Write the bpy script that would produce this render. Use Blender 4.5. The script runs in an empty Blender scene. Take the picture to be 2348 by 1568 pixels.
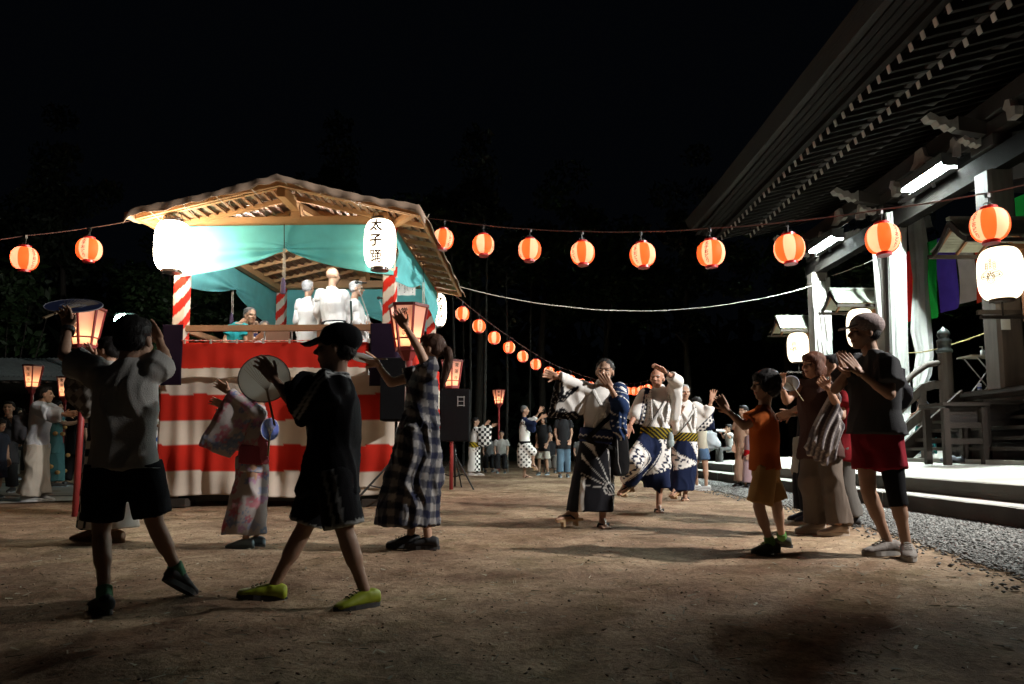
import bpy, bmesh, math, random
import numpy as np
from mathutils import Vector, Matrix, Quaternion, noise as mnoise

random.seed(7); RNG = np.random.default_rng(7)
scene = bpy.context.scene
C = scene.collection
R = math.radians
PI = math.pi

# ------------------------------------------------------------------ camera, sky, exposure
F_PX, CX, EYE = 1700.0, 1173.5, 0.72
PIT = R(5.5)
CYY = 784 + 81.3
cam_data = bpy.data.cameras.new('camera')
cam = bpy.data.objects.new('camera', cam_data); C.objects.link(cam)
cam.location = (0, 0, EYE)
cam.rotation_euler = (R(90) + PIT, 0, 0)
cam_data.sensor_width = 36.0
cam_data.lens = 36.0 * F_PX / 2347.0
cam_data.shift_y = 81.3 / 2347.0
cam_data.clip_start = 0.05
cam_data.clip_end = 2000
scene.camera = cam

world = bpy.data.worlds.new('World'); scene.world = world
world.use_nodes = True
_nt = world.node_tree
_bg = _nt.nodes['Background']
_sky = _nt.nodes.new('ShaderNodeTexSky')
_sky.sky_type = 'NISHITA'; _sky.sun_disc = False
_sky.sun_elevation = R(-9); _sky.sun_rotation = R(200)
_tint = _nt.nodes.new('ShaderNodeMix'); _tint.data_type = 'RGBA'; _tint.blend_type = 'ADD'
_tint.inputs[0].default_value = 1.0
_nt.links.new(_sky.outputs[0], _tint.inputs[6])
_tint.inputs[7].default_value = (0.0022, 0.0030, 0.0045, 1)
_nt.links.new(_tint.outputs[2], _bg.inputs[0])
_bg.inputs[1].default_value = 0.35
vs = scene.view_settings
vs.view_transform = 'Standard'; vs.look = 'None'; vs.exposure = 0.0; vs.gamma = 1.0
try: vs.use_curve_mapping = False
except Exception: pass
scene.cycles.use_denoising = True
scene.cycles.max_bounces = 5
scene.cycles.diffuse_bounces = 3
scene.cycles.glossy_bounces = 2
scene.cycles.transmission_bounces = 3
scene.cycles.sample_clamp_indirect = 4.0
scene.cycles.caustics_reflective = False; scene.cycles.caustics_refractive = False
scene.cycles.use_light_tree = True

FLUO, BIG, TEMPLE_LANTERN, BULB, BONBORI = 1700.0, 42.0, 2.6, 2.1, 2.6
SPOT = 5600.0

# ------------------------------------------------------------------ place helpers
def U(px, py, d):
    fy = (CYY - py) / F_PX
    r = Vector(((px - CX) / F_PX, math.cos(PIT) - fy * math.sin(PIT), math.sin(PIT) + fy * math.cos(PIT)))
    r *= d / r.y
    return Vector((r.x, r.y, r.z + EYE))
def G(px, py, z=0.0):
    p = U(px, py, 1.0)
    t = (z - EYE) / (p.z - EYE)
    return Vector((p.x * t, p.y * t, z))
def gd(py): return G(CX, py).y
def V3(*a): return Vector(a)
def nrm(v):
    v = Vector(v)
    return v.normalized() if v.length > 1e-9 else Vector((0, 0, 1))

# ------------------------------------------------------------------ geometry collector
class Geo:
    def __init__(s): s.V = []; s.F = []; s.M = []; s.C = []
    def add(s, vs, fs, mi=0):
        b = len(s.V)
        s.V.extend([tuple(v) for v in vs])
        s.F.extend([tuple(i + b for i in f) for f in fs])
        s.M.extend([mi] * len(fs))
        return s
    def box(s, c, size, rot=None, mi=0):
        hx, hy, hz = [a / 2 for a in size]
        vs = [Vector((x, y, z)) for x in (-hx, hx) for y in (-hy, hy) for z in (-hz, hz)]
        if rot is not None: vs = [rot @ v for v in vs]
        c = Vector(c)
        return s.add([v + c for v in vs], [(0,1,3,2),(4,6,7,5),(0,4,5,1),(2,3,7,6),(0,2,6,4),(1,5,7,3)], mi)
    def beam(s, p0, p1, w, h, up=(0, 0, 1), mi=0, w1=None, h1=None):
        p0 = Vector(p0); p1 = Vector(p1); d = nrm(p1 - p0)
        sd = d.cross(Vector(up))
        sd = nrm(sd) if sd.length > 1e-5 else Vector((1, 0, 0))
        u = sd.cross(d)
        w1 = w if w1 is None else w1; h1 = h if h1 is None else h1
        vs = []
        for p, a, b in ((p0, w, h), (p1, w1, h1)):
            vs += [p - sd*a/2 - u*b/2, p + sd*a/2 - u*b/2, p + sd*a/2 + u*b/2, p - sd*a/2 + u*b/2]
        return s.add(vs, [(0,3,2,1),(4,5,6,7),(0,1,5,4),(1,2,6,5),(2,3,7,6),(3,0,4,7)], mi)
    def tube(s, pts, rad, n=8, mi=0, cap=True):
        pts = [Vector(p) for p in pts]
        if not hasattr(rad, '__len__'): rad = [rad] * len(pts)
        vs = []; fs = []
        d0 = nrm(pts[1] - pts[0])
        a = d0.orthogonal().normalized()
        for i, p in enumerate(pts):
            if i == 0: d = d0
            elif i == len(pts) - 1: d = nrm(pts[i] - pts[i-1])
            else: d = nrm(nrm(pts[i] - pts[i-1]) + nrm(pts[i+1] - pts[i]))
            a = nrm(a - d * a.dot(d)); b = d.cross(a)
            for k in range(n):
                t = 2 * PI * k / n
                vs.append(p + (a * math.cos(t) + b * math.sin(t)) * rad[i])
        m = len(pts)
        for i in range(m - 1):
            for k in range(n):
                k2 = (k + 1) % n
                fs.append((i*n+k, i*n+k2, (i+1)*n+k2, (i+1)*n+k))
        if cap:
            fs.append(tuple(reversed(range(n)))); fs.append(tuple((m-1)*n + k for k in range(n)))
        return s.add(vs, fs, mi)
    def lathe(s, prof, n=24, c=(0, 0, 0), mi=0, cap=True):
        vs = []; fs = []
        for r, z in prof:
            for k in range(n):
                t = 2 * PI * k / n
                vs.append((c[0] + r * math.cos(t), c[1] + r * math.sin(t), c[2] + z))
        m = len(prof)
        for i in range(m - 1):
            for k in range(n):
                k2 = (k + 1) % n
                fs.append((i*n+k, i*n+k2, (i+1)*n+k2, (i+1)*n+k))
        if cap:
            fs.append(tuple(reversed(range(n)))); fs.append(tuple((m-1)*n + k for k in range(n)))
        return s.add(vs, fs, mi)
    def loft(s, rings, mi=0, cap=True):
        n = len(rings[0]); vs = [p for r in rings for p in r]; fs = []
        m = len(rings)
        for i in range(m - 1):
            for k in range(n):
                k2 = (k + 1) % n
                fs.append((i*n+k, i*n+k2, (i+1)*n+k2, (i+1)*n+k))
        if cap:
            fs.append(tuple(reversed(range(n)))); fs.append(tuple((m-1)*n + k for k in range(n)))
        return s.add(vs, fs, mi)
    def prism(s, poly, off, mi=0):
        n = len(poly); off = Vector(off)
        a = [Vector(p) - off / 2 for p in poly]; b = [Vector(p) + off / 2 for p in poly]
        fs = [tuple(reversed(range(n))), tuple(range(n, 2*n))]
        for k in range(n):
            k2 = (k + 1) % n
            fs.append((k, k2, n + k2, n + k))
        return s.add(a + b, fs, mi)
    def ell(s, c, r, rot=None, n=12, m=8, mi=0):
        c = Vector(c)
        if not hasattr(r, '__len__'): r = (r, r, r)
        vs = [Vector((0, 0, -r[2]))]; fs = []
        for i in range(1, m):
            t = -PI/2 + PI * i / m
            for k in range(n):
                a = 2 * PI * k / n
                vs.append(Vector((r[0]*math.cos(t)*math.cos(a), r[1]*math.cos(t)*math.sin(a), r[2]*math.sin(t))))
        vs.append(Vector((0, 0, r[2])))
        for k in range(n): fs.append((0, 1 + (k+1) % n, 1 + k))
        for i in range(m - 2):
            for k in range(n):
                k2 = (k+1) % n
                fs.append((1+i*n+k, 1+i*n+k2, 1+(i+1)*n+k2, 1+(i+1)*n+k))
        e = 1 + (m-2)*n; t = len(vs) - 1
        for k in range(n): fs.append((e+k, e+(k+1) % n, t))
        if rot is not None: vs = [rot @ v for v in vs]
        return s.add([v + c for v in vs], fs, mi)
    def cap(s, p0, p1, r0, r1, n=12):           # round-ended tapered limb
        p0 = Vector(p0); p1 = Vector(p1); d = nrm(p1 - p0)
        s.tube([p0 - d*r0*.94, p0 - d*r0*.7, p0 - d*r0*.35, p0, p1, p1 + d*r1*.35, p1 + d*r1*.7, p1 + d*r1*.94],
               [r0*.3, r0*.72, r0*.94, r0, r1, r1*.94, r1*.72, r1*.3], n)
        return s
    def frus(s, p0, p1, r0, r1, n=16):
        return s.tube([p0, p1], [r0, r1], n)

def chain_loc(o):
    v = Vector((0, 0, 0))
    while o is not None:
        v += o.location; o = o.parent
    return v

def mesh_from(name, V, Fc, mats, smooth=False, col=None, mi=None, O=(0, 0, 0)):
    me = bpy.data.meshes.new(name)
    V = np.asarray([tuple(v) for v in V] if not isinstance(V, np.ndarray) else V, dtype=np.float64) - np.array(tuple(O))
    if isinstance(Fc, np.ndarray) and Fc.ndim == 2:
        nf, k = Fc.shape
        me.vertices.add(len(V)); me.vertices.foreach_set('co', V.astype(np.float32).ravel())
        me.loops.add(nf * k); me.loops.foreach_set('vertex_index', Fc.astype(np.int32).ravel())
        me.polygons.add(nf)
        me.polygons.foreach_set('loop_start', np.arange(nf, dtype=np.int32) * k)
        me.polygons.foreach_set('loop_total', np.full(nf, k, dtype=np.int32))
        me.update(calc_edges=True); me.validate()
    else:
        me.from_pydata(V.tolist(), [], [tuple(f) for f in Fc]); me.update()
    if not isinstance(mats, (list, tuple)): mats = [mats]
    for m in mats:
        if m is not None: me.materials.append(m)
    if smooth: me.polygons.foreach_set('use_smooth', [True] * len(me.polygons))
    if mi is not None and len(mats) > 1: me.polygons.foreach_set('material_index', [int(i) for i in mi])
    if col is not None:
        a = me.color_attributes.new('Col', 'FLOAT_COLOR', 'POINT')
        c = np.ones((len(V), 4), dtype=np.float32); c[:, :3] = col
        a.data.foreach_set('color', c.ravel())
    return me

def tag(o, label=None, cat=None, group=None, kind=None):
    if label: o['label'] = label
    if cat: o['category'] = cat
    if group: o['group'] = group
    if kind: o['kind'] = kind
    return o

def root(name, loc, label, cat, group=None):
    o = bpy.data.objects.new(name, None); C.objects.link(o)
    o.empty_display_size = .1
    o.location = loc
    return tag(o, label, cat, group)

def put(name, g, mats, parent=None, O=None, smooth=False, col=None, fix=True, V=None, Fc=None, label=None):
    """one mesh object; vertices are given in world space"""
    if parent is not None: O = chain_loc(parent)
    elif O is None: O = Vector((0, 0, 0))
    if g is not None: V, Fc, mi = g.V, g.F, g.M
    else: mi = None
    me = mesh_from(name, V, Fc, mats, smooth, col, mi, O)
    if fix and g is not None and len(g.F) < 60000:
        bm = bmesh.new(); bm.from_mesh(me); bmesh.ops.recalc_face_normals(bm, faces=bm.faces); bm.to_mesh(me); bm.free()
    o = bpy.data.objects.new(name, me); C.objects.link(o)
    if parent is not None: o.parent = parent
    else: o.location = O
    if label: o['label'] = label
    return o

def copy_tree(o, loc=None, rz=0.0, parent=None, label=None, group=None, scale=None):
    c = o.copy(); C.objects.link(c)
    if parent is not None: c.parent = parent
    if loc is not None: c.location = loc
    if rz: c.rotation_euler = (0, 0, rz)
    if scale: c.scale = (scale,) * 3
    if label: c['label'] = label
    if group: c['group'] = group
    for ch in [x for x in CHILDREN(o)]:
        copy_tree(ch, parent=c)
    return c
def CHILDREN(o): return list(o.children)

# ------------------------------------------------------------------ materials
_mc = {}
def M(name, col=(.5, .5, .5), rough=.7, var=.15, vs_=6.0, bump=0.0, bs=60.0, metal=0.0, attr=False, emit=0.0,
      ecol=None, trans=0.0, stretch=None, spec=.5, detail=6, sheen=0.0, obj=True):
    if name in _mc: return _mc[name]
    m = bpy.data.materials.new(name); m.use_nodes = True; _mc[name] = m
    nt = m.node_tree; N = nt.nodes; L = nt.links
    b = N['Principled BSDF']; out = N['Material Output']
    tc = N.new('ShaderNodeTexCoord'); mp = N.new('ShaderNodeMapping')
    L.new(tc.outputs['Object'], mp.inputs[0])
    if stretch: mp.inputs['Scale'].default_value = stretch
    nz = N.new('ShaderNodeTexNoise'); nz.inputs['Scale'].default_value = vs_; nz.inputs['Detail'].default_value = detail
    L.new(mp.outputs[0], nz.inputs['Vector'])
    rp = N.new('ShaderNodeMapRange'); rp.inputs[1].default_value = .25; rp.inputs[2].default_value = .75
    rp.inputs[3].default_value = 1 - var; rp.inputs[4].default_value = 1 + var * .6
    L.new(nz.outputs[0], rp.inputs[0])
    mx = N.new('ShaderNodeVectorMath'); mx.operation = 'SCALE'
    if attr:
        at = N.new('ShaderNodeVertexColor'); at.layer_name = 'Col'
        L.new(at.outputs[0], mx.inputs[0])
    else:
        mx.inputs[0].default_value = col
    L.new(rp.outputs[0], mx.inputs['Scale'])
    L.new(mx.outputs[0], b.inputs['Base Color'])
    b.inputs['Roughness'].default_value = rough
    b.inputs['Metallic'].default_value = metal
    b.inputs['Specular IOR Level'].default_value = spec
    if sheen: b.inputs['Sheen Weight'].default_value = sheen
    if bump:
        n2 = N.new('ShaderNodeTexNoise'); n2.inputs['Scale'].default_value = bs; n2.inputs['Detail'].default_value = 5
        L.new(mp.outputs[0], n2.inputs['Vector'])
        bp = N.new('ShaderNodeBump'); bp.inputs['Strength'].default_value = bump; bp.inputs['Distance'].default_value = .02
        L.new(n2.outputs[0], bp.inputs['Height']); L.new(bp.outputs[0], b.inputs['Normal'])
    if emit:
        b.inputs['Emission Color'].default_value = (*(ecol or col), 1)
        b.inputs['Emission Strength'].default_value = emit
    if trans:
        t = N.new('ShaderNodeBsdfTranslucent'); L.new(mx.outputs[0], t.inputs[0])
        ms = N.new('ShaderNodeMixShader'); ms.inputs[0].default_value = trans
        L.new(b.outputs[0], ms.inputs[1]); L.new(t.outputs[0], ms.inputs[2]); L.new(ms.outputs[0], out.inputs[0])
    return m

def cloth_mat(name, col, rough=.85, var=.12, trans=0.0, bump=.25, bs=180.0, attr=False):
    return M(name, col, rough, var, 5.0, bump, bs, attr=attr, trans=trans, spec=.08)

# ------------------------------------------------------------------ voxel union -> one continuous surface
def vox(g, size, smooth=2, adapt=0.0):
    me = bpy.data.meshes.new('tmp'); me.from_pydata(g.V, [], g.F); me.update()
    o = bpy.data.objects.new('tmp', me); C.objects.link(o)
    bm = bmesh.new(); bm.from_mesh(me); bmesh.ops.recalc_face_normals(bm, faces=bm.faces); bm.to_mesh(me); bm.free()
    r = o.modifiers.new('r', 'REMESH'); r.mode = 'VOXEL'; r.voxel_size = size; r.adaptivity = adapt
    if smooth:
        sm = o.modifiers.new('s', 'SMOOTH'); sm.iterations = smooth; sm.factor = .5
    dg = bpy.context.evaluated_depsgraph_get(); ev = o.evaluated_get(dg); m2 = ev.to_mesh()
    n = len(m2.vertices); V = np.empty(n * 3, dtype=np.float32); m2.vertices.foreach_get('co', V); V = V.reshape(-1, 3).astype(np.float64)
    nl = len(m2.loops); li = np.empty(nl, dtype=np.int32); m2.loops.foreach_get('vertex_index', li)
    npol = len(m2.polygons); lt = np.empty(npol, dtype=np.int32); m2.polygons.foreach_get('loop_total', lt)
    N = np.empty(n * 3, dtype=np.float32); m2.vertices.foreach_get('normal', N); N = N.reshape(-1, 3).astype(np.float64)
    if npol and (lt == 4).all(): Fq = li.reshape(-1, 4).copy()
    else:
        Fq = []; k = 0
        for c in lt: Fq.append(tuple(int(a) for a in li[k:k+c])); k += c
    ev.to_mesh_clear(); bpy.data.objects.remove(o); bpy.data.meshes.remove(me)
    return V, Fq, N

def folds(V, N, amp, k=(30, 30, 6), seed=0, warp=.04, sharp=1.0):
    """cloth folds: warped ridges and creases pushed along the normals"""
    rs = np.random.default_rng(seed); out = np.zeros(len(V)); ko = np.array(k)
    W = V + warp * np.stack([np.sin(V[:, (i+1) % 3] * 11 + rs.uniform(0, 6)) + .6*np.sin(V[:, (i+2) % 3]*19 + rs.uniform(0, 6)) for i in range(3)], 1)
    tot = 0
    for j in range(5):
        f = (1.0, 1.25, .8, 1.7, 2.1)[j]; wgt = (1, .9, 1, .55, .4)[j]
        d = rs.normal(size=3); d = d / np.linalg.norm(d) * ko * f * 1.25; ph = rs.uniform(0, 6.28)
        gate = .5 + .5*np.sin(W @ (rs.normal(size=3) * 7) + rs.uniform(0, 6))
        s = 1 - np.abs(np.sin(W @ d * .5 + ph)); out += (s ** 1.8 * 2.2 - .75) * gate * wgt
    return V + N * (out * amp * .62)[:, None]
# =================================================================== materials of the setting
wood_dark = M('dark_wood', (.03, .023, .02), .75, .35, 3.0, .3, 60, stretch=(1, 1, 1))
wood_old = M('weathered_wood', (.036, .026, .020), .8, .35, 3.0, .35, 50)
raft_m = M('eave_wood', (.014, .0115, .010), .9, .4, 3.0, .3, 50, spec=.15)  # even near-black brown for rafters and eave boards
tip_m = M('aged_chalk_paint', (.55, .52, .49), .85, .25, 8)
wood_pale = M('pale_wood', (.42, .26, .14), .65, .25, 2.5, .2, 60)
wood_mid = M('brown_wood', (.26, .13, .065), .65, .3, 2.5, .25, 60)
white_tip = M('chalk_paint', (.42, .39, .36), .8, .25, 8, .1)
pillar_mat = M('bleached_pillar', (.125, .10, .085), .7, .3, 2.0, .3, 30, stretch=(6, 6, .6))
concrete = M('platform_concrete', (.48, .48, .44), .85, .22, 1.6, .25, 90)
concrete_side = M('platform_riser', (.07, .068, .058), .9, .35, 2.2, .35, 70)  # riser shade put into the colour, far darker than the tops
steel = M('steel', (.35, .35, .36), .4, .15, 8, metal=.8)
blackm = M('black_metal', (.02, .02, .02), .45, .2, 8)
red_wood = M('red_lacquer_wood', (.28, .03, .03), .5, .3, 5, .1)
rope_white = M('pale_cord', (.55, .5, .42), .8, .2, 20)
copper = M('grey_green_copper', (.32, .35, .29), .5, .25, 8, .1)

def dirt_material():
    m = bpy.data.materials.new('trodden_earth'); m.use_nodes = True
    nt = m.node_tree; N = nt.nodes; L = nt.links; b = N['Principled BSDF']
    tc = N.new('ShaderNodeTexCoord')
    def nz(sc, det=8, rg=.6, dist=0.0):
        n = N.new('ShaderNodeTexNoise'); n.inputs['Scale'].default_value = sc; n.inputs['Detail'].default_value = det
        n.inputs['Roughness'].default_value = rg; n.inputs['Distortion'].default_value = dist
        L.new(tc.outputs['Object'], n.inputs['Vector']); return n
    a = nz(.55, 6, .6, .6); bb = nz(5.5, 8, .7); c = nz(38, 6, .75); d = nz(1.7, 5, .6, 1.2)
    r1 = N.new('ShaderNodeValToRGB'); r1.color_ramp.elements[0].position = .34; r1.color_ramp.elements[1].position = .68
    r1.color_ramp.elements[0].color = (.28, .20, .138, 1); r1.color_ramp.elements[1].color = (.53, .415, .295, 1)
    L.new(bb.outputs[0], r1.inputs[0])
    r2 = N.new('ShaderNodeValToRGB'); r2.color_ramp.elements[0].position = .40; r2.color_ramp.elements[1].position = .62
    r2.color_ramp.elements[0].color = (.52, .40, .36, 1); r2.color_ramp.elements[1].color = (1.15, 1.08, 1.0, 1)
    L.new(a.outputs[0], r2.inputs[0])
    m1 = N.new('ShaderNodeMix'); m1.data_type = 'RGBA'; m1.blend_type = 'MULTIPLY'; m1.inputs[0].default_value = .85
    L.new(r1.outputs[0], m1.inputs[6]); L.new(r2.outputs[0], m1.inputs[7])
    r3 = N.new('ShaderNodeValToRGB'); r3.color_ramp.elements[0].position = .42; r3.color_ramp.elements[1].position = .58
    r3.color_ramp.elements[0].color = (.35, .33, .32, 1); r3.color_ramp.elements[1].color = (1, 1, 1, 1)
    L.new(c.outputs[0], r3.inputs[0])
    m2 = N.new('ShaderNodeMix'); m2.data_type = 'RGBA'; m2.blend_type = 'MULTIPLY'; m2.inputs[0].default_value = .5
    L.new(m1.outputs[2], m2.inputs[6]); L.new(r3.outputs[0], m2.inputs[7])
    r4 = N.new('ShaderNodeValToRGB'); r4.color_ramp.elements[0].position = .50; r4.color_ramp.elements[1].position = .64
    r4.color_ramp.elements[0].color = (1, 1, 1, 1); r4.color_ramp.elements[1].color = (.62, .64, .55, 1)
    L.new(d.outputs[0], r4.inputs[0])
    m3 = N.new('ShaderNodeMix'); m3.data_type = 'RGBA'; m3.blend_type = 'MULTIPLY'; m3.inputs[0].default_value = .8
    L.new(m2.outputs[2], m3.inputs[6]); L.new(r4.outputs[0], m3.inputs[7])
    L.new(m3.outputs[2], b.inputs['Base Color']); b.inputs['Roughness'].default_value = .95
    b.inputs['Specular IOR Level'].default_value = .15
    ad = N.new('ShaderNodeMath'); ad.operation = 'MULTIPLY_ADD'; ad.inputs[1].default_value = .35
    L.new(c.outputs[0], ad.inputs[0]); L.new(bb.outputs[0], ad.inputs[2])
    bp = N.new('ShaderNodeBump'); bp.inputs['Strength'].default_value = .9; bp.inputs['Distance'].default_value = .035
    L.new(ad.outputs[0], bp.inputs['Height']); L.new(bp.outputs[0], b.inputs['Normal'])
    return m
dirt = dirt_material()

# ------------------------------------------------------------------ ground: one uneven sheet out to the horizon
def ground_h(x, y):
    x = np.asarray(x, float); y = np.asarray(y, float)
    h = .006*np.sin(x*3.1 + 1.3*np.sin(y*1.7)) + .005*np.sin(y*4.3 + x*1.1) + .004*np.sin(x*9.7 + y*6.1) + .004*np.sin(y*13.3 - x*7.9 + 2*np.sin(x*5))
    h += .003*np.sin(x*31 + 3*np.sin(y*17)) * np.sin(y*29 + 2*np.sin(x*13))
    return h
def make_ground():
    ys = [-60, -25, -10, -4, -1, .3]
    y = .6
    while y < 26: ys.append(y); y += .014 + y * .0065
    ys += [30, 36, 45, 60, 90, 150, 260, 450]
    xs = [-450, -200, -100, -60, -35, -22, -16] + list(np.linspace(-13, 13, 330)) + [16, 22, 35, 60, 100, 200, 450]
    X, Y = np.meshgrid(xs, ys)
    Z = ground_h(X, Y)
    rs = np.random.default_rng(3)
    near = (Y < 14) & (np.abs(X) < 13)
    Z = np.where(near, Z + rs.normal(0, .0022, Z.shape), Z)
    Z = np.where((Y > 26) | (np.abs(X) > 13) | (Y < .5), 0, Z)
    V = np.stack([X.ravel(), Y.ravel(), Z.ravel()], 1)
    nx, ny = len(xs), len(ys)
    i = np.arange(ny - 1)[:, None] * nx + np.arange(nx - 1)[None, :]
    Fq = np.stack([i, i + 1, i + 1 + nx, i + nx], -1).reshape(-1, 4)
    o = put('ground', None, dirt, V=V, Fc=Fq, smooth=True)
    tag(o, kind='structure')
make_ground()

def pebble_mesh(n, fx, size, seed, flat=.55, base_z=-1):
    """n angular stones placed by fx(rng, n) -> x, y"""
    rs = np.random.default_rng(seed)
    x, y = fx(rs, n); n = len(x)
    s = rs.uniform(size[0], size[1], n) * rs.uniform(.7, 1.3, n)
    base = np.array([[1, 0, 0], [0, 1, 0], [-1, 0, 0], [0, -1, 0], [.1, .1, 1], [0, 0, -1]], float)
    tri = np.array([[0,1,4],[1,2,4],[2,3,4],[3,0,4],[1,0,5],[2,1,5],[3,2,5],[0,3,5]])
    P = base[None] * (1 + rs.uniform(-.35, .35, (n, 6, 3))) + rs.uniform(-.2, .2, (n, 6, 3))
    P[:, :, 0] *= rs.uniform(.8, 1.6, n)[:, None]
    P[:, :, 2] *= flat
    a = rs.uniform(0, 6.28, n); ca, sa = np.cos(a)[:, None], np.sin(a)[:, None]
    Q = P.copy(); Q[:, :, 0] = P[:, :, 0]*ca - P[:, :, 1]*sa; Q[:, :, 1] = P[:, :, 0]*sa + P[:, :, 1]*ca
    tl = rs.uniform(-.5, .5, n)[:, None]; Q[:, :, 2] += Q[:, :, 0] * tl
    Q *= s[:, None, None]
    Q[:, :, 0] += x[:, None]; Q[:, :, 1] += y[:, None]
    Q[:, :, 2] += (np.maximum(ground_h(x, y), base_z) + s * .2)[:, None] + rs.uniform(0, .004, n)[:, None]
    V = Q.reshape(-1, 3); Fc = (tri[None] + (np.arange(n) * 6)[:, None, None]).reshape(-1, 3)
    return V, Fc, np.repeat(rs.uniform(.35, 1.5, n), 6)

# gravel beside the platform steps
def gravel_x(rs, n):
    y = 3.0 + (rs.random(n) ** 1.7) * 17
    lo = np.interp(y, [3, 4, 7.6, 12, 15, 20], [2.75, 2.75, 3.35, 3.4, 3.5, 4.1])
    t = rs.random(n) ** .8
    x = lo - .35 * (rs.random(n) < .12) * rs.random(n) + (4.52 - lo) * t
    k = x < 4.53
    return x[k], y[k]
V_, F_, c_ = pebble_mesh(70000, gravel_x, (.008, .018), 5, base_z=.016)
gravel_m = M('gravel_stone', (.33, .33, .33), .85, .2, 30, attr=True)
o = put('gravel', None, gravel_m, V=V_, Fc=F_, col=np.stack([c_*.16, c_*.156, c_*.148], 1)); tag(o, kind='stuff')
g = Geo()
pts = [(2.9, 3.0), (3.05, 4.4), (3.45, 6), (3.55, 7.6), (3.6, 9.5), (3.5, 12), (3.75, 15), (4.2, 19.5), (4.5, 19.5), (4.5, 3.0)]
nn = len(pts); g.add([(x, y, .012) for x, y in pts], [tuple(range(nn))])
o = put('gravel_bed', g, M('gravel_dust', (.11, .105, .095), .95, .4, 14, .6, 60)); tag(o, kind='structure')

def dirt_x(rs, n):
    y = 1.1 + (rs.random(n) ** 2.0) * 14; x = rs.uniform(-1, 1, n) * (y * .75 + .4)
    k = (x < 4.4); return x[k], y[k]
V_, F_, c_ = pebble_mesh(5200, dirt_x, (.0018, .0075), 11, .6)
o = put('pebbles', None, M('pebble_stone', (.1, .07, .05), .9, .2, 30, attr=True), V=V_, Fc=F_, col=np.stack([c_*.26, c_*.19, c_*.13], 1)); tag(o, kind='stuff')
# straw, wood chips and dry leaf scraps
def litter():
    rs = np.random.default_rng(21); n = 3400
    y = 1.1 + (rs.random(n) ** 1.8) * 8; x = rs.uniform(-1, 1, n) * (y * .75 + .4)
    L_ = rs.uniform(.006, .03, n); W = np.where(rs.random(n) < .3, rs.uniform(.0025, .006, n), .0012)
    a = rs.uniform(0, 6.28, n); z = ground_h(x, y) + .006; t = rs.uniform(-.25, .25, n)
    ux, uy = np.cos(a), np.sin(a)
    V = np.zeros((n, 4, 3))
    for k, (sa, sb) in enumerate([(-1, -1), (1, -1), (1, 1), (-1, 1)]):
        V[:, k, 0] = x + ux*L_*sa - uy*W*sb; V[:, k, 1] = y + uy*L_*sa + ux*W*sb; V[:, k, 2] = z + t*L_*sa + .003*sb*rs.uniform(-1, 1, n)
    c = rs.uniform(.3, 1.0, n)
    Fc = np.arange(n*4).reshape(-1, 4)
    o = put('straw_litter', None, M('straw', (.4, .36, .26), .8, .2, 20, attr=True), V=V.reshape(-1, 3), Fc=Fc,
            col=np.repeat(np.stack([c*.42, c*.38, c*.27], 1), 4, axis=0)); tag(o, kind='stuff')
litter()

# concrete path on the far left
g = Geo(); g.add([(-30, 8.6, .01), (-7.6, 8.95, .012), (-5.2, 11.2, .012), (-5.0, 15.5, .012), (-30, 15.5, .01)], [(0, 1, 2, 3, 4)])
o = put('path', g, M('path_concrete', (.27, .26, .24), .9, .25, 1.5, .2, 60)); tag(o, kind='structure')
g = Geo(); g.beam((-30, 10.6, .016), (-5.4, 11.35, .016), .03, .01)
o = put('path_joint', g, M('joint_dark', (.05, .05, .05), .9)); tag(o, kind='structure')

# ------------------------------------------------------------------ stone platform with two steps
def platform():
    g = Geo(); Y0, Y1 = -3.0, 19.6
    def slope(x): return .38 + max(0, x - 4.85) * .055
    rs = random.Random(4)
    cuts = [Y0, -.6, 1.9, 4.3, 6.7, 9.1, 11.6, 14.0, 16.4, Y1]
    def slab(x0, x1, z0a, zt0, zt1, ya, yb, nm, mt):
        g = Geo(); n = 14; ys = np.linspace(ya + .004, yb - .004, n)
        rings = []
        for y in ys:
            j = rs.uniform(-.006, .006)
            rings.append([(x0 + j, y, z0a), (x0 + j, y, zt0 - .012 + rs.uniform(-.003, .003)), (x0 + .014 + abs(j), y, zt0), (x1, y, zt1), (x1, y, z0a)])
        g.loft(rings); return g
    for i in range(len(cuts) - 1):
        a, b = cuts[i], cuts[i+1]
        for nm, args in (('kerb_stone', (4.5, 4.86, -.1, .205, .207)), ('platform_slab', (4.85, 12.5, .2, .38, slope(12.5)))):
            g = slab(*args, a, b, nm, None)
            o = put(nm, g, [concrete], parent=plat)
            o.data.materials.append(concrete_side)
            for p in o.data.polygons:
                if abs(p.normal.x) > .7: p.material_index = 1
plat = root('platform', (8, 8, 0), None, None); plat['kind'] = 'structure'
platform()
g = Geo(); g.box((7.12, 8.2, .50), (.34, 11.0, .12))
put('base_stone', g, concrete, parent=plat)
g = Geo(); g.box((5.45, 20.4, .12), (1.5, 1.2, .34)); g.box((5.2, 20.2, .34), (.9, .7, .1))
o = put('stone_block', g, concrete_side); tag(o, 'low grey stone block at the far end of the gravel', 'stone block')

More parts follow.
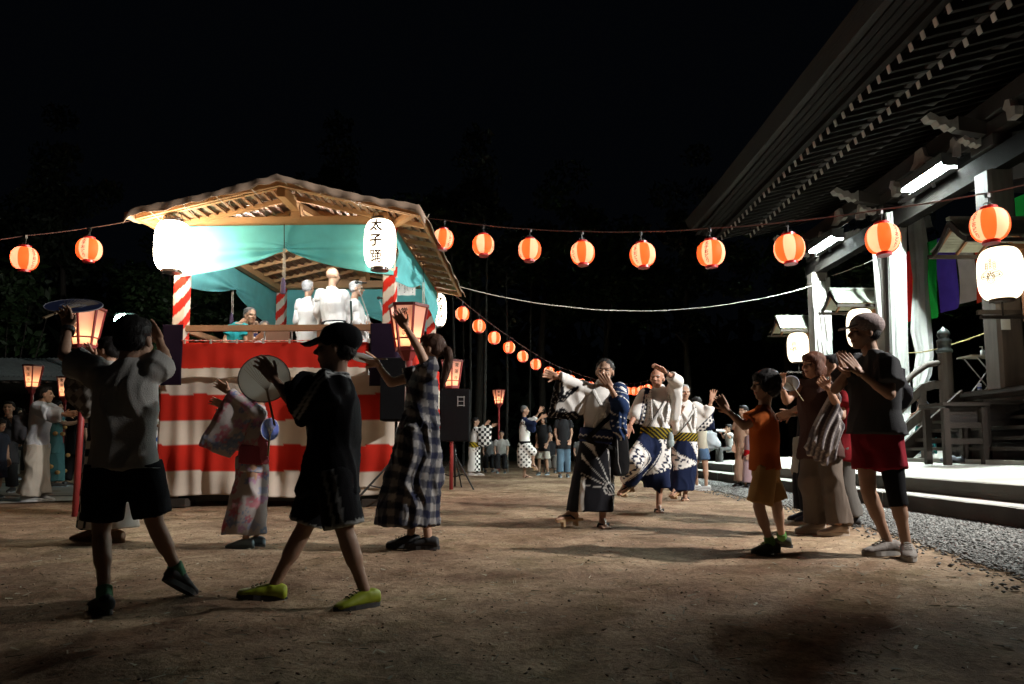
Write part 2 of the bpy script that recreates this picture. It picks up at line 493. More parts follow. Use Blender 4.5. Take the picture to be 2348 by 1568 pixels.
# ------------------------------------------------------------------ temple hall
temple = root('temple_hall', (9, 10, 0), 'old wooden temple hall with deep rafter eaves and white tipped rafter ends', 'temple')
def T(name, g, m, label=None, smooth=False, parent=temple): return put(name, g, m, parent=parent, label=label, smooth=smooth)
PY = [-.8, 3.6, 8.0, 12.4, 16.1, 19.8]
PX_ = 8.3
for i, y in enumerate(PY):
    g = Geo(); w = .44
    z0 = 1.72 if 3 < y < 13.5 else .44
    p = [(PX_-w/2+.05, -w/2), (PX_+w/2-.05, -w/2), (PX_+w/2, -w/2+.05), (PX_+w/2, w/2-.05), (PX_+w/2-.05, w/2), (PX_-w/2+.05, w/2), (PX_-w/2, w/2-.05), (PX_-w/2, -w/2+.05)]
    g.loft([[(a, y+b, z0) for a, b in p], [(a, y+b, 5.45) for a, b in p]])
    T('pillar', g, pillar_mat)
# long beams along the porch
g = Geo(); g.beam((PX_, -4, 5.62), (PX_, 20.3, 5.62), .26, .36); T('lintel_beam', g, M('blackish_beam', (.008, .0065, .0055), .95, .4, 3.0, .3, 50, spec=.05))  # lintel darker than the other temple wood
g = Geo(); g.beam((PX_-.02, -4, 6.52), (PX_-.02, 20.3, 6.52), .3, .3); T('purlin', g, wood_dark)
g = Geo(); g.beam((7.45, -4, 6.93), (7.45, 20.3, 6.93), .18, .22); T('purlin', g, wood_dark)
# brackets and carved white nosings at each pillar
def nosing(x, y, z, s, w=.16):
    """wavy carved end, profile in the x-z plane, tip towards -x"""
    pr = [(0, .0), (-.10, .05), (-.16, .02), (-.24, .10), (-.34, .08), (-.40, .17), (-.52, .18), (-.58, .27), (-.50, .33), (-.40, .28),
          (-.34, .24), (-.24, .25), (-.18, .18), (-.08, .19), (0, .26)]
    gg = Geo(); gg.prism([(x + a*s, y, z + b*s) for a, b in pr], (0, w, 0)); return gg
for y in PY[1:]:
    g = Geo(); g.box((PX_, y, 5.95), (.34, .6, .2)); g.box((PX_, y, 6.2), (.24, 1.3, .22)); T('bracket_block', g, wood_dark)
    g = Geo(); g.beam((PX_+.1, y, 6.2), (PX_-.62, y, 6.32), .17, .24); g.beam((11.4, y, 6.9), (PX_, y, 6.25), .26, .34); T('bracket_arm', g, wood_old)
    T('carved_nosing', nosing(PX_-.60, y, 6.20, .95, .18), white_tip)
    T('carved_nosing', nosing(PX_-.22, y, 5.92, .55, .16), white_tip)
    for dy in (-.72, .72):
        g = Geo(); pr = [(-.0, 0), (.10, -.03), (.12, -.16), (.22, -.2), (.2, -.34), (.02, -.36), (.0, -.2), (-.08, -.12)]
        sg = 1 if dy > 0 else -1
        g.prism([(PX_ - .14, y + dy + sg*a, 6.42 + b) for a, b in pr], (.14, 0, 0)); T('carved_nosing', g, white_tip)
for y in (10.3, 14.2, 17.9, 6):
    g = Geo(); g.prism([(PX_-.2, y + a, 6.32 + b) for a, b in ((-.35, 0), (-.2, .1), (-.12, .3), (.12, .3), (.2, .1), (.35, 0), (.2, -.04), (0, .03), (-.2, -.04))], (.1, 0, 0))
    T('frog_leg_strut', g, white_tip)
# two tiers of rafters, every rafter a part, the ends painted white
raf = None
def rafter(x0, z0, x1, z1, w, h):
    g = Geo(); g.beam((x0, 0, z0), (x1, 0, z1), w, h, mi=0)
    d = nrm(Vector((x0 - x1, 0, z0 - z1)))
    g.beam(Vector((x0, 0, z0)) + d * .003, Vector((x0, 0, z0)) + d * .016, w * 1.02, h * 1.02, mi=1)
    return g
meshes = []
for (x0, z0, x1, z1) in ((5.8, 6.53, 7.35, 6.93), (6.6, 6.60, 10.8, 7.72)):
    y = -3.6; first = None
    while y < 20.2:
        if first is None:
            first = T('rafter', rafter(x0, z0, x1, z1, .085, .115), [raft_m, tip_m])
            first.location.y = y - temple.location.y
            first.location = first.location  # vertices were laid out at y = 0
            for v in first.data.vertices: v.co.y += temple.location.y
        else:
            c = first.copy(); C.objects.link(c); c.parent = temple; c.location = (0, y - temple.location.y, 0)
        y += .315
g = Geo()
for x0, z0, x1, z1 in ((5.86, 6.62, 7.2, 6.97), (6.66, 6.70, 11.6, 8.02)):
    g.add([(x0, -4, z0), (x1, -4, z1), (x1, 20.3, z1), (x0, 20.3, z0), (x0, -4, z0+.03), (x1, -4, z1+.03), (x1, 20.3, z1+.03), (x0, 20.3, z0+.03)],
          [(0,1,2,3),(7,6,5,4),(0,4,5,1),(1,5,6,2),(2,6,7,3),(3,7,4,0)])
T('eave_board', g, raft_m)
g = Geo(); g.beam((5.72, -4, 6.66), (5.72, 20.35, 6.66), .12, .14); T('eave_fascia', g, raft_m)
g = Geo(); g.beam((6.55, -4, 6.74), (6.55, 20.3, 6.74), .1, .12); T('eave_fascia', g, wood_dark)
# thick roof edge and the roof itself
prof = [(5.66, 6.72), (5.05, 6.78), (4.92, 7.06), (5.0, 7.16), (7.5, 8.3), (10.5, 10.2), (14, 13.2), (18, 13.4), (18, 7.9), (11.7, 8.08)]
def roofring(y, lift): return [(x, y, z + lift * max(0, (8 - x)) / 3) for x, z in prof]
g = Geo(); g.loft([roofring(-5, 0), roofring(14, 0), roofring(17, .02), roofring(19, .06), roofring(20.6, .12)])
T('roof', g, M('bark_roof', (.016, .013, .011), .9, .4, 3, .5, 12, stretch=(1, .3, 6)))
for k in range(4):
    g = Geo(); xx = 5.62 - k*.13; g.beam((xx, -5, 6.715 + k*.012), (xx, 20.5, 6.715 + k*.012), .115, .03)
    T('edge_board', g, raft_m)
# veranda, its edge board, posts, hall wall
g = Geo(); g.box((9.85, 8.2, 1.64), (3.3, 11.2, .1)); T('veranda_floor', g, wood_old)
g = Geo(); g.beam((8.17, 2.6, 1.655), (8.17, 13.85, 1.655), .1, .16); T('veranda_edge', g, wood_old)
for y in (13.7, 11.2, 8.2):
    g = Geo(); g.beam((8.6, y, .4), (8.6, y, 1.58), .2, .2); T('veranda_post', g, wood_dark)
g = Geo(); g.box((11.6, 5.0, 4.8), (.12, 20, 6.4)); T('wall', g, wood_dark)
for y in np.arange(-4, 15, 1.1):
    g = Geo(); g.box((11.5, y, 3.3), (.06, .08, 3.2)); T('door_post', g, wood_old)
# open stairs up to the veranda
for k in range(7):
    x = 7.08 + k * .17; z = .72 + k * .158
    g = Geo(); g.box((x + .1, 9.9, z), (.30, 7.0, .055)); T('stair_tread', g, wood_old)
g = Geo(); g.box((7.9, 9.9, .9), (.06, 7.0, .7)); T('stair_back', g, wood_dark)
for y in (13.35, 6.45):
    g = Geo(); g.beam((7.0, y, .62), (8.2, y, 1.66), .08, .3); T('stair_stringer', g, wood_old)
# handrail with newel post and bronze cap at the far side of the stairs
hr = 13.75
g = Geo(); g.tube([(8.08, hr, .44), (8.08, hr, 2.52)], .125, 12); T('newel_post', g, pillar_mat, smooth=False)
capg = Geo(); capg.lathe([(.13, 0), (.14, .02), (.14, .06), (.115, .08), (.12, .2), (.13, .24), (.09, .27), (.1, .31), (.115, .35), (.09, .42), (.03, .47), (.005, .5)], 20, (8.08, hr, 2.5))
T('newel_cap', capg, M('bronze_cap', (.07, .08, .08), .45, .3, 10, metal=.6), smooth=True)
g = Geo(); g.tube([(8.1, hr, 2.30), (7.9, hr, 2.31), (7.72, hr, 2.27), (7.45, hr, 2.08), (7.1, hr, 1.72), (6.7, hr, 1.36)], .055, 10); T('handrail', g, pillar_mat, smooth=True)
for zz in (.42, .86):
    g = Geo()
    P_ = [(8.1, hr, 2.32-zz), (7.85, hr, 2.33-zz), (7.65, hr, 2.27-zz), (7.35, hr, 2.02-zz), (6.8, hr, 1.5-zz)]
    for a, b in zip(P_[:-1], P_[1:]): g.beam(a, b, .09, .15)
    T('handrail', g, pillar_mat)
for x in (7.62, 7.1):
    g = Geo(); g.beam((x, hr, .5), (x, hr, 2.2 - (8.1-x)*.7), .1, .1); T('baluster', g, pillar_mat)

# fluorescent lamps on the lintel
fl_m = M('fluorescent_tube', (.9, 1, .97), .4, 0, emit=FLUO, ecol=(.86, 1.0, .96))
def fluo(y, label):
    r = root('fluorescent_lamp', (PX_-.24, y, 6.0), label, 'lamp', 'fluorescent lamps under the temple eaves')
    g = Geo(); g.tube([(PX_-.30, y-.62, 6.03), (PX_-.30, y+.62, 6.03)], .085, 16); put('tube', g, fl_m, parent=r, smooth=True)
    g = Geo(); g.box((PX_-.26, y, 6.135), (.31, 1.44, .012)); g.box((PX_-.409, y, 6.05), (.010, 1.44, .17)); g.box((PX_-.115, y, 5.975), (.012, 1.40, .26)); g.box((PX_-.185, y, 5.845), (.15, 1.40, .012))  # hood, with lip and plates shaped to keep light off rafters and lintel
    for e in (-.71, .71): g.box((PX_-.26, y+e, 6.02), (.29, .012, .23))
    put('housing', g, M('lamp_housing', (.06, .06, .06), .7, .1), parent=r)
    g = Geo(); g.beam((PX_-.2, y, 5.92), (PX_-.15, y, 5.75), .05, .05); put('bracket', g, steel, parent=r)
for y, lb in ((13.9, 'bright fluorescent lamp under the eaves above the white curtains'), (18.6, 'smaller looking fluorescent lamp at the top of the far pillar')):
    fluo(y, lb)

# floodlight under the near end of the eaves, turned to the dancers
def flood(p, aim, label):
    p = Vector(p); d = nrm(Vector(aim) - p); q = d.to_track_quat('-Z', 'Y'); Rm = q.to_matrix()
    r = root('floodlight', p, label, 'floodlight')
    g = Geo()
    for (cx, cy, sx, sy) in ((0, .14, .38, .012), (0, -.14, .38, .012), (.185, 0, .012, .28), (-.185, 0, .012, .28)): g.box(p + Rm @ Vector((cx, cy, .02)), (sx, sy, .14), Rm)
    g.box(p + Rm @ Vector((0, 0, .09)), (.38, .28, .02), Rm); put('housing', g, blackm, parent=r)
    g = Geo(); g.box(p + Rm @ Vector((0, 0, .07)), (.34, .24, .006), Rm); put('lens', g, M('flood_lens', (1, .98, .9), .3, 0, emit=8, ecol=(1, .97, .9)), parent=r)
    g = Geo(); g.beam(p + Rm @ Vector((0, 0, .1)), Vector((PX_ - .1, p.y, 5.75)), .04, .04); put('bracket', g, steel, parent=r)
    ld = bpy.data.lights.new('beam', 'SPOT'); ld.energy = SPOT; ld.color = (1, .96, .90); ld.spot_size = R(87); ld.spot_blend = .75; ld.shadow_soft_size = .12
    o = bpy.data.objects.new('beam', ld); C.objects.link(o); o.parent = r; o.rotation_euler = q.to_euler(); o.location = d * .02
flood((7.9, 4.6, 5.6), (.2, 10.2, .4), 'floodlight under the near temple eaves turned towards the dancers')

# ------------------------------------------------------------------ paper lantern shapes
def lantern_prof(r, h, n=26, ribs=0, sq=2.6, rt=.5):
    P = []
    for i in range(n + 1):
        t = -1 + 2 * i / n
        rr = r * ((1 - rt) * (1 - abs(t) ** sq) ** (1/1.7) + rt) if abs(t) < 1 else r * rt
        if ribs: rr *= 1 - .012 * (i % 2)
        P.append((rr, t * h / 2))
    return P
def text_geo(s, size, bold=0.0):
    cu = bpy.data.curves.new('txt', 'FONT'); cu.body = s; cu.size = size; cu.align_x = 'CENTER'; cu.align_y = 'CENTER'
    cu.offset = bold; cu.resolution_u = 2
    o = bpy.data.objects.new('txt', cu); C.objects.link(o)
    dg = bpy.context.evaluated_depsgraph_get(); m = o.evaluated_get(dg).to_mesh()
    bm = bmesh.new(); bm.from_mesh(m)
    bmesh.ops.remove_doubles(bm, verts=bm.verts, dist=1e-6)
    if len(bm.verts):
        xs = [v.co.x for v in bm.verts]; a, b = min(xs), max(xs); k = 6
        for i in range(1, k):
            bmesh.ops.bisect_plane(bm, geom=bm.verts[:] + bm.edges[:] + bm.faces[:], plane_co=(a + (b-a)*i/k, 0, 0), plane_no=(1, 0, 0))
    V = [v.co.copy() for v in bm.verts]; bm.verts.index_update()
    Fc = [tuple(v.index for v in f.verts) for f in bm.faces]
    bm.free(); o.evaluated_get(dg).to_mesh_clear(); bpy.data.objects.remove(o); bpy.data.curves.remove(cu)
    if V:
        cx = (min(v.x for v in V) + max(v.x for v in V)) / 2; cy = (min(v.y for v in V) + max(v.y for v in V)) / 2
        V = [Vector((v.x - cx, v.y - cy, 0)) for v in V]
    return V, Fc
_tc = {}
def column_text(s, size, pitch, bold):
    key = (s, size, pitch, bold)
    if key in _tc: return _tc[key]
    V = []; Fc = []
    n = len(s)
    for i, ch in enumerate(s):
        v, f = text_geo(ch, size, bold if ch not in '踊蓮寺' else bold * .5); b = len(V)
        off = (n - 1) / 2 * pitch - i * pitch
        V += [Vector((p.x, p.y + off, 0)) for p in v]; Fc += [tuple(k + b for k in q) for q in f]
    _tc[key] = (V, Fc); return V, Fc
def wrap_text(V, c, prof, ang, off=.003):
    zs = [p[1] for p in prof]; rs = [p[0] for p in prof]; out = []
    for p in V:
        r = float(np.interp(p.y, zs, rs)) + off; rm = max(rs)
        a = ang + p.x / rm
        out.append((c[0] + r * math.cos(a), c[1] + r * math.sin(a), c[2] + p.y))
    return out
def paper(name, col, tr=.75, glow=0.0):
    if name in _mc: return _mc[name]
    m = bpy.data.materials.new(name); m.use_nodes = True; _mc[name] = m
    nt = m.node_tree; N = nt.nodes; L = nt.links; b = N['Principled BSDF']; out = N['Material Output']
    b.inputs['Base Color'].default_value = (*col, 1); b.inputs['Roughness'].default_value = .6
    t = N.new('ShaderNodeBsdfTranslucent'); t.inputs[0].default_value = (*col, 1)
    ms = N.new('ShaderNodeMixShader'); ms.inputs[0].default_value = tr
    L.new(b.outputs[0], ms.inputs[1]); L.new(t.outputs[0], ms.inputs[2]); L.new(ms.outputs[0], out.inputs[0])
    if glow: b.inputs['Emission Color'].default_value = (*col, 1); b.inputs['Emission Strength'].default_value = glow
    return m
ink = M('ink', (.02, .012, .01), .8, 0)
pap_or = paper('orange_lantern_paper', (1.0, .12, .025))
pap_cr = paper('cream_lantern_paper', (1.0, .46, .30))
lan_red = M('red_lacquer_ring', (.45, .02, .02), .3, .1)
def point_lamp(name, loc, energy, col, rad, parent):
    ld = bpy.data.lights.new(name, 'POINT'); ld.energy = energy; ld.color = col; ld.shadow_soft_size = rad
    o = bpy.data.objects.new(name, ld); C.objects.link(o); o.parent = parent
    o.location = Vector(loc) - chain_loc(parent); return o
def small_lantern(rot=0.0):
    r = root('paper_lantern', (0, 0, 0), 'x', 'paper lantern', 'red and white paper lanterns on the strings')
    R0, H0 = .15, .27
    pr = lantern_prof(R0, H0, 24, 1, 2.2, .42)
    n = 48
    g = Geo(); g.lathe(pr, n, cap=False)
    mi = []
    for i in range(len(pr) - 1):
        for k in range(n): mi.append(1 if ((k + 3) // 6) % 2 == 0 else 0)
    g.M = mi
    put('shade', g, [pap_or, pap_cr], parent=r, smooth=True)
    V, Fc = column_text('太子おどり', .047, .048, .0012)
    for a in (0, PI):
        g = Geo(); g.add(wrap_text(V, (0, 0, 0), pr, a, .0025), Fc); put('lettering', g, ink, parent=r, fix=False)
    for z in (H0/2 + .008, -H0/2 - .012):
        g = Geo(); g.tube([(0, 0, z - .014), (0, 0, z + .014)], .067, 20); put('ring', g, lan_red, parent=r)
    g = Geo(); g.tube([(-.05, 0, H0/2 + .02), (-.04, 0, H0/2 + .05), (0, 0, H0/2 + .065), (.04, 0, H0/2 + .05), (.05, 0, H0/2 + .02)], .003, 5); g.tube([(0, 0, H0/2+.03), (.01, 0, H0/2+.12)], .006, 5)
    g.box((0, 0, H0/2 + .125), (.03, .03, .04)); put('hook', g, blackm, parent=r)
    b = point_lamp('bulb', (0, 0, .01), BULB, (1.0, .84, .68), .028, r)
    return r
def catenary(p0, p1, sag, n=40):
    p0 = Vector(p0); p1 = Vector(p1)
    return [p0.lerp(p1, i/n) - Vector((0, 0, sag * 4 * (i/n) * (1 - i/n))) for i in range(n + 1)]
# =================================================================== strings of lanterns
Hh = .135 + .145
proto_l = small_lantern()
def hang(px, py, d, rot, label):
    p = U(px, py, d); z = p.z - Hh
    global first_used
    if not first_used:
        o = proto_l; first_used = True; o.location = (p.x, p.y, z); o['label'] = label; o.rotation_euler = (0, 0, rot)
    else: o = copy_tree(proto_l, (p.x, p.y, z), rot, label=label)
    o.rotation_euler = (math.sin(px * 1.7) * .07, math.cos(px * 2.3) * .06, rot)
    return p
first_used = False
S1 = [(1016, 504, 10.2, 'first paper lantern beside the stage roof edge'), (1108, 516, 9.9, 'second paper lantern from the stage roof on the main string'),
      (1214, 525, 9.5, 'third paper lantern from the stage roof on the main string'), (1335, 530, 9.0, 'fourth paper lantern from the stage roof, midway on the string'),
      (1472, 531, 8.5, 'fifth paper lantern from the stage roof, at the low of the string'), (1628, 523, 7.9, 'sixth paper lantern from the stage roof, lettering turned sideways'),
      (1807, 508, 7.3, 'paper lantern just under the far end of the temple eaves'), (2020, 480, 6.7, 'paper lantern in front of the white curtain top, lettering facing'),
      (2264, 442, 6.1, 'largest looking paper lantern above the oval temple lantern')]
rots = [-.45, .35, -2.35, -2.5, -2.25, -2.05, -.4, -1.15, -2.7+.9]
LR = [-.75, -.25, -2.75, -2.55, -2.35, -2.15, -.35, -1.15, .15]
pts = []
for (px, py, d, lb), a in zip(S1, LR): pts.append(hang(px, py, d, a, lb))
SL = [(60, 540, 8.7, -.3, 'paper lantern hanging at the far left end of the string'), (207, 522, 9.0, -1.5, 'paper lantern between the left string end and the big white lantern')]
ptl = [hang(a, b, c, r, l) for a, b, c, r, l in SL]
S2 = [(1060, 690, 15.6), (1098, 720, 16.6), (1133, 748, 17.5), (1167, 771, 18.4), (1198, 793, 19.3), (1228, 812, 20.2), (1258, 830, 21.1), (1282, 841, 22), (1308, 850, 22.9),
      (1332, 859, 23.8), (1353, 866, 24.6), (1373, 872, 25.3)]
words_ = ['first', 'second', 'third', 'fourth', 'fifth', 'sixth', 'seventh', 'eighth', 'ninth', 'tenth', 'eleventh', 'twelfth']
pt2 = [hang(a, b, c, .5 + i * 1.3, w + ' paper lantern down the long string behind the stage') for i, ((a, b, c), w) in enumerate(zip(S2, words_))]
S3 = [(1438, 879, 27.0, 'small far lantern just beyond the dancer with the crossed strap'), (1454, 879, 26.6, 'small far lantern, second of the far four'), (1470, 876, 26.0, 'small far lantern, third of the far four'), (1484, 872, 25.5, 'small far lantern beside the bald dancer')]
pt3 = [hang(a, b, c, i * 1.1, l) for i, (a, b, c, l) in enumerate(S3)]
hang(600, 690, 19.0, .8, 'paper lantern seen through the stage beside the striped post')
hang(376, 853, 19.5, .2, 'paper lantern low beside the stage curtain')
hang(386, 849, 20.5, .2, 'paper lantern half hidden by the stage curtain edge')
cordm = M('lantern_cord', (.12, .05, .04), .7, .4, 30)
def cord(name, ps, r, m, label, cat='cord'):
    # smooth through the points with a slight sag between
    g = Geo(); out = []
    for a, b in zip(ps[:-1], ps[1:]): out += catenary(a, b, (Vector(b) - Vector(a)).length * .012, 6)[:-1]
    out.append(Vector(ps[-1])); g.tube(out, r, 6)
    rr = random.Random(len(ps)); O = Vector(out[0])
    o = put(name, g, m, O=O, smooth=True); tag(o, label, cat)
    return o
cord('lantern_string', [U(888, 492, 9.3)] + [U(970, 499, 10.4)] + pts + [U(2420, 405, 5.6)], .006, cordm, 'dark twisted cord carrying the main row of paper lanterns', 'cord')
cord('lantern_string', [U(-60, 556, 8.4)] + ptl + [U(300, 506, 9.2), U(400, 486, 9.3)], .006, cordm, 'cord with two lanterns running to the stage roof corner', 'cord')
cord('lantern_string', [U(995, 632, 13.4)] + pt2 + [U(1421, 879, 26.8)] + pt3 + [U(1540, 862, 24)], .007, cordm, 'long sagging cord of lanterns going away behind the stage', 'cord')
cord('guy_rope', [U(1050, 656, 13.2), U(1080, 664, 13.2), U(1180, 686, 13.6), U(1300, 703, 14.4), U(1430, 712, 15.5), U(1560, 709, 16.5), U(1700, 692, 17.6), U(1860, 655, 19.6)], .008, rope_white, 'pale rope sagging from the stage roof to the temple pillar', 'rope')
cord('guy_rope', [U(1905, 632, 19.6), U(1960, 612, 18), U(2010, 590, 16.2)], .011, rope_white, 'short pale rope between the two temple pillars', 'rope')
cord('barrier_rope', [U(2075, 808, 15.8), U(2120, 806, 14.6), U(2180, 790, 13.8), U(2240, 770, 13.2), U(2303, 742, 12.2)], .012, M('gold_rope', (.55, .45, .18), .5, .5, 30), 'gold and white rope sagging in front of the table', 'rope')

# =================================================================== the stage tower
YA = R(-2.0)
FL0 = Vector((-4.29, 9.5, 0))
uu = Vector((math.cos(YA), math.sin(YA), 0)); vv = Vector((-math.sin(YA), math.cos(YA), 0))
def YW(u, v, z): return FL0 + uu * u + vv * v + Vector((0, 0, z))
W_, D_ = 2.72, 3.7
stage = root('stage_tower', YW(W_/2, D_/2, 0), 'festival stage tower with peaked tarp roof and red and white curtains', 'stage')
def S(name, g, m, smooth=False, col=None, **k): return put(name, g, m, parent=stage, smooth=smooth, col=col, **k)
rot_y = Matrix.Rotation(YA, 3, 'Z')
def ybox(g, u, v, z, su, sv, sz, mi=0): g.box(YW(u, v, z), (su, sv, sz), rot_y, mi); return g
RED = np.array([.58, .030, .018]); WHT = np.array([.68, .58, .49])
stripe_m = cloth_mat('striped_cloth', (1, 1, 1), attr=True, var=.08)
def wrapped_post(u, v, z0, z1, w):
    V = []; Fc = []; col = []; per = []
    n = 10
    for k in range(4 * n):
        s, t = divmod(k, n); f = t / n - .5
        a, b = [(f, -.5), (.5, f), (-f, .5), (-.5, -f)][s]
        per.append((a * w, b * w, k / n * w))
    zs = np.linspace(z0, z1, int((z1 - z0) / .02))
    for z in zs:
        for a, b, s in per:
            fold = .004 * math.sin((z - s * .9) * 95 + 3 * math.sin(s * 40))
            V.append(YW(u + a * (1 + fold * 4), v + b * (1 + fold * 4), z))
            ph = ((z - s * .95) / .30) % 1
            col.append(RED if ph < .5 else WHT)
    m = 4 * n
    for i in range(len(zs) - 1):
        for k in range(m): k2 = (k+1) % m; Fc.append((i*m+k, i*m+k2, (i+1)*m+k2, (i+1)*m+k))
    g = Geo(); g.add(V, Fc); return g, np.array(col)
for u, v in ((0, 0), (W_, 0), (0, D_), (W_, D_)):
    g, c = wrapped_post(u, v, 1.5, 3.62, .155 if v == 0 else .15); S('post', g, stripe_m, smooth=True, col=c)
# deck, under-frame, feet
g = Geo(); ybox(g, W_/2, D_/2, 1.50, W_ + .1, D_ + .1, .07); S('deck', g, wood_mid)
for u in (0, W_):
    for v in (0, D_):
        g = Geo(); ybox(g, u, v, .78, .12, .12, 1.4); S('leg', g, wood_mid)
        g = Geo(); ybox(g, u + (.04 if u == 0 else -.1), v, .05, .36, .3, .1); S('foot_block', g, wood_old)
g = Geo(); ybox(g, W_/2, .05, .12, W_ + .1, .09, .1); S('ground_beam', g, blackm)
g = Geo(); ybox(g, W_ + .03, D_/2, .12, .09, D_, .1); S('ground_beam', g, blackm)
# railing
for (u, v, su, sv) in ((W_/2, 0, W_ + .1, .075), (W_/2, D_, W_ + .1, .075), (0, D_/2, .075, D_), (W_, D_/2, .075, D_)):
    g = Geo(); ybox(g, u, v, 2.27, su, sv, .075); S('rail', g, wood_mid)
for u, v in ((.92, 0), (1.82, 0), (W_, 1.2), (W_, 2.4), (0, 1.2), (0, 2.4), (.9, D_), (1.8, D_)):
    g = Geo(); ybox(g, u, v, 1.88, .06, .05, .7); S('rail_post', g, wood_mid)
# head beams
for (u, v, su, sv) in ((W_/2, 0, W_ + .5, .11), (W_/2, D_, W_ + .5, .11), (0, D_/2, .11, D_ + 1.0), (W_, D_/2, .11, D_ + 1.0)):
    g = Geo(); ybox(g, u, v, 3.665 if su > 1 else 3.57, su, sv, .125 if su > 1 else .11); S('head_beam', g, M('tan_timber', (.46, .25, .11), .6, .25, 2.5, .2, 60))  # paler, warmer brown than the deck and rails
timber = _mc['tan_timber']
UC = W_/2 + .12; ZR = 4.0; EL, ER = -.29, 3.22
def roofz(u):
    t = (UC - u) / (UC - EL) if u < UC else (u - UC) / (ER - UC)
    return ZR - .40 * t - .03 * math.sin(t * PI)
V0, V1 = -.72, D_ + .40
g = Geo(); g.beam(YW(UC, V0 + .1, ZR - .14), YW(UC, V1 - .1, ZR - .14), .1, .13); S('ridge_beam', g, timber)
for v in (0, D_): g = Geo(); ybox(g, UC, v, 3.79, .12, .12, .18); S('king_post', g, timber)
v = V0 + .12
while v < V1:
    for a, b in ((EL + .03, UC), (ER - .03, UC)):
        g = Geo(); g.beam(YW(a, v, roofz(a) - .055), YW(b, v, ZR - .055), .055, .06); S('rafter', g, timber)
    v += .47
for side in (0, 1):
    n = 15
    for i in range(n):
        t = (i + .5) / n; u = (EL + (UC - EL) * t) if side == 0 else (ER + (UC - ER) * t)
        g = Geo(); a = YW(u, V0 + .03, roofz(u) - .014); b = YW(u, V1 - .03, roofz(u) - .014)
        g.beam(a, b, .045, .018); S('batten', g, wood_mid)
for a, b in ((EL, UC), (ER, UC)):
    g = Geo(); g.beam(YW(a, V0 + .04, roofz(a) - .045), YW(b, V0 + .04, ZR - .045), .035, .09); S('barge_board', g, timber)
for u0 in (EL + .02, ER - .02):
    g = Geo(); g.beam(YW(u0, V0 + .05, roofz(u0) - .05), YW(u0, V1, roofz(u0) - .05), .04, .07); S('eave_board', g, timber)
# short braces out to the eave corners
for u0, s in ((0, -1), (W_, 1)):
    g = Geo(); g.beam(YW(u0, 0, 3.60), YW(u0 + s*.42, -.66, 3.57), .07, .08); S('brace', g, timber)
    g = Geo(); g.beam(YW(UC, 0, 3.9), YW(UC + s*.5, .9, 3.72), .07, .08); S('brace', g, timber)
# tarp
def tarp():
    us = np.concatenate([np.linspace(EL - .07, UC, 70), np.linspace(UC, ER + .07, 70)[1:]]); vs2 = np.concatenate([[V0 - .09, V0 - .085, V0 - .08], np.linspace(V0 - .06, V1 + .05, 110), [V1 + .07]])
    V = []; rs = np.random.default_rng(2)
    for j, v in enumerate(vs2):
        for i, u in enumerate(us):
            z = roofz(min(max(u, EL), ER)) + .022
            z += .004 * math.sin(v * 5 + u * 2) * math.sin(u * 4.3) + .003 * math.sin((v + .5 * u) * 21 + math.sin(u * 9)) + .004*math.sin(v*47+u*31)
            dv = max(0, V0 + .10 - v)
            z += .004 * math.sin(u * 17 + math.sin(u * 5) * 2) * min(1, dv * 8)
            if j < 3:
                dr = (.10, .06, .02)[j]; z -= dr * (1 + .12 * math.sin(u * 6 + 1) + .10 * math.sin(u * 14)) 
                v2 = v + .012 * math.sin(u * 23)
            else: v2 = v
            if u < EL: z -= .09 * (EL - u) / .07 * (1 + .3 * math.sin(v * 7))
            if u > ER: z -= .12 * (u - ER) / .07 * (1 + .25 * math.sin(v * 6))
            V.append(YW(u, v2, z))
    nx = len(us); g = Geo()
    g.add(V, [(j*nx+i, j*nx+i+1, (j+1)*nx+i+1, (j+1)*nx+i) for j in range(len(vs2)-1) for i in range(nx-1)])
    o = S('tarp', g, M('vinyl_tarp', (.42, .30, .22), .5, .25, 3, .15, 25, trans=.10, spec=.4), smooth=True, fix=False)
    m = o.modifiers.new('thick', 'SOLIDIFY'); m.thickness = .004
tarp()
# ties along the front edge
for i in range(9):
    u = EL + .2 + i * .41; g = Geo(); a = YW(u, V0 - .05, roofz(u) - .03); b = YW(u + .08, V0 + .12, roofz(u) - .12)
    g.tube([a, b, YW(u + .12, V0 + .10, roofz(u) - .05)], .005, 5); S('tie_cord', g, rope_white)
# teal hanging around the top
teal = cloth_mat('teal_cloth', (.22, .68, .70), trans=.35, bump=.1, bs=120)
def valance(P0, P1, nrm_, zt, ends, mid, flip=1, sd=0):
    P0 = Vector(P0); P1 = Vector(P1); L = (P1 - P0).length; d = (P1 - P0) / L
    nx, nz = 120, 44; V = []
    for j in range(nz + 1):
        for i in range(nx + 1):
            t = i / nx; q = abs(t - .5) * 2
            hem = mid + (ends - mid) * (q ** .72) - .035 * math.sin(q * PI)
            f = j / nz; z = zt - (zt - hem) * f
            # folds fan out from the gather point
            ang = math.atan2(zt - .0 - (mid - z) - zt + 1e-6, (t - .5) * L + 1e-6)
            r = math.hypot((t - .5) * L, (mid - z)); low = max(0, min(1, (mid + .10 - z) / .12))
            w = low * .022 * math.sin((mid - z) / (abs(t - .5) * L + .12) * 26 + sd) + .006 * math.sin(t * 37 + sd + 3 * f) * f
            w += .012 * math.sin(t * PI) * math.sin(f * 3)
            V.append(P0 + d * (t * L) + Vector(nrm_) * (w * flip) + Vector((0, 0, z)))
    g = Geo(); g.add(V, [(j*(nx+1)+i, j*(nx+1)+i+1, (j+1)*(nx+1)+i+1, (j+1)*(nx+1)+i) for j in range(nz) for i in range(nx)])
    o = S('valance', g, teal, smooth=True, fix=False); m = o.modifiers.new('thick', 'SOLIDIFY'); m.thickness = .003
o_ = .09
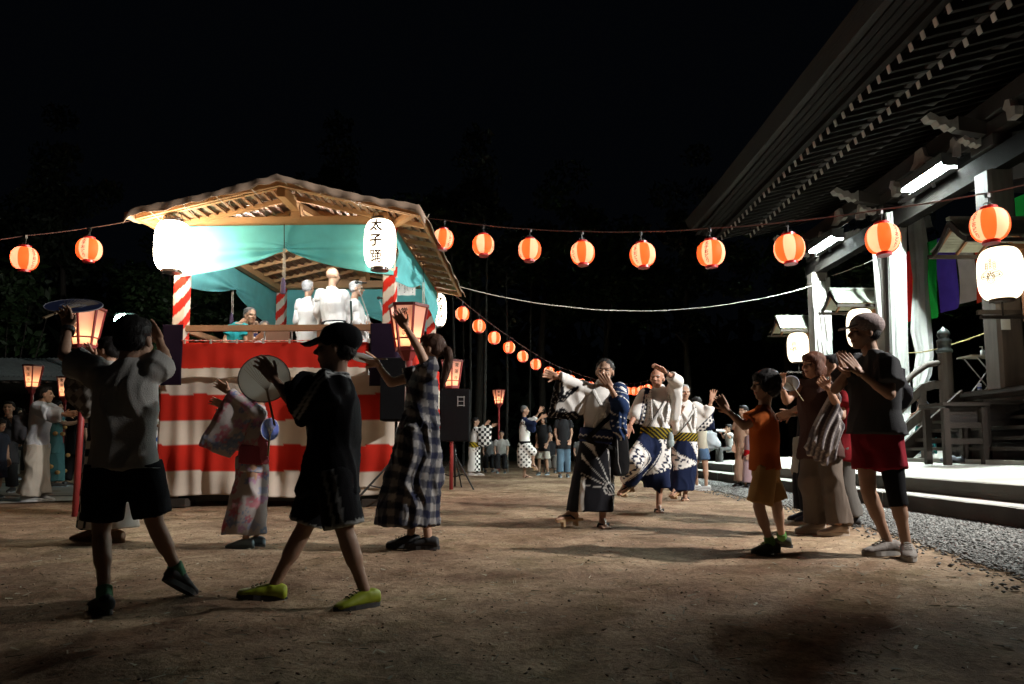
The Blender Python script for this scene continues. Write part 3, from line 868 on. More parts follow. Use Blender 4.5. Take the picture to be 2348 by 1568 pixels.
valance(YW(-.02, -o_, 0), YW(W_ + .06, -o_, 0), -vv, 3.60, 2.93, 3.285)
valance(YW(W_ + o_, -.05, 0), YW(W_ + o_, D_ + .05, 0), uu, 3.52, 2.86, 3.28, sd=1)
valance(YW(-o_, -.05, 0), YW(-o_, D_ + .05, 0), -uu, 3.52, 2.86, 3.20, sd=2)
valance(YW(-.05, D_ + o_, 0), YW(W_ + .05, D_ + o_, 0), vv, 3.60, 2.80, 3.22, sd=3)
# gather cords and tassels
tass = M('purple_tassel', (.10, .07, .13), .9, .2, 40)
for (u, v, z) in ((W_/2, -.13, 3.28), (W_ + .13, D_/2, 3.28), (-.13, D_/2, 3.2), (W_/2, D_ + .13, 3.22)):
    g = Geo(); g.tube([YW(u, v, 3.6), YW(u + .01, v, z)], .006, 6); S('gather_cord', g, wood_dark)
    g = Geo(); g.tube([YW(u, v, z), YW(u + .006, v, z - .38)], .006, 6); g.tube([YW(u + .02, v, z), YW(u + .03, v, z - .4)], .006, 6)
    S('tassel_cord', g, rope_white)
    g = Geo(); g.lathe([(.012, 0), (.024, -.02), (.022, -.05), (.03, -.07), (.034, -.2), (.03, -.21)], 12, tuple(YW(u + .01, v, z - .38))); S('tassel', g, tass, smooth=True)
# curtains round the base and on the railing
def curtain(path, zt, hem, colf, name, amp=.02, seed=0, freq=30, zrows=46):
    V = []; col = []; segs = []
    for a, b in zip(path[:-1], path[1:]):
        n = max(2, int((Vector(b) - Vector(a)).length / .022))
        for i in range(n): segs.append((Vector(a).lerp(Vector(b), i/n), nrm((Vector(b) - Vector(a)).cross(Vector((0, 0, 1))))))
    segs.append((Vector(path[-1]), segs[-1][1])); s = 0; m = len(segs)
    for j in range(zrows + 1):
        for i, (p, n) in enumerate(segs):
            s = i * .022; f = j / zrows; h = hem(s); z = zt - (zt - h) * f
            w = amp * (.25 + .75 * f) * (math.sin(s * freq + seed + .8 * math.sin(s * 7 + z * 1.5)) * .6 + .5 * math.sin(s * freq * .43 + 1.3 * math.sin(z * 2 + s)))
            w += .012 * math.sin(z * 9 + s * 5) * f
            V.append(p + n * w + Vector((0, 0, z))); col.append(colf(s, z + .006 * math.sin(s * 11), f))
    g = Geo(); g.add(V, [(j*m+i, j*m+i+1, (j+1)*m+i+1, (j+1)*m+i) for j in range(zrows) for i in range(m - 1)])
    o = S(name, g, stripe_m, smooth=True, col=np.array(col), fix=False); mo = o.modifiers.new('thick', 'SOLIDIFY'); mo.thickness = .003
def low_c(s, z, f):
    for zz, c in ((1.41, WHT), (1.075, RED), (.77, WHT), (.44, RED), (-1, WHT)):
        if z > zz: return c
a = .15
curtain([YW(-a, D_ + .1, 0), YW(-a - .03, -.1, 0), YW(W_ + a, -.1, 0), YW(W_ + a, D_ + .1, 0), YW(-a, D_ + .1, 0)], 1.65, lambda s: .13 + .02 * math.sin(s * 3), low_c, 'base_curtain', .026, 1, 26, 70)
curtain([YW(.10, -.17, 0), YW(W_ - .22, -.17, 0)], 2.06, lambda s: 1.60 + .022 * abs(math.sin(s * 6.2)), lambda s, z, f: RED if z > 1.735 else WHT, 'rail_curtain', .013, 3, 24)
curtain([YW(W_ + .17, .1, 0), YW(W_ + .17, D_ - .1, 0)], 2.06, lambda s: 1.60 + .022 * abs(math.sin(s * 6.2)), lambda s, z, f: RED if z > 1.735 else WHT, 'rail_curtain', .013, 3, 24)
purp = np.array([.012, .006, .016])
curtain([YW(-.14, .5, 0), YW(-.14, -.19, 0), YW(.13, -.20, 0)], 2.29, lambda s: 1.52, lambda s, z, f: purp, 'corner_cloth', .01, 5, 12)
curtain([YW(W_ - .20, -.20, 0), YW(W_ + .13, -.19, 0), YW(W_ + .19, .6, 0)], 2.29, lambda s: 1.50, lambda s, z, f: purp * 1.2, 'corner_cloth', .01, 5, 12)
# candy striped cord with clips
nseg = 60; V = []; 
g = Geo(); pp = [YW(.12 + (W_ - .4) * i / nseg, -.20, 2.085 - .012 * math.sin(i / nseg * PI)) for i in range(nseg + 1)]
g.tube(pp, .008, 6); c = []
for i in range(nseg + 1):
    for k in range(6): c.append(RED if (i + k // 2) % 3 else WHT)
S('striped_cord', g, stripe_m, col=np.array(c))
for i in range(8):
    g = Geo(); ybox(g, .16 + i * .335, -.205, 2.07, .022, .014, .055); S('clip', g, M('clip_plastic', (.4, .35, .3), .5))
# song sheet with brushed columns
g = Geo(); A = U(905, 634, 11.25); B = U(952, 677, 11.25); n = 14; V = []
for j in range(n + 1):
    for i in range(n + 1):
        V.append((A.x + (B.x - A.x) * i/n, A.y + .012 * math.sin(i * .9), A.z + (B.z - A.z) * j/n))
g.add(V, [(j*(n+1)+i, j*(n+1)+i+1, (j+1)*(n+1)+i+1, (j+1)*(n+1)+i) for j in range(n) for i in range(n)])
sheet = put('song_sheet', g, M('paper_sheet', (.75, .75, .72), .8, .05, trans=.3), O=A, smooth=True, fix=False)
tag(sheet, 'white sheet with brushed writing hung inside the stage', 'paper sheet')
g = Geo(); rr = random.Random(8)
for c_ in range(7):
    x = A.x + (B.x - A.x) * (.1 + c_ * .13); z = A.z - .02
    while z > B.z + .03 + .05 * (c_ % 3):
        for q in range(3):
            g.box((x + rr.uniform(-.008, .008), A.y - .016, z + rr.uniform(-.006, .006)), (rr.uniform(.003, .014), .001, rr.uniform(.002, .008)))
        z -= .021
put('brush_marks', g, ink, parent=sheet)['kind'] = 'stuff'
# lamp inside the stage
lr = root('fluorescent_lamp', YW(W_*.45, 1.5, 3.55), 'fluorescent lamp fixed under the stage roof', 'lamp')
g = Geo(); g.tube([YW(.45, .42, 3.53), YW(1.0, .42, 3.53)], .018, 10); g.tube([YW(1.6, .42, 3.53), YW(2.15, .42, 3.53)], .018, 10); put('tube', g, M('stage_tube', (1, 1, 1), .4, 0, emit=340, ecol=(1, .98, .94)), parent=lr)
g = Geo(); g.beam(YW(.35, .42, 3.58), YW(2.3, .42, 3.58), .07, .035); put('housing', g, _mc['lamp_housing'], parent=lr)

# =================================================================== big white lanterns
def big_paper(name, st, col=(1, .86, .66)): return M(name, (.9, .8, .65), .6, 0, emit=st, ecol=col)
def big_lantern(c, R0, H0, mat, label, group, text=None, ang=-PI/2, mon=False, size=.15):
    r = root('oval_lantern', c, label, 'lantern', group)
    pr = lantern_prof(R0, H0, 40, 1, 3.2, .55)
    g = Geo(); g.lathe(pr, 40, tuple(c), cap=False); put('shade', g, mat, parent=r, smooth=True)
    for s in (1, -1):
        g = Geo(); z = s * (H0/2 + .012); g.tube([Vector(c) + Vector((0, 0, z - .022)), Vector(c) + Vector((0, 0, z + .022))], R0 * .56, 28); put('ring', g, M('black_lacquer', (.03, .018, .012), .3, .1), parent=r)
    g = Geo(); h = H0/2 + .04; q = R0 * .5
    g.tube([Vector(c) + Vector(p) for p in ((-q, 0, h), (-q*.8, 0, h + .07), (0, 0, h + .10), (q*.8, 0, h + .07), (q, 0, h))], .005, 6)
    put('handle', g, blackm, parent=r)
    if text:
        V, Fc = column_text(text, size, size * 1.18, .0060)
        for a in (ang, ang + PI):
            g = Geo(); g.add(wrap_text(V, tuple(c), pr, a, .004), Fc); put('lettering', g, M('ochre_ink', (.07, .025, .005), .7, 0), parent=r, fix=False)
    if mon:   # leaf and blossom crest drawn in outline
        L_ = []
        def loop(cx, cy, rx, ry, rot, n=20):
            return [(cx + rx*math.cos(t)*math.cos(rot) - ry*math.sin(t)*math.sin(rot), cy + rx*math.cos(t)*math.sin(rot) + ry*math.sin(t)*math.cos(rot)) for t in np.linspace(0, 2*PI, n)]
        k = R0 * .58
        for (cx, cy, rx, ry, ro) in ((-.42, -.25, .45, .28, .5), (.42, -.25, .45, .28, -.5), (0, -.6, .30, .42, 0)):
            L_.append(loop(cx*k, cy*k, rx*k, ry*k, ro)); L_.append(loop(cx*k, cy*k, rx*k*.6, ry*k*.55, ro))
            L_.append([(cx*k - rx*k*.8*math.cos(ro), cy*k - rx*k*.8*math.sin(ro)), (cx*k + rx*k*.8*math.cos(ro), cy*k + rx*k*.8*math.sin(ro))])
        for cx, hh in ((-.3, .6), (0, .85), (.3, .6)):
            for q in range(4): L_.append(loop(cx*k, (.1 + hh*(.25 + q*.25))*k, .10*k, .08*k, 0, 10))
        for a in (ang, ang + PI):
            g = Geo()
            for lp in L_:
                P3 = wrap_text([Vector((x, y, 0)) for x, y in lp], tuple(c), pr, a, .004); g.tube(P3, .0055, 5)
            put('crest', g, M('ochre_ink', (.10, .045, .01), .7, 0), parent=r)
    return r
bigm = big_paper('big_lantern_paper', BIG, (1, .86, .62))
bigm2 = big_paper('big_lantern_paper_b', 5.4, (1, .84, .62))
gl = 'big white lanterns on the stage corners'
big_lantern(U(396, 565, 8.95), .215, .60, bigm, 'glaring blank white lantern at the left corner of the stage', gl)
big_lantern(U(871, 560, 9.0), .198, .60, bigm2, 'big white lantern with three brushed characters at the stage front', gl, '太子踊', -PI/2 - .12, size=.165)
big_lantern(U(999, 711, 13.75), .20, .60, bigm2, 'big white lantern at the back corner behind the striped post', gl, '太子踊', -PI/2 + .55, size=.145)

# temple lanterns under little copper roofs
tl_m = big_paper('temple_lantern_paper', TEMPLE_LANTERN, (1, .84, .58))
def copper_roof(cx, cy, z, w, label):
    r = root('lantern_roof', (cx, cy, z), label, 'little roof', 'little roofs over the temple lanterns')
    prof = [(0, .44), (.12, .32), (.24, .20), (.36, .11), (.48, .05)]
    for s in (-1, 1):
        for k in range(len(prof) - 1):
            (a, za), (b, zb) = prof[k], prof[k+1]
            for q in range(3):
                f0, f1 = q/3, (q+1)/3
                y0, y1 = a + (b-a)*f0, a + (b-a)*f1; z0, z1 = za + (zb-za)*f0, za + (zb-za)*f1
                wd = w/2 + (k + q/3) * .02
                g = Geo(); g.add([(cx - wd, cy + s*y0, z + z0), (cx + wd, cy + s*y0, z + z0), (cx + wd + .006, cy + s*y1, z + z1 + .008), (cx - wd - .006, cy + s*y1, z + z1 + .008),
                                  (cx - wd, cy + s*y0, z + z0 - .02), (cx + wd, cy + s*y0, z + z0 - .02), (cx + wd + .006, cy + s*y1, z + z1 - .012), (cx - wd - .006, cy + s*y1, z + z1 - .012)],
                                 [(0,1,2,3),(7,6,5,4),(0,4,5,1),(1,5,6,2),(2,6,7,3),(3,7,4,0)])
                put('copper_sheet', g, copper, parent=r)
    g = Geo(); g.box((cx, cy, z + .45), (w + .1, .09, .05)); put('ridge', g, copper, parent=r)
    for s in (-1, 1):
        g = Geo(); wd = w/2 + .03
        P_ = [(cx + s*wd, cy + y, z + zz - .06) for y, zz in [(-b, c) for b, c in reversed(prof)] + prof[1:]]
        for a, b in zip(P_[:-1], P_[1:]): g.beam(a, b, .03, .09)
        put('barge_board', g, wood_dark, parent=r)
        g = Geo(); g.beam((cx - w/2 - .1, cy + s*.5, z - .03), (cx + w/2 + .1, cy + s*.5, z - .03), .05, .06); put('eave_beam', g, wood_old, parent=r)
    for k in range(5):
        g = Geo(); x = cx - w/2 + k * w/4; g.beam((x, cy - .5, z), (x, cy, z + .27), .035, .04); g.beam((x, cy + .5, z), (x, cy, z + .27), .035, .04); put('rafter', g, wood_mid, parent=r)
    g = Geo(); g.beam((cx - .1, cy, z + .02), (PX_ - .1, cy + .1, z + .02), .06, .08); put('arm', g, wood_mid, parent=r)
    g = Geo(); g.beam((cx + w*.32, cy + .12, z), (cx + w*.32, cy + .12, z - 1.15), .10, .06); put('back_post', g, wood_mid, parent=r)
    return r
for (px, py, d, w, lw, lh, l1, l2) in (
    (1829, 797, 20.6, 1.12, .29, .82, 'white crest lantern on the far temple pillar, above the bobbed woman', 'little copper roof above the farthest crest lantern'),
    (1972, 752, 16.9, 1.28, .30, .86, 'white crest lantern half hidden behind the man in the cap', 'little copper roof over the lantern behind the capped man'),
    (2293, 628, 11.3, 1.44, .315, .80, 'large white crest lantern beside the near temple pillar', 'little copper roof above the large crest lantern')):
    c = U(px, py, d)
    big_lantern(c, lw, lh, tl_m, l1, 'white crest lanterns on the temple pillars', None, -PI/2 - (1.0 if px > 2200 else .7), mon=True)
    copper_roof(c.x, c.y, c.z + lh/2 + .03, w, l2)
    g = Geo(); zz = c.z - lh/2 - .28
    g.beam((c.x - .35, c.y, zz), (c.x + .7, c.y, zz), .05, .05); g.beam((c.x, c.y, zz), (c.x, c.y, zz + .24), .02, .02)
    o = put('steady_bar', g, wood_old, O=(c.x, c.y, zz)); tag(o, l1.replace('white crest lantern', 'thin wooden bar under the crest lantern').replace('large thin', 'thin').replace('large ', '')[:110], 'wooden bar')

# =================================================================== hexagonal lamps on red poles
pink = paper('bonbori_paper', (.95, .60, .50), .7)
def bonbori(px, py, d, h, label, textrot=-PI/2, lean=0.0, energy=BONBORI, txt='常蓮寺', lit=True):
    c = U(px, py, d)           # centre of the lamp body
    k = h / .46
    r = root('pole_lamp', (c.x, c.y, 0), label, 'pole lamp', 'hexagonal paper lamps on red poles')
    rt, rb = .205 * k, .125 * k; z1, z0 = c.z + h/2, c.z - h/2
    P = lambda rr, a, z: Vector((c.x + rr * math.cos(a), c.y + rr * math.sin(a), z))
    A = [textrot + PI/6 + i * PI/3 for i in range(6)]
    for i in range(6):
        a, b = A[i - 1], A[i]
        g = Geo(); q = .985
        g.add([P(rb*q, a, z0), P(rb*q, b, z0), P(rt*q, b, z1), P(rt*q, a, z1)], [(0, 1, 2, 3)]); put('paper_pane', g, pink, parent=r, fix=False)
        g = Geo(); g.beam(P(rb, a, z0 - .02), P(rt, a, z1), .022*k, .022*k); put('frame_post', g, red_wood, parent=r)
        f = .24; g = Geo(); ra = rb + (rt - rb) * f
        g.beam(P(ra, a, z0 + h*f), P(ra, b, z0 + h*f), .012*k, .016*k); put('cross_bar', g, red_wood, parent=r)
        g = Geo(); g.beam(P(rt*1.02, a, z1), P(rt*1.02, b, z1), .03*k, .03*k); put('top_rail', g, M('dark_red_wood', (.12, .015, .015), .5), parent=r)
        g = Geo(); g.beam(P(rb, a, z0), P(rb, b, z0), .03*k, .04*k); put('bottom_rail', g, red_wood, parent=r)
    g = Geo(); g.loft([[P(rb*.95, a, z0 - .01) for a in A], [P(rb*.4, a, z0 - .12*k) for a in A]]); put('cup', g, red_wood, parent=r)
    g = Geo(); g.tube([(c.x, c.y, -.02), (c.x + .01, c.y, z0 - .1*k)], .034 if k > .9 else .03, 12); put('pole', g, red_wood, parent=r, smooth=True)
    cols = txt if isinstance(txt, list) else [txt]
    sz = (.075 if len(cols) == 1 else .058) * k
    for ci, s in enumerate(cols):
        V, Fc = column_text(s, sz, sz * (1.5 if len(cols) == 1 else 1.1), .0012)
        am = textrot; apr = math.cos(PI/6); g = Geo(); out = []
        tx = Vector((-math.sin(am), math.cos(am), 0)); 
        for p in V:
            z = c.z + .04*k + p.y; rr = (rb + (rt - rb) * (z - z0) / h) * apr + .004
            ox = p.x + (.0 if len(cols) == 1 else (.038*k if ci == 0 else -.038*k))
            out.append((c.x + rr*math.cos(am) + tx.x * ox, c.y + rr*math.sin(am) + tx.y * ox, z))
        g.add(out, Fc); put('lettering', g, ink, parent=r, fix=False)
    if lit: point_lamp('bulb', (c.x, c.y, z0 + .28*h), energy * k, (1, .60, .30), .03, r)
    return r
bonbori(936, 752, 7.3, .43, 'red framed hexagonal lamp on a pole behind the woman in the checked dress', -PI/2 - .12)
bonbori(196, 752, 8.1, .42, 'red framed hexagonal lamp on the red pole beside the boy in grey', -PI/2 - .5, txt=['重要民俗', '文化財指定'])
bonbori(1036, 858, 13.3, .47, 'pink lit hexagonal lamp showing beside the ponytail', -PI/2 + .6)
bonbori(1143, 910, 23.5, .45, 'small orange hexagonal lamp far behind the woman in the checkered yukata')
bonbori(75, 864, 15.5, .46, 'orange hexagonal lamp above the person with the rucksack')
bonbori(150, 888, 17.5, .46, 'orange hexagonal lamp half hidden behind the red pole')
# =================================================================== white drapes, flags, furniture by the temple
vinyl = M('white_vinyl', (.66, .65, .62), .55, .12, 3, .25, 14, trans=.25, spec=.4)
def drape(name, pts, label, seed=0, nf=7, flare=None, m=None):
    """bunched cloth hanging along pts [(pos, half width, half depth)]"""
    rings = []; n = 64; rs = random.Random(seed); ph = rs.uniform(0, 6)
    P = []
    for (a, wa, da), (b, wb, db) in zip(pts[:-1], pts[1:]):
        k = max(3, int((Vector(b) - Vector(a)).length / .05))
        for i in range(k):
            t = i / k; P.append((Vector(a).lerp(Vector(b), t), wa + (wb - wa) * t, da + (db - da) * t))
    P.append((Vector(pts[-1][0]), pts[-1][1], pts[-1][2]))
    for p, w, d in P:
        ring = []
        for k in range(n):
            t = 2 * PI * k / n
            f = 1 + .16 * math.sin(t * nf + ph + p.z * .25) + .07 * math.sin(t * (nf * 2 + 1) + p.z * .6)
            ring.append((p.x + w * f * math.cos(t) , p.y + d * f * math.sin(t), p.z))
        rings.append(ring)
    g = Geo(); g.loft(rings)
    o = put(name, g, m or vinyl, O=rings[-1][0], smooth=True); tag(o, label, 'white drape')
    return o
d1 = drape('white_drape', [(U(2052, 488, 15.6), .20, .10), (U(2056, 600, 15.6), .17, .12), (U(2060, 800, 15.6), .16, .12), (U(2066, 925, 15.6), .17, .13), (U(2070, 945, 15.6), .12, .1), (U(2078, 975, 15.5), .24, .18), (U(2092, 1042, 15.3), .36, .24)],
      'long white vinyl drape tied near its foot beside the capped man', 1, 9)
drape('white_drape', [(U(2096, 478, 16.4), .14, .10), (U(2104, 560, 16.2), .18, .12), (U(2108, 645, 16.0), .13, .1), (U(2110, 760, 16.0), .20, .13), (U(2118, 815, 15.9), .16, .12), (U(2112, 860, 15.8), .17, .12), (U(2104, 893, 15.7), .10, .08)],
      'twisted white drape hanging next to the coloured flag cloth', 5, 7)
drape('white_drape', [(U(2003, 575, 15.9), .03, .03), (U(2010, 640, 15.9), .05, .03), (U(2018, 740, 15.9), .03, .03)], 'thin strip of white vinyl hanging behind the lettered lantern', 3, 4)
# sheet around the far pillar
g = Geo(); n = 30; V = []
pf = U(1887, 700, 19.55)
for j in range(41):
    z = 5.3 - j * .105
    for i in range(n + 1):
        t = i / n - .5; V.append((PX_ + t * .47, 19.8 - .235 - .02 * math.sin(i * .8 + z * 2) - .012 * math.sin(z * 9 + i), z - (abs(t) < .28) * max(0, (.28 - abs(t)) * 2.0) * (j == 0)))
g.add(V, [(j*(n+1)+i, j*(n+1)+i+1, (j+1)*(n+1)+i+1, (j+1)*(n+1)+i) for j in range(40) for i in range(n)])
o = put('pillar_wrap', g, vinyl, O=(PX_, 19.55, .4), smooth=True, fix=False); tag(o, 'clear white wrapping around the far temple pillar', 'wrapping')
# five-colour temple cloth
fl = root('striped_flag_cloth', (9.2, 16, 3.6), 'five coloured temple cloth of red, yellow, green, purple and white strips', 'flag cloth')
cols = [('red', (.62, .02, .02)), ('yellow', (.75, .5, .04)), ('green', (.015, .36, .06)), ('purple', (.08, .045, .38)), ('white', (.72, .75, .82)), ('red', (.68, .06, .03)), ('yellow', (.75, .5, .04)), ('green', (.015, .36, .06))]
Ye = [17.55, 16.75, 16.35, 15.7, 15.0, 14.45, 13.85, 13.3, 12.8]
for i, (nm, c) in enumerate(cols):
    ya, yb = Ye[i], Ye[i+1]; g = Geo(); V = []; nx, nz = 14, 26
    for j in range(nz + 1):
        for q in range(nx + 1):
            t = q / nx; y = ya + (yb - ya) * t; f = j / nz
            zt = 5.25 + .05*math.sin(y*2); zb = 3.62 + .06 * math.sin(i * 2.1) + .05 * t
            V.append((9.2 + .05 * math.sin(y * 9 + f * 1.5) * f + .03 * math.sin(f * 5 + i) + .06 * math.sin(t*PI)*f, y + .03 * f * math.sin(i), zt + (zb - zt) * f))
    g.add(V, [(j*(nx+1)+q, j*(nx+1)+q+1, (j+1)*(nx+1)+q+1, (j+1)*(nx+1)+q) for j in range(nz) for q in range(nx)])
    put('strip', g, cloth_mat(nm + '_strip' + ('b' if i == 5 else ''), tuple(min(.85, q * 1.3) for q in c), trans=.05), parent=fl, smooth=True, fix=False)
# folding table with pump bottle
tb = root('folding_table', (8.5, 13.2, 1.69), 'white folding table with crossed legs on the temple veranda', 'table')
g = Geo(); zt = 2.36; g.box((8.5, 13.2, zt), (.80, .44, .028)); put('tabletop', g, M('table_white', (.55, .52, .42), .5, .15), parent=tb)
for s in (-1, 1):
    for a in (-1, 1):
        g = Geo(); g.tube([(8.5 + a*.28, 13.2 + s*.18, zt - .02), (8.5 - a*.22, 13.2 + s*.18, 1.69)], .013, 8); put('leg', g, M('bright_steel', (.7, .7, .7), .3, .1, metal=.5), parent=tb)
p = Vector((8.40, 13.14, zt + .014)); r = root('pump_bottle', p, 'small clear pump bottle standing on the folding table', 'bottle')
g = Geo(); g.lathe([(.034, 0), (.036, .02), (.036, .09), (.02, .11), (.014, .12)], 14, tuple(p)); put('bottle', g, M('clear_plastic', (.7, .75, .78), .2, .05), parent=r, smooth=True)
g = Geo(); g.tube([p + V3(0, 0, .12), p + V3(0, 0, .165)], .008, 8); g.beam(p + V3(.01, 0, .165), p + V3(-.045, 0, .16), .014, .012); put('pump', g, M('white_plastic', (.8, .8, .8), .4), parent=r)
p = U(2157, 906, 12.9); p.z = 1.735; p.x = 8.16; r = root('drink_can', p, 'blue and white can standing on the veranda edge by the newel post', 'can')
g = Geo(); g.lathe([(.03, 0), (.034, .01), (.034, .11), (.028, .125)], 14, tuple(p)); put('can', g, M('can_white', (.6, .65, .75), .3), parent=r, smooth=True)
g = Geo(); g.lathe([(.0345, .03), (.0345, .06)], 14, tuple(p), cap=False); put('band', g, M('can_blue', (.05, .1, .45), .3), parent=r)
# wooden stands on the platform in front of the stairs
def wood_stand(x0, x1, y, z0, h, label, cat='wooden stand'):
    r = root('wooden_stand', ((x0+x1)/2, y, z0), label, cat)
    for x in (x0, x1):
        for dy in (0, .5):
            g = Geo(); g.beam((x, y + dy, z0), (x, y + dy, z0 + h), .085, .085); put('leg', g, wood_old, parent=r)
    for z in (.42, .70):
        g = Geo(); g.beam((x0, y, z0 + z*h), (x1, y, z0 + z*h), .05, .08); put('rail', g, wood_old, parent=r)
        g = Geo(); g.beam((x0, y + .5, z0 + z*h), (x1, y + .5, z0 + z*h), .05, .06); put('rail', g, wood_old, parent=r)
    for k in range(2):
        g = Geo(); g.box(((x0+x1)/2 + .02, y + .06, z0 + h*(.80 + k*.17)), (x1 - x0 - .05, .03, h*.165)); put('board', g, wood_dark if k == 0 else wood_old, parent=r)
    g = Geo(); g.box(((x0+x1)/2, y + .25, z0 + h*1.07), (x1 - x0 + .14, .66, .05)); put('top_board', g, wood_old, parent=r)
wood_stand(6.42, 6.98, 11.0, .48, .84, 'dark wooden stand with board panel before the temple stairs')
wood_stand(7.15, 7.95, 11.2, .50, .86, 'second dark wooden stand at the picture edge before the stairs')
# shoes under the stand
for dx, yaw, slb in ((0, .1, 'grey trainer under the wooden stand, the one closer to its leg'), (.17, .25, 'grey trainer under the wooden stand, the one farther in')):
    p = V3(6.72 + dx, 11.5, .50); r = root('shoe', p, slb, 'shoe', 'pair of trainers under the wooden stand')
    g = Geo(); g.ell(p + V3(0, 0, .05), (.13, .05, .05)); g.ell(p + V3(.07, 0, .07), (.06, .045, .05)); put('upper', g, M('grey_trainer', (.2, .22, .26), .7), parent=r, smooth=True)
    g = Geo(); g.box(p + V3(0, 0, .012), (.27, .09, .024)); put('sole', g, M('pale_sole', (.55, .55, .55), .7), parent=r)
# notice card tied to the near pillar
p = U(2305, 742, 12.05); g = Geo(); g.box(p, (.15, .008, .2)); o = put('notice_card', g, M('paper_sheet'), O=p); tag(o, 'small blank white card tied to the near temple pillar', 'card')
g = Geo(); g.beam(U(2240, 716, 12.0), U(2420, 716, 12.0), .06, .07); o = put('rail_bar', g, wood_old, O=U(2240, 716, 12.0)); tag(o, 'dark horizontal bar across the near temple pillar', 'bar')

# =================================================================== loudspeakers
box_m = M('speaker_black', (.007, .007, .008), .8, .2, 10, .1, spec=.08)
def tripod(c, ztop, spread, r, hub=.95, legs=(20, 140, 260), bars=True):
    g = Geo(); g.tube([(c[0], c[1], .05), (c[0], c[1], ztop)], .018, 10); put('pole', g, blackm, parent=r, smooth=True)
    for a in legs:
        a = R(a); e = Vector((c[0] + spread*math.cos(a), c[1] + spread*math.sin(a), .015)); t = Vector((c[0], c[1], hub))
        g = Geo(); g.tube([t, e], .014, 8); put('leg', g, blackm, parent=r)
        g = Geo(); g.tube([t.lerp(e, .55), Vector((c[0], c[1], .22))], .009, 6); put('brace', g, blackm, parent=r)
def speaker(px0, px1, py0, py1, d, depth, label, st_label, spread, yaw=0, face='front', port=False):
    c = U((px0+px1)/2, (py0+py1)/2, d); w = (px1-px0)/F_PX*d; h = (py1-py0)/F_PX*d
    r = root('loudspeaker', (c.x, c.y, c.z - h/2), label, 'loudspeaker'); rot = Matrix.Rotation(yaw, 3, 'Z')
    g = Geo(); g.box(c, (w, depth, h), rot); o = put('cabinet', g, box_m, parent=r)
    b = o.modifiers.new('b', 'BEVEL'); b.width = .015; b.segments = 2
    def at(x, z, y=-depth/2): return c + rot @ Vector((x, y, z))
    g = Geo(); g.box(at(0, 0, -depth/2 - .008), (w*.92, .012, h*.95), rot); put('grille', g, M('grille_mesh', (.008, .008, .009), .8, .3, 60, .5, 400, spec=.05), parent=r)
    if port:
        g = Geo(); a = w*.32; x0 = w*.22; z0 = h*.26
        for (ox, oz, sx, sz) in ((0, .075, .12, .012), (0, -.075, .12, .012), (-.055, 0, .012, .16), (.055, 0, .012, .16), (0, 0, .1, .008)): g.box(at(x0 + ox, z0 + oz, -depth/2 - .018), (sx*1.15, .008, sz*1.15), rot)
        put('port_frame', g, M('grey_print', (.25, .25, .25), .6), parent=r)
    s = root('speaker_stand', (c.x, c.y, 0), st_label, 'tripod stand'); tripod((c.x, c.y + .02), c.z - h/2 + .01, spread, s, hub=min(.62, c.z - h/2 - .1) , legs=(-165, -45, 80))
speaker(877, 940, 823, 966, 8.95, .36, 'black loudspeaker on a stand at the stage corner', 'black tripod stand under the loudspeaker at the stage corner', .55)
speaker(1010, 1077, 893, 1012, 13.4, .42, 'black loudspeaker with grey framed port behind the ponytailed woman', 'black tripod stand carrying the loudspeaker with the grey port', .50, port=True)
# microphones on the stage
for (px, py, d, bx, bz, lb) in ((817, 647, 10.0, 843, 742, 'microphone on a boom stand beside the singers'), (868, 683, 10.6, 880, 742, 'second microphone poking out beside the striped post')):
    hd = U(px, py, d); el = U(bx, 722, d); ft = Vector((el.x, el.y, 1.54)); r = root('microphone_stand', ft, lb, 'microphone')
    g = Geo(); g.tube([ft, el], .009, 8); put('pole', g, steel, parent=r)
    g = Geo(); tl = hd.lerp(el, .2); g.tube([tl, hd.lerp(el, 1.25)], .007, 8); put('boom', g, steel, parent=r)
    g = Geo(); g.tube([hd + V3(.14, 0, -.01), hd + V3(.02, 0, 0)], [.011, .015], 10); g.ell(hd, (.028, .024, .024)); put('microphone', g, blackm, parent=r, smooth=True)
    for a in (0, 120, 240):
        g = Geo(); g.tube([ft + V3(0, 0, .08), ft + V3(.28*math.cos(R(a)), .28*math.sin(R(a)), .01)], .009, 6); put('leg', g, steel, parent=r)
# folding chair on the stage
c = U(637, 772, 10.2); r = root('folding_chair', (c.x, c.y, 1.54), 'brown backed folding chair behind the stage railing', 'chair')
g = Geo(); g.box(c, (.34, .03, .24)); o = put('backrest', g, M('chair_vinyl', (.14, .06, .035), .5, .2), parent=r); b = o.modifiers.new('b', 'BEVEL'); b.width = .03; b.segments = 3; b.limit_method = 'NONE'
g = Geo(); g.box((c.x, c.y + .22, 1.95), (.38, .38, .04)); put('seat', g, _mc['chair_vinyl'], parent=r)
for s in (-1, 1):
    g = Geo(); g.tube([(c.x + s*.19, c.y, c.z + .1), (c.x + s*.19, c.y + .05, 1.95), (c.x + s*.19, c.y + .38, 1.55)], .011, 8); g.tube([(c.x + s*.19, c.y + .3, 1.95), (c.x + s*.19, c.y + .02, 1.55)], .011, 8); put('leg', g, steel, parent=r)
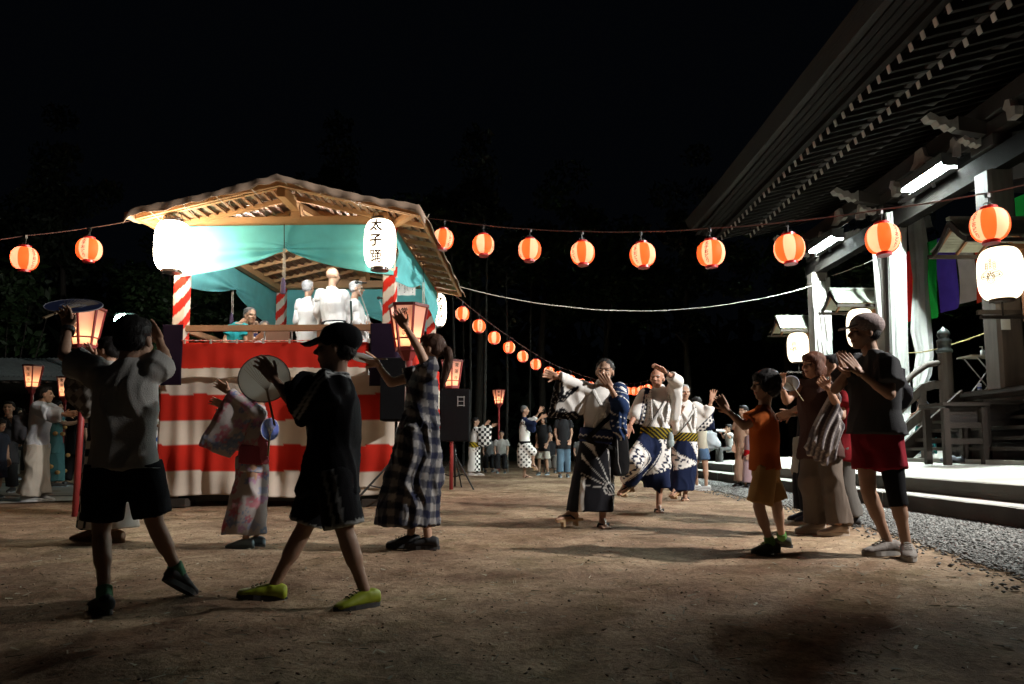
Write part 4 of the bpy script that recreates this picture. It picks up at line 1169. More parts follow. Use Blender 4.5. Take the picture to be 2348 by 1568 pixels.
# drum before the seated drummer
dc = U(592, 790, 10.6); dc.z = 1.86; r = root('taiko_drum', (dc.x, dc.y, 1.54), 'wooden barrel drum behind the stage rail before the drummer', 'drum')
g = Geo(); g.lathe([(.20, -.26), (.25, -.1), (.26, 0), (.25, .1), (.20, .26)], 24, tuple(dc)); put('body', g, M('drum_wood', (.22, .07, .03), .4, .2, 3), parent=r, smooth=True)
g = Geo(); g.tube([dc + V3(0, 0, .26), dc + V3(0, 0, .275)], .2, 24); put('drum_head', g, M('hide', (.5, .42, .3), .6), parent=r)
# floodlight behind the boy in grey
fp = U(281, 733, 19); r = root('floodlight', (fp.x, fp.y, 0), 'glaring greenish floodlight on a mast behind the boy in grey', 'floodlight')
g = Geo(); g.ell(fp, (.22, .08, .16), n=20, m=12); put('lens', g, M('flood_glow', (.9, 1, .9), .4, 0, emit=60, ecol=(.55, 1, .82)), parent=r, smooth=True)
g = Geo(); g.box(fp + V3(0, .16, 0), (.5, .2, .38)); put('housing', g, blackm, parent=r)
g = Geo(); g.tube([(fp.x, fp.y + .3, 0), (fp.x, fp.y + .3, fp.z)], .07, 10); put('mast', g, steel, parent=r)

# =================================================================== far pavilion, trees
pv = root('pavilion', (-17, 23, 0), 'low open pavilion with a grey tiled roof beyond the path', 'pavilion')
x0, x1, y0, y1, ze, zr = -23, -9.6, 20.5, 26, 2.72, 3.55
g = Geo(); g.add([(x0, y0, ze), (x1, y0, ze), (x1, y1, ze), (x0, y1, ze), (x0 + 2.8, 23.2, zr), (x1 - 2.5, 23.2, zr), (x0, y0, ze - .1), (x1, y0, ze - .1), (x1, y1, ze - .1), (x0, y1, ze - .1)],
                 [(0,1,5,4),(1,2,5),(2,3,4,5),(3,0,4),(9,8,7,6),(0,6,7,1),(1,7,8,2),(2,8,9,3),(3,9,6,0)])
put('roof', g, M('slate_roof', (.13, .15, .15), .7, .2, 3), parent=pv)
for i in range(90):
    x = x0 + .15 + i * .148
    g = Geo(); lim = min(1, (x - x0) / 2.8, (x1 - x) / 2.5); t = max(.02, lim)
    g.beam((x, y0 - .01, ze + .012), (x, y0 + (23.2 - y0)*t, ze + (zr-ze)*t + .02), .05, .03); put('tile_rib', g, _mc['slate_roof'], parent=pv)
for i in range(44):
    g = Geo(); g.box((x0 + .2 + i*.3, y0 + .2, ze - .15), (.06, .5, .06)); put('rafter', g, wood_old, parent=pv)
for x in (-22, -18.7, -15.3, -12, -10.2):
    g = Geo(); g.beam((x, 21.2, 0), (x, 21.2, 2.65), .16, .16); put('post', g, wood_dark, parent=pv)
g = Geo(); g.box((-16.3, 25.3, 1.3), (13, .1, 2.6)); put('wall', g, wood_dark, parent=pv)

leaf_m = M('night_leaves', (.03, .065, .02), .6, .5, 1.2, trans=.3)
leaf2 = M('dark_needles', (.018, .03, .015), .7, .5, 1.0)
bark = M('bark', (.05, .042, .034), .9, .4, 6, .4, 20)
def crown_mesh(seed, n, rx, rz, leaf, clumps=26, low=0):
    rs = np.random.default_rng(seed)
    cc = rs.normal(0, 1, (clumps, 3)); cc /= np.linalg.norm(cc, axis=1)[:, None]; cc *= (rs.random(clumps) ** .5)[:, None] * .85
    cc *= np.array([rx, rx, rz]); cr = rs.uniform(.18, .38, clumps) * rx
    i = rs.integers(0, clumps, n); d = rs.normal(0, 1, (n, 3)); d /= np.linalg.norm(d, axis=1)[:, None]
    P = cc[i] + d * (cr[i] * (rs.random(n) ** .4))[:, None] * np.array([1, 1, .7])
    a = rs.normal(0, 1, (n, 3)); a /= np.linalg.norm(a, axis=1)[:, None]
    b = np.cross(a, rs.normal(0, 1, (n, 3))); b /= np.linalg.norm(b, axis=1)[:, None]
    s = rs.uniform(.6, 1.3, n)[:, None] * leaf
    V = np.stack([P - a*s, P + b*s*.4, P + a*s, P - b*s*.4], 1).reshape(-1, 3)
    return V, np.arange(n*4).reshape(-1, 4)
def crown_data(nm, *a, m=leaf_m):
    V, Fc = crown_mesh(*a); return mesh_from(nm, V, Fc, m)
crowns = [crown_data('crown_a', 1, 5200, 3.2, 4.2, .16), crown_data('crown_b', 2, 5200, 2.6, 5.4, .15, 30, m=leaf2), crown_data('crown_c', 3, 5200, 3.8, 3.6, .17)]
bushes = [crown_data('bush_a', 4, 1500, 1.0, .8, .09, 14), crown_data('bush_b', 5, 1500, 1.2, .7, .10, 14)]
def tree(x, y, h, k, label, grp='dark trees around the temple yard', sc=1.0):
    r = root('tree', (x, y, 0), label, 'tree', grp); rs = random.Random(int(x*7 + y))
    g = Geo(); top = V3(x + rs.uniform(-.5, .5), y, h * .8)
    mid = V3(x + rs.uniform(-.3, .3), y, h*.4); g.tube([(x, y, -.1), mid, top], [.20, .15, .05], 9)
    for q in range(4):
        s = mid.lerp(top, q / 4); g.tube([s, s + V3(rs.uniform(-1.6, 1.6), rs.uniform(-1.4, 1.4), rs.uniform(.8, 1.8))], [.07, .02], 6)
    put('trunk', g, bark, parent=r, smooth=True)
    c = bpy.data.objects.new('crown', crowns[k]); C.objects.link(c); c.parent = r; c.location = (top.x - x, 0, h * .72); c.rotation_euler = (0, 0, rs.uniform(0, 6)); c.scale = (sc, sc, sc * h / 13)
TR = [(-24, 34, 13, 0, 'broad dark tree behind the tiled pavilion'), (-19, 31, 14, 1, 'tall dark tree lit faintly green above the pole lamp'), (-15.5, 36, 12, 2, 'spreading tree behind the floodlight mast'),
      (-12.5, 27, 9, 0, 'green lit tree between the boy in grey and the stage'), (-8.5, 33, 15, 1, 'tall dark tree behind the stage roof'), (-5, 30, 12, 2, 'dark tree seen through the stage opening'),
      (-1.5, 32, 14, 1, 'dark tree beyond the long lantern string'), (1.5, 36, 15, 0, 'dark tree above the far small lanterns'), (4.8, 37, 13, 2, 'dark tree behind the raised hands of the dancers'),
      (8.5, 35, 14, 1, 'dark tree behind the far pillar'), (12.5, 33, 12, 0, 'dark tree between the temple pillars'), (15.5, 28, 10, 2, 'dark tree behind the folding table'), (19, 36, 14, 1, 'dark tree past the veranda')]
for t in TR: tree(*t[:4], t[4], sc=1.0)
# thin bare trunks behind the speakers
for i, (px, d) in enumerate(((1038, 25), (1075, 27), (1108, 24.5), (1062, 31), (1160, 28), (1212, 30), (990, 28))):
    b = U(px, 1029, d); o = root('slender_tree', (b.x, b.y, 0), ['thin bare trunk right of the pink lamp', 'thin bare trunk between lamp and small lantern', 'thin pale trunk under the lantern string', 'thin trunk above the second loudspeaker',
        'thin trunk beside the small orange lamp', 'thin dark trunk behind the far male dancer', 'thin trunk behind the ponytailed woman'][i], 'tree', 'thin trunks behind the loudspeakers')
    g = Geo(); g.tube([(b.x, b.y, 0), (b.x + .05, b.y, 3), (b.x - .1 + .1*(i % 3), b.y, 7.5)], [.06, .05, .03], 8); put('trunk', g, M('pale_bark', (.03, .028, .024), .9, .4, 8), parent=o)
for i, (px, py, d, s, lb) in enumerate(((352, 835, 18.5, .75, 'leafy green bush top beside the stage curtain'), (372, 905, 17, .7, 'low green branch behind the woman with the blue sash'), (20, 700, 27, 2.2, 'dim bush behind the pavilion roof'))):
    b = U(px, py, d); r = root('bush', (b.x, b.y, 0), lb, 'bush')
    g = Geo(); 
    for q in range(5): g.tube([(b.x + (q-2)*.1, b.y, 0), (b.x + (q-2)*.35*s, b.y, b.z)], [.03, .012], 6)
    put('stem', g, bark, parent=r)
    c = bpy.data.objects.new('crown', bushes[i % 2]); C.objects.link(c); c.parent = r; c.location = (0, 0, b.z); c.scale = (s,) * 3
# far dark tree line that closes the yard
V = []; Fc = []
Vw, Fw = crown_mesh(9, 16000, 1, 1, .012, 400)
rs = np.random.default_rng(5); ang = rs.uniform(-.2, PI + .2, 16000); rad = rs.uniform(44, 56, 16000)
P = np.stack([np.cos(ang)*rad, np.sin(ang)*rad, (rs.random(16000) ** 1.3) * (11 + 3*np.sin(ang*9))], 1)
a = rs.normal(0, 1, (16000, 3)); b = rs.normal(0, 1, (16000, 3)); a *= .55; b *= .3
V = np.stack([P - a, P + b, P + a, P - b], 1).reshape(-1, 3)
o = put('far_woods', None, leaf2, V=V, Fc=np.arange(64000).reshape(-1, 4)); tag(o, kind='stuff')
g = Geo(); n = 60
V = []
for i in range(n + 1):
    t = -.3 + (PI + .6) * i / n; V += [(58*math.cos(t), 58*math.sin(t), -1), (62*math.cos(t), 62*math.sin(t), 9 + 2*math.sin(t*7) + math.sin(t*19))]
g.add(V, [(2*i, 2*i+2, 2*i+3, 2*i+1) for i in range(n)])
o = put('hills', g, M('dark_hill', (.02, .03, .02), .9, .4, .3), fix=False); tag(o, kind='structure')
# =================================================================== people
SKIN = np.array([.42, .25, .17])
def dens(a): return np.asarray(a, float)

class Human:
    """J: joints in world space. One continuous skin surface; clothes and hair are children."""
    def __init__(s, name, label, k, J, look, skin=SKIN, hs=1.0, seed=0, res=1.0, group=None, hair_col=(.012, .010, .010), face=True, cat='person'):
        s.k, s.J, s.res, s.seed, s.hs = k, J, res, seed, hs
        s.look = nrm(Vector((look[0], look[1], look[2] if len(look) > 2 else 0.0))); s.skin = np.array(skin)
        J['shL'] = J['shL'] + Vector((0, 0, .022*k)); J['shR'] = J['shR'] + Vector((0, 0, .022*k))
        s.hipc = (J['hiL'] + J['hiR']) / 2; s.shc = (J['shL'] + J['shR']) / 2
        s.root = root(name, (s.hipc.x, s.hipc.y, min(J['anL'].z, J['anR'].z) - .07*k), label, cat, group)
        s.up = nrm(s.shc - s.hipc)
        s.hair_col = np.array(hair_col)
        u = nrm(Vector((0, 0, 1)) + s.up * .3 + J.get('tilt', Vector((0, 0, 0))))
        f = nrm(s.look - u * s.look.dot(u)); s.hf, s.hu = f, u; s.hr = f.cross(u)
        s.hk = k * hs
        s.body()
    def H(s, r, f, u): return s.J['head'] + (s.hr * r + s.hf * f + s.hu * u) * s.hk
    def hrot(s):
        return Matrix((s.hr, s.hf, s.hu)).transposed()
    def torso_ring(s, t, rx, ry, n=20, fwd=0.0, cx=None, off=0.0):
        """ring at height fraction t (0 hips, 1 shoulders)"""
        lat = nrm((s.J['hiR'] - s.J['hiL']).normalized().lerp((s.J['shR'] - s.J['shL']).normalized(), min(1, max(0, t))))
        up = s.up; lat = nrm(lat - up * lat.dot(up)); fr = up.cross(lat)
        c = s.hipc + (s.shc - s.hipc) * t + fr * (fwd * s.k)
        return [c + lat * (rx * s.k * math.cos(a)) + fr * (ry * s.k * math.sin(a)) for a in [2*PI*i/n for i in range(n)]]
    def body(s):
        J, k = s.J, s.k
        g = Geo()
        g.loft([s.torso_ring(t, rx, ry) for t, rx, ry in ((-.16, .10, .09), (-.05, .145, .105), (.1, .15, .11), (.35, .125, .095), (.65, .15, .105), (.85, .15, .095), (1.0, .135, .075), (1.07, .095, .06), (1.15, .056, .052))])
        neck0 = s.shc + s.up * .01 * k
        g.cap(neck0, s.H(0, -.015, -.055), .056*k, .050*k)
        for a in 'LR':
            g.cap(J['sh'+a], J['el'+a], .046*k, .038*k); g.cap(J['el'+a], J['wr'+a], .037*k, .024*k)
            g.cap(J['el'+a].lerp(J['wr'+a], .15), J['el'+a].lerp(J['wr'+a], .4), .036*k, .036*k)
            g.ell(J['sh'+a], .052*k)
            g.cap(J['hi'+a], J['kn'+a], .080*k, .052*k); g.cap(J['kn'+a], J['an'+a], .050*k, .032*k)
            kk = J['kn'+a]; c = kk.lerp(J['an'+a], .3); g.cap(kk.lerp(J['an'+a], .12), kk.lerp(J['an'+a], .45), .054*k, .050*k)
        V, Fq, N = vox(g, .0135 * s.res, 3)
        parts = [(V, Fq, np.tile(s.skin * .95, (len(V), 1)))]
        # head
        g = Geo(); Rm = s.hrot(); q = s.hk
        E = lambda r, f, u, a, b, c, rot=None: g.ell(s.H(r, f, u), (a*q, b*q, c*q), Rm if rot is None else Rm @ rot, 16, 12)
        E(0, -.012, .028, .076, .094, .090); E(0, .022, -.03, .060, .066, .075); E(0, .045, -.082, .034, .036, .030)
        E(0, .030, -.065, .050, .045, .040)
        g.cap(s.H(0, .082, .012), s.H(0, .104, -.020), .009*q, .0135*q); E(.010, .094, -.024, .009, .010, .008); E(-.010, .094, -.024, .009, .010, .008)
        E(0, .074, .026, .050, .018, .012); E(.034, .060, -.022, .024, .022, .022); E(-.034, .060, -.022, .024, .022, .022)
        E(0, .083, -.052, .021, .010, .006); E(0, .081, -.062, .018, .011, .007)
        for r_ in (1, -1): E(r_ * .078, -.006, -.006, .010, .019, .031)
        g.cap(s.H(0, -.015, -.02), neck0, .050*q, .054*k)
        V, Fq, N = vox(g, .0068 * s.res, 2)
        L = (V - np.array(s.J['head'])) / q; fr = L @ np.array(s.hf); rr = L @ np.array(s.hr); uu_ = L @ np.array(s.hu)
        col = np.tile(s.skin, (len(V), 1))
        m = (fr > .05)
        ex = np.abs(np.abs(rr) - .031); eye = m & (ex < .015) & (np.abs(uu_ - .006) < .0055); col[eye] = [.03, .02, .018]
        br = m & (ex < .019) & (np.abs(uu_ - .030 + .1 * ex) < .005); col[br] = s.hair_col * .8 + s.skin * .2
        lip = m & (np.abs(rr) < .024) & (np.abs(uu_ + .057) < .008) ; col[lip] = s.skin * [.95, .6, .6]
        lin = m & (np.abs(rr) < .024) & (np.abs(uu_ + .0575) < .002); col[lin] = s.skin * .3
        nos = m & (fr > .09) & (np.abs(uu_ + .032) < .004) & (np.abs(rr) > .004); col[nos] = s.skin * .4
        parts.append((V, Fq, col))
        # hands
        for a in 'LR': 
            g = Geo(); s.hand(g, a); V, Fq, N = vox(g, max(.0045, .0050 * k * s.res * .95), 1); c = np.tile(s.skin * [1.04, .98, .95], (len(V), 1)); parts.append((V, Fq, c))
        s.feet_skin(parts)
        VV = []; FF = []; CC = []; b = 0
        for V, Fq, c in parts:
            VV.append(V); FF.append(np.asarray(Fq) + b if isinstance(Fq, np.ndarray) else None); CC.append(c); b += len(V)
        if any(f is None for f in FF):
            F2 = []; b = 0
            for V, Fq, c in parts: F2 += [tuple(int(i) + b for i in f) for f in Fq]; b += len(V)
        else: F2 = np.vstack(FF)
        put('body', None, M('skin', (1, 1, 1), .55, .10, 14, .1, 60, attr=True, spec=.35), parent=s.root, V=np.vstack(VV), Fc=F2, col=np.vstack(CC), smooth=True)
    def hand(s, g, a):
        J, k = s.J, s.k; w = J['wr'+a]
        d = nrm(J.get('hd'+a, J['wr'+a] * 2 - J['el'+a]) - w)
        pn = J.get('pn'+a)                      # palm normal
        if pn is None: pn = Vector((0, -1, -.2)) if abs(d.y) < .9 else Vector((0, 0, -1))
        pn = nrm(Vector(pn) - d * Vector(pn).dot(d)); sd = d.cross(pn)
        cl = J.get('curl'+a, .25); sp = J.get('spread'+a, .12); f = k * (1.06 if s.res > 1.2 else 1.0)
        p0 = w + d * .005*k; p1 = w + d * .075*f
        for t in (-1, -.33, .33, 1): g.cap(p0 + sd * t * .020*f, p1 + sd * t * .030*f, .0165*f, .0125*f)
        g.cap(w - d * .02*k, w + d*.015*k, .024*k, .022*k)
        ln = [.062, .074, .080, .072]
        ordr = [0, 1, 2, 3]; thumb = 1 if a == 'L' else -1
        for i in range(4):
            t = (i - 1.5) / 1.5 * -thumb * -1
            L = ln[i] * f if thumb > 0 else ln[i] * f
            b = p1 + sd * (t * .0305*f); dd = nrm(d + sd * (t * sp) + pn * cl * .35)
            m = b + dd * L * .5; d2 = nrm(dd + pn * cl * 1.0); e = m + d2 * L * .30; d3 = nrm(d2 + pn * cl); e2 = e + d3 * L * .22
            g.cap(b - dd*.01, m, .0100*f, .0090*f, 8); g.cap(m, e, .0088*f, .0082*f, 8); g.cap(e, e2, .0080*f, .0068*f, 8)
        tb = p0 + sd * (thumb * .028*f) + d * .012*f; td = nrm(d * .65 + sd * thumb * .8 + pn * .25)
        m = tb + td * .035*f; td2 = nrm(td + d * .5 + pn * cl * .6); g.cap(tb, m, .0135*f, .0105*f, 8); g.cap(m, m + td2 * .028*f, .0100*f, .0080*f, 8)
    def footframe(s, a):
        yaw = s.J.get('yaw'+a, 0.0); fd = Vector(s.J.get('fd'+a, (math.sin(yaw), math.cos(yaw), 0)))
        fd = nrm(fd); side = nrm(fd.cross(Vector((0, 0, 1)))); up = side.cross(fd)
        return fd, side, up
    def feet_skin(s, parts):
        if s.J.get('bare'):
            for a in 'LR':
                g = Geo(); fd, sd, up = s.footframe(a); k = s.k; an = s.J['an'+a]; F0 = an - up * .055*k
                g.cap(an, F0 - fd*.02*k + up*.01*k, .032*k, .030*k); g.cap(an + fd*.02*k - up*.01*k, F0 + fd*.10*k, .030*k, .022*k); g.cap(F0, F0 + fd * .13*k, .028*k, .022*k)
                for t in (-.03, -.01, .01, .03): g.cap(F0 + fd*.06*k + sd*t*.7*k - up*.004*k, F0 + fd*.135*k + sd*t*k - up*.008*k, .019*k, .014*k)
                for i, t in enumerate((-.036, -.02, -.005, .012, .032)):
                    big = (t > .02) if a == 'L' else (t < -.03)
                    g.cap(F0 + fd*.14*k + sd*t*k - up*.010*k, F0 + fd*(.175 if big else .165)*k + sd*t*1.05*k - up*.014*k, (.013 if big else .009)*k, (.011 if big else .008)*k, 8)
                V, Fq, N = vox(g, .006*max(1, s.res), 1); parts.append((V, Fq, np.tile(s.skin, (len(V), 1))))
    # ---------------------------------------------------------------- clothing
    def wear(s, name, g, size, mat, colf=None, fold=.006, kf=(26, 26, 8), smooth=2, base=None, label=None, sharp=1.0):
        V, Fq, N = vox(g, size * s.res, smooth)
        if fold: V = folds(V, N, fold * s.k, kf, s.seed + len(name), sharp=sharp)
        col = None
        if colf is not None: col = colf(V, N)
        return put(name, None, mat, parent=s.root, V=V, Fc=Fq, smooth=True, col=col, label=label)
    def hair(s, style='short', col=None):
        g = Geo(); q = s.hk; Rm = s.hrot(); col = s.hair_col if col is None else np.array(col)
        E = lambda r, f, u, a, b, c: g.ell(s.H(r, f, u), (a*q, b*q, c*q), Rm, 18, 12)
        amp = .003
        if style == 'short': E(0, -.026, .044, .085, .092, .084); E(0, -.045, .0, .078, .062, .06); E(0, .012, .085, .066, .066, .038)
        elif style == 'crop': E(0, -.024, .046, .085, .092, .084); E(0, -.044, .0, .081, .066, .060)
        elif style == 'bald': E(0, -.045, -.005, .082, .060, .040); amp = .002
        elif style == 'mop':
            E(0, -.022, .042, .098, .104, .092); E(0, -.04, -.02, .094, .075, .075); E(0, .03, .062, .082, .066, .05)
            for r_ in (-1, 1): E(r_*.075, .02, .0, .022, .05, .06)
        elif style == 'bob':
            E(0, -.022, .045, .094, .100, .086); E(0, -.05, -.04, .092, .066, .085); E(0, .032, .068, .074, .062, .042)
            for r_ in (-1, 1): E(r_*.080, -.005, -.035, .024, .055, .085)
        elif style in ('pony', 'bun'):
            E(0, -.022, .042, .088, .096, .086); E(0, -.045, .005, .082, .062, .06); E(0, .014, .08, .07, .07, .042)
            if style == 'bun': E(0, -.115, .04, .045, .04, .045)
            else:
                pts_ = [(0, -.10, .02), (0, -.135, -.01), (.01, -.14, -.07), (.01, -.125, -.15), (0, -.105, -.23), (.005, -.095, -.29)]
                for (p, q2, r1, r2) in [(pts_[i], pts_[i+1], a_, b_) for i, (a_, b_) in enumerate(((.026, .034), (.034, .036), (.036, .034), (.034, .026), (.026, .010)))]:
                    g.cap(s.H(*p), s.H(*q2), r1*q, r2*q)
        V, Fq, N = vox(g, .008 * s.res, 1)
        L = (V - np.array(s.J['head'])) / q; u = L @ np.array(s.hu); r = L @ np.array(s.hr); f = L @ np.array(s.hf)
        a = np.arctan2(r, f + .02); st = np.sin(a * 34 + 5*np.sin(u*30)) * .5 + np.sin(a * 71 + 7*np.sin(u*22 + 1)) * .5 + .5*np.sin(u*60 + a*9)
        V = V + N * (st * amp * q)[:, None]
        if s.res < 1.25 and style != 'bald':
            rs = np.random.default_rng(s.seed); n_ = 900; ii = rs.integers(0, len(V), n_); P0 = V[ii]; Nn = N[ii]
            dn = -np.array(s.hu)[None] * .9 - np.array(s.hf)[None] * .25 + rs.normal(0, .28, (n_, 3)); tg = dn - Nn * (dn * Nn).sum(1)[:, None]
            tg /= np.linalg.norm(tg, axis=1)[:, None] + 1e-9; dr = tg + Nn * rs.uniform(.05, .38, n_)[:, None]; L_ = rs.uniform(.014, .034, n_)[:, None] * q
            sd_ = np.cross(tg, Nn) * .0016; base = len(V)
            A_ = np.concatenate([P0 - sd_ - Nn*.002, P0 + sd_ - Nn*.002, P0 + dr*L_ + sd_*.3, P0 + dr*L_ - sd_*.3]); k_ = np.arange(n_) + base
            V = np.vstack([V, A_]); Fs = np.stack([k_, k_ + n_, k_ + 2*n_, k_ + 3*n_], 1)
            Fq = np.vstack([Fq, Fs]) if isinstance(Fq, np.ndarray) else list(Fq) + [tuple(int(j) for j in f) for f in Fs]
        return put('hair', None, M('hair_%02x%02x%02x' % tuple(int(c * 255) for c in col), tuple(col), .6, .35, 90, .25, 200, spec=.22), parent=s.root, V=V, Fc=Fq, smooth=True)
    def tshirt(s, mat, colf=None, hem=-.22, sl=.55, fit=1.0, rs_=(.066, .078), fold=.007, name='shirt', size=.0115, hemw=.185, sleeveless=False):
        g = Geo(); f = fit
        g.loft([s.torso_ring(t, rx*f, ry*f, 24) for t, rx, ry in ((hem, hemw, .135), (0, .175, .130), (.3, .152, .118), (.62, .168, .125), (.85, .168, .115), (.98, .150, .088), (1.05, .115, .072), (1.11, .078, .062), (1.15, .064, .056))])
        J, k = s.J, s.k
        for a in 'LR':
            g.ell(J['sh'+a], .060*k*f)
            if not sleeveless:
                e = J['sh'+a].lerp(J['el'+a], sl)
                g.frus(J['sh'+a], e, rs_[0]*k*f, rs_[1]*k*f)
        return s.wear(name, g, size, mat, colf, fold)
    def shorts(s, mat, ln=.95, w=.115, colf=None, name='shorts', top=.10, w0=.10, fold=.006, size=.012):
        g = Geo(); J, k = s.J, s.k
        g.loft([s.torso_ring(t, rx, ry, 24) for t, rx, ry in ((-.22, .13, .11), (-.10, .165, .125), (top, .158, .118))])
        for a in 'LR':
            e = J['hi'+a].lerp(J['kn'+a], ln) if ln <= 1 else J['kn'+a].lerp(J['an'+a], ln - 1)
            if ln <= 1: g.frus(J['hi'+a] + V3(0, 0, .02*k), e, w0*k, w*k)
            else: g.tube([J['hi'+a] + V3(0, 0, .02*k), J['kn'+a], e], [w0*k, (w0+w)/2*.92*k, w*k], 16)
        return s.wear(name, g, size, mat, colf, fold, (20, 20, 5))
    def shoes(s, mat, sole=(.5, .5, .5), L=1.0, lab=None):
        k = s.k
        for a in 'LR':
            fd, sd, up = s.footframe(a); an = s.J['an'+a]; B = an - up * .072*k
            g = Geo()
            ring = lambda f0, w, h0, h1: [B + fd*f0*k*L + sd*(w*k*math.cos(t)) + up*((h0 + (h1-h0)*(.5+.5*math.sin(t)))*k) for t in [2*PI*i/16 for i in range(16)]]
            g.loft([ring(-.085, .018, .018, .05), ring(-.078, .036, .012, .092), ring(-.04, .041, .010, .105), ring(.02, .043, .010, .100), ring(.07, .048, .010, .082), ring(.12, .050, .010, .062), ring(.16, .042, .010, .050), ring(.185, .020, .014, .040)])
            g.frus(an - up*.01*k, an + up*.018*k, .043*k, .040*k)
            s.wear('shoe', g, .0085, mat, None, .002, (40, 40, 40), 1)
            g = Geo(); ol = []
            for i in range(24):
                t = 2*PI*i/24; x = math.cos(t); y = math.sin(t); w = .050 if x > .1 else .042
                ol.append(B + fd*((.05 + .142*x)*k*L) + sd*(w*y*k) + up*.008*k)
            g.prism([p + up*.006*k for p in ol], up * .030*k); put('sole', g, M('sole_%d' % int(sole[0]*100), sole, .7, .2), parent=s.root)
            if lab: 
                g = Geo()
                for q in range(4): c = B + fd*(.045+.022*q)*k + up*(.098 - .010*q)*k; g.tube([c - sd*.022*k, c + up*.006*k, c + sd*.022*k], .0035*k, 5)
                put('laces', g, lab, parent=s.root)
    def geta(s, two=True, h=.045):
        k = s.k
        for a in 'LR':
            fd, sd, up = s.footframe(a); an = s.J['an'+a]; B = an - up * .083*k + fd*.045*k
            g = Geo(); ol = []
            for i in range(20):
                t = 2*PI*i/20; x = max(-.9, min(.9, math.cos(t)*1.15)); y = max(-.9, min(.9, math.sin(t)*1.3)); ol.append(B + fd*(.135*x*k) + sd*(.055*y*k))
            g.prism(ol, up*.022*k); o = put('geta_board', g, M('paulownia', (.42, .28, .15), .6, .2, 3, stretch=(1, 8, 1)), parent=s.root)
            for f0 in (.06, -.06):
                g = Geo(); c = B + fd*f0*k - up*(h/2 + .010)*k
                g.box(c, (.02*k, .10*k, h*k), Matrix((fd, sd, up)).transposed()); put('geta_tooth', g, _mc['paulownia'], parent=s.root)
            g = Geo(); c0 = B + fd*.085*k + up*.012*k
            for q in (-1, 1): g.tube([c0, c0 - fd*.02*k + sd*q*.012*k + up*.025*k, B + sd*q*.046*k + fd*.0*k + up*.045*k, B - fd*.04*k + sd*q*.048*k + up*.012*k], [.007*k, .010*k, .010*k, .008*k], 8)
            put('thong', g, M('black_velvet', (.01, .01, .012), .9), parent=s.root, smooth=True)
    def belt(s, t0, t1, rx, ry, mat, colf=None, name='sash', label=None):
        g = Geo(); g.loft([s.torso_ring(t0, rx, ry, 28), s.torso_ring((t0+t1)/2, rx*1.01, ry*1.01, 28), s.torso_ring(t1, rx, ry, 28)])
        return s.wear(name, g, .009, mat, colf, .001, label=label)
    def sleeve(s, a, mat, colf, drop=.42, pts=None, wid=.05, r=.075, to=.88, name='sleeve', fold=.006):
        """kimono sleeve: a bag hanging from the arm"""
        J, k = s.J, s.k; g = Geo(); S_, E_, W_2 = J['sh'+a], J['el'+a], J['wr'+a]
        e = E_.lerp(W_2, to)
        g.frus(S_, E_, r*k, r*.95*k); g.frus(E_, e, r*.95*k, r*.85*k); g.ell(E_, r*.95*k); g.ell(S_, r*k)
        dn = Vector((0, 0, -1))
        if pts is None:
            pl = [S_.lerp(E_, .25), E_, e, e + dn*drop*k, E_ + dn*drop*1.02*k, S_.lerp(E_, .35) + dn*drop*.85*k]
        else: pl = pts
        c = sum((Vector(p) for p in pl), Vector()) / len(pl); n = Vector((0, 0, 0))
        for i in range(len(pl)): n += (Vector(pl[i]) - c).cross(Vector(pl[(i+1) % len(pl)]) - c)
        n = nrm(n)
        g.prism(pl, n * wid*k)
        g.prism([Vector(p).lerp(c, .25) for p in pl], n * wid*1.7*k)
        return s.wear(name, g, .0115, mat, colf, fold, (22, 22, 6), 3)
    def robe_top(s, mat, colf, name='robe', hem=-.1, f=1.0, fold=.007):
        g = Geo()
        g.loft([s.torso_ring(t, rx*f, ry*f, 24) for t, rx, ry in ((hem, .17, .135), (.12, .158, .128), (.35, .158, .125), (.65, .178, .135), (.88, .172, .118), (1.0, .150, .090), (1.06, .115, .075), (1.13, .080, .068), (1.20, .066, .060))])
        for a in 'LR': g.cap(s.J['sh'+a], s.J['sh'+a].lerp(s.J['el'+a], .3), .074*s.k*f, .078*s.k*f)
        return s.wear(name, g, .0115, mat, colf, fold)
    def collar(s, mat, w=.034, name='collar', n=1):
        g = Geo(); k = s.k; R1 = lambda t, a, e=.012: s._surf(t, a, e)
        for q in (1, -1):
            P_ = [R1(1.07, PI/2 - q*2.6, .0), R1(1.07, PI/2 - q*1.6, .0), R1(1.02, PI/2 - q*1.0, .012), R1(.85, PI/2 - q*.42, .018), R1(.65, PI/2 - q*.08, .02), R1(.45, PI/2 + q*.22, .02), R1(.25, PI/2 + q*.45, .022)]
            for i in range(len(P_) - 1): g.beam(P_[i], P_[i+1], w*k, .014*k, up=(P_[i] + P_[i+1])/2 - (s.hipc + s.shc)/2)
        return s.wear(name, g, .007, mat, None, .001, smooth=3)
    def _surf(s, t, a, e):
        T_ = [(-.2, .17, .135), (.12, .158, .128), (.35, .158, .125), (.65, .178, .135), (.88, .172, .118), (1.0, .140, .085), (1.07, .085, .065)]
        rx = float(np.interp(t, [x[0] for x in T_], [x[1] for x in T_])) + e; ry = float(np.interp(t, [x[0] for x in T_], [x[2] for x in T_])) + e
        lat = nrm((s.J['hiR'] - s.J['hiL']).normalized().lerp((s.J['shR'] - s.J['shL']).normalized(), min(1, max(0, t))))
        up = s.up; lat = nrm(lat - up * lat.dot(up)); fr = up.cross(lat)
        return s.hipc + (s.shc - s.hipc) * t + (lat*rx*math.cos(a) + fr*ry*math.sin(a)*s.front) * s.k
    front = 1
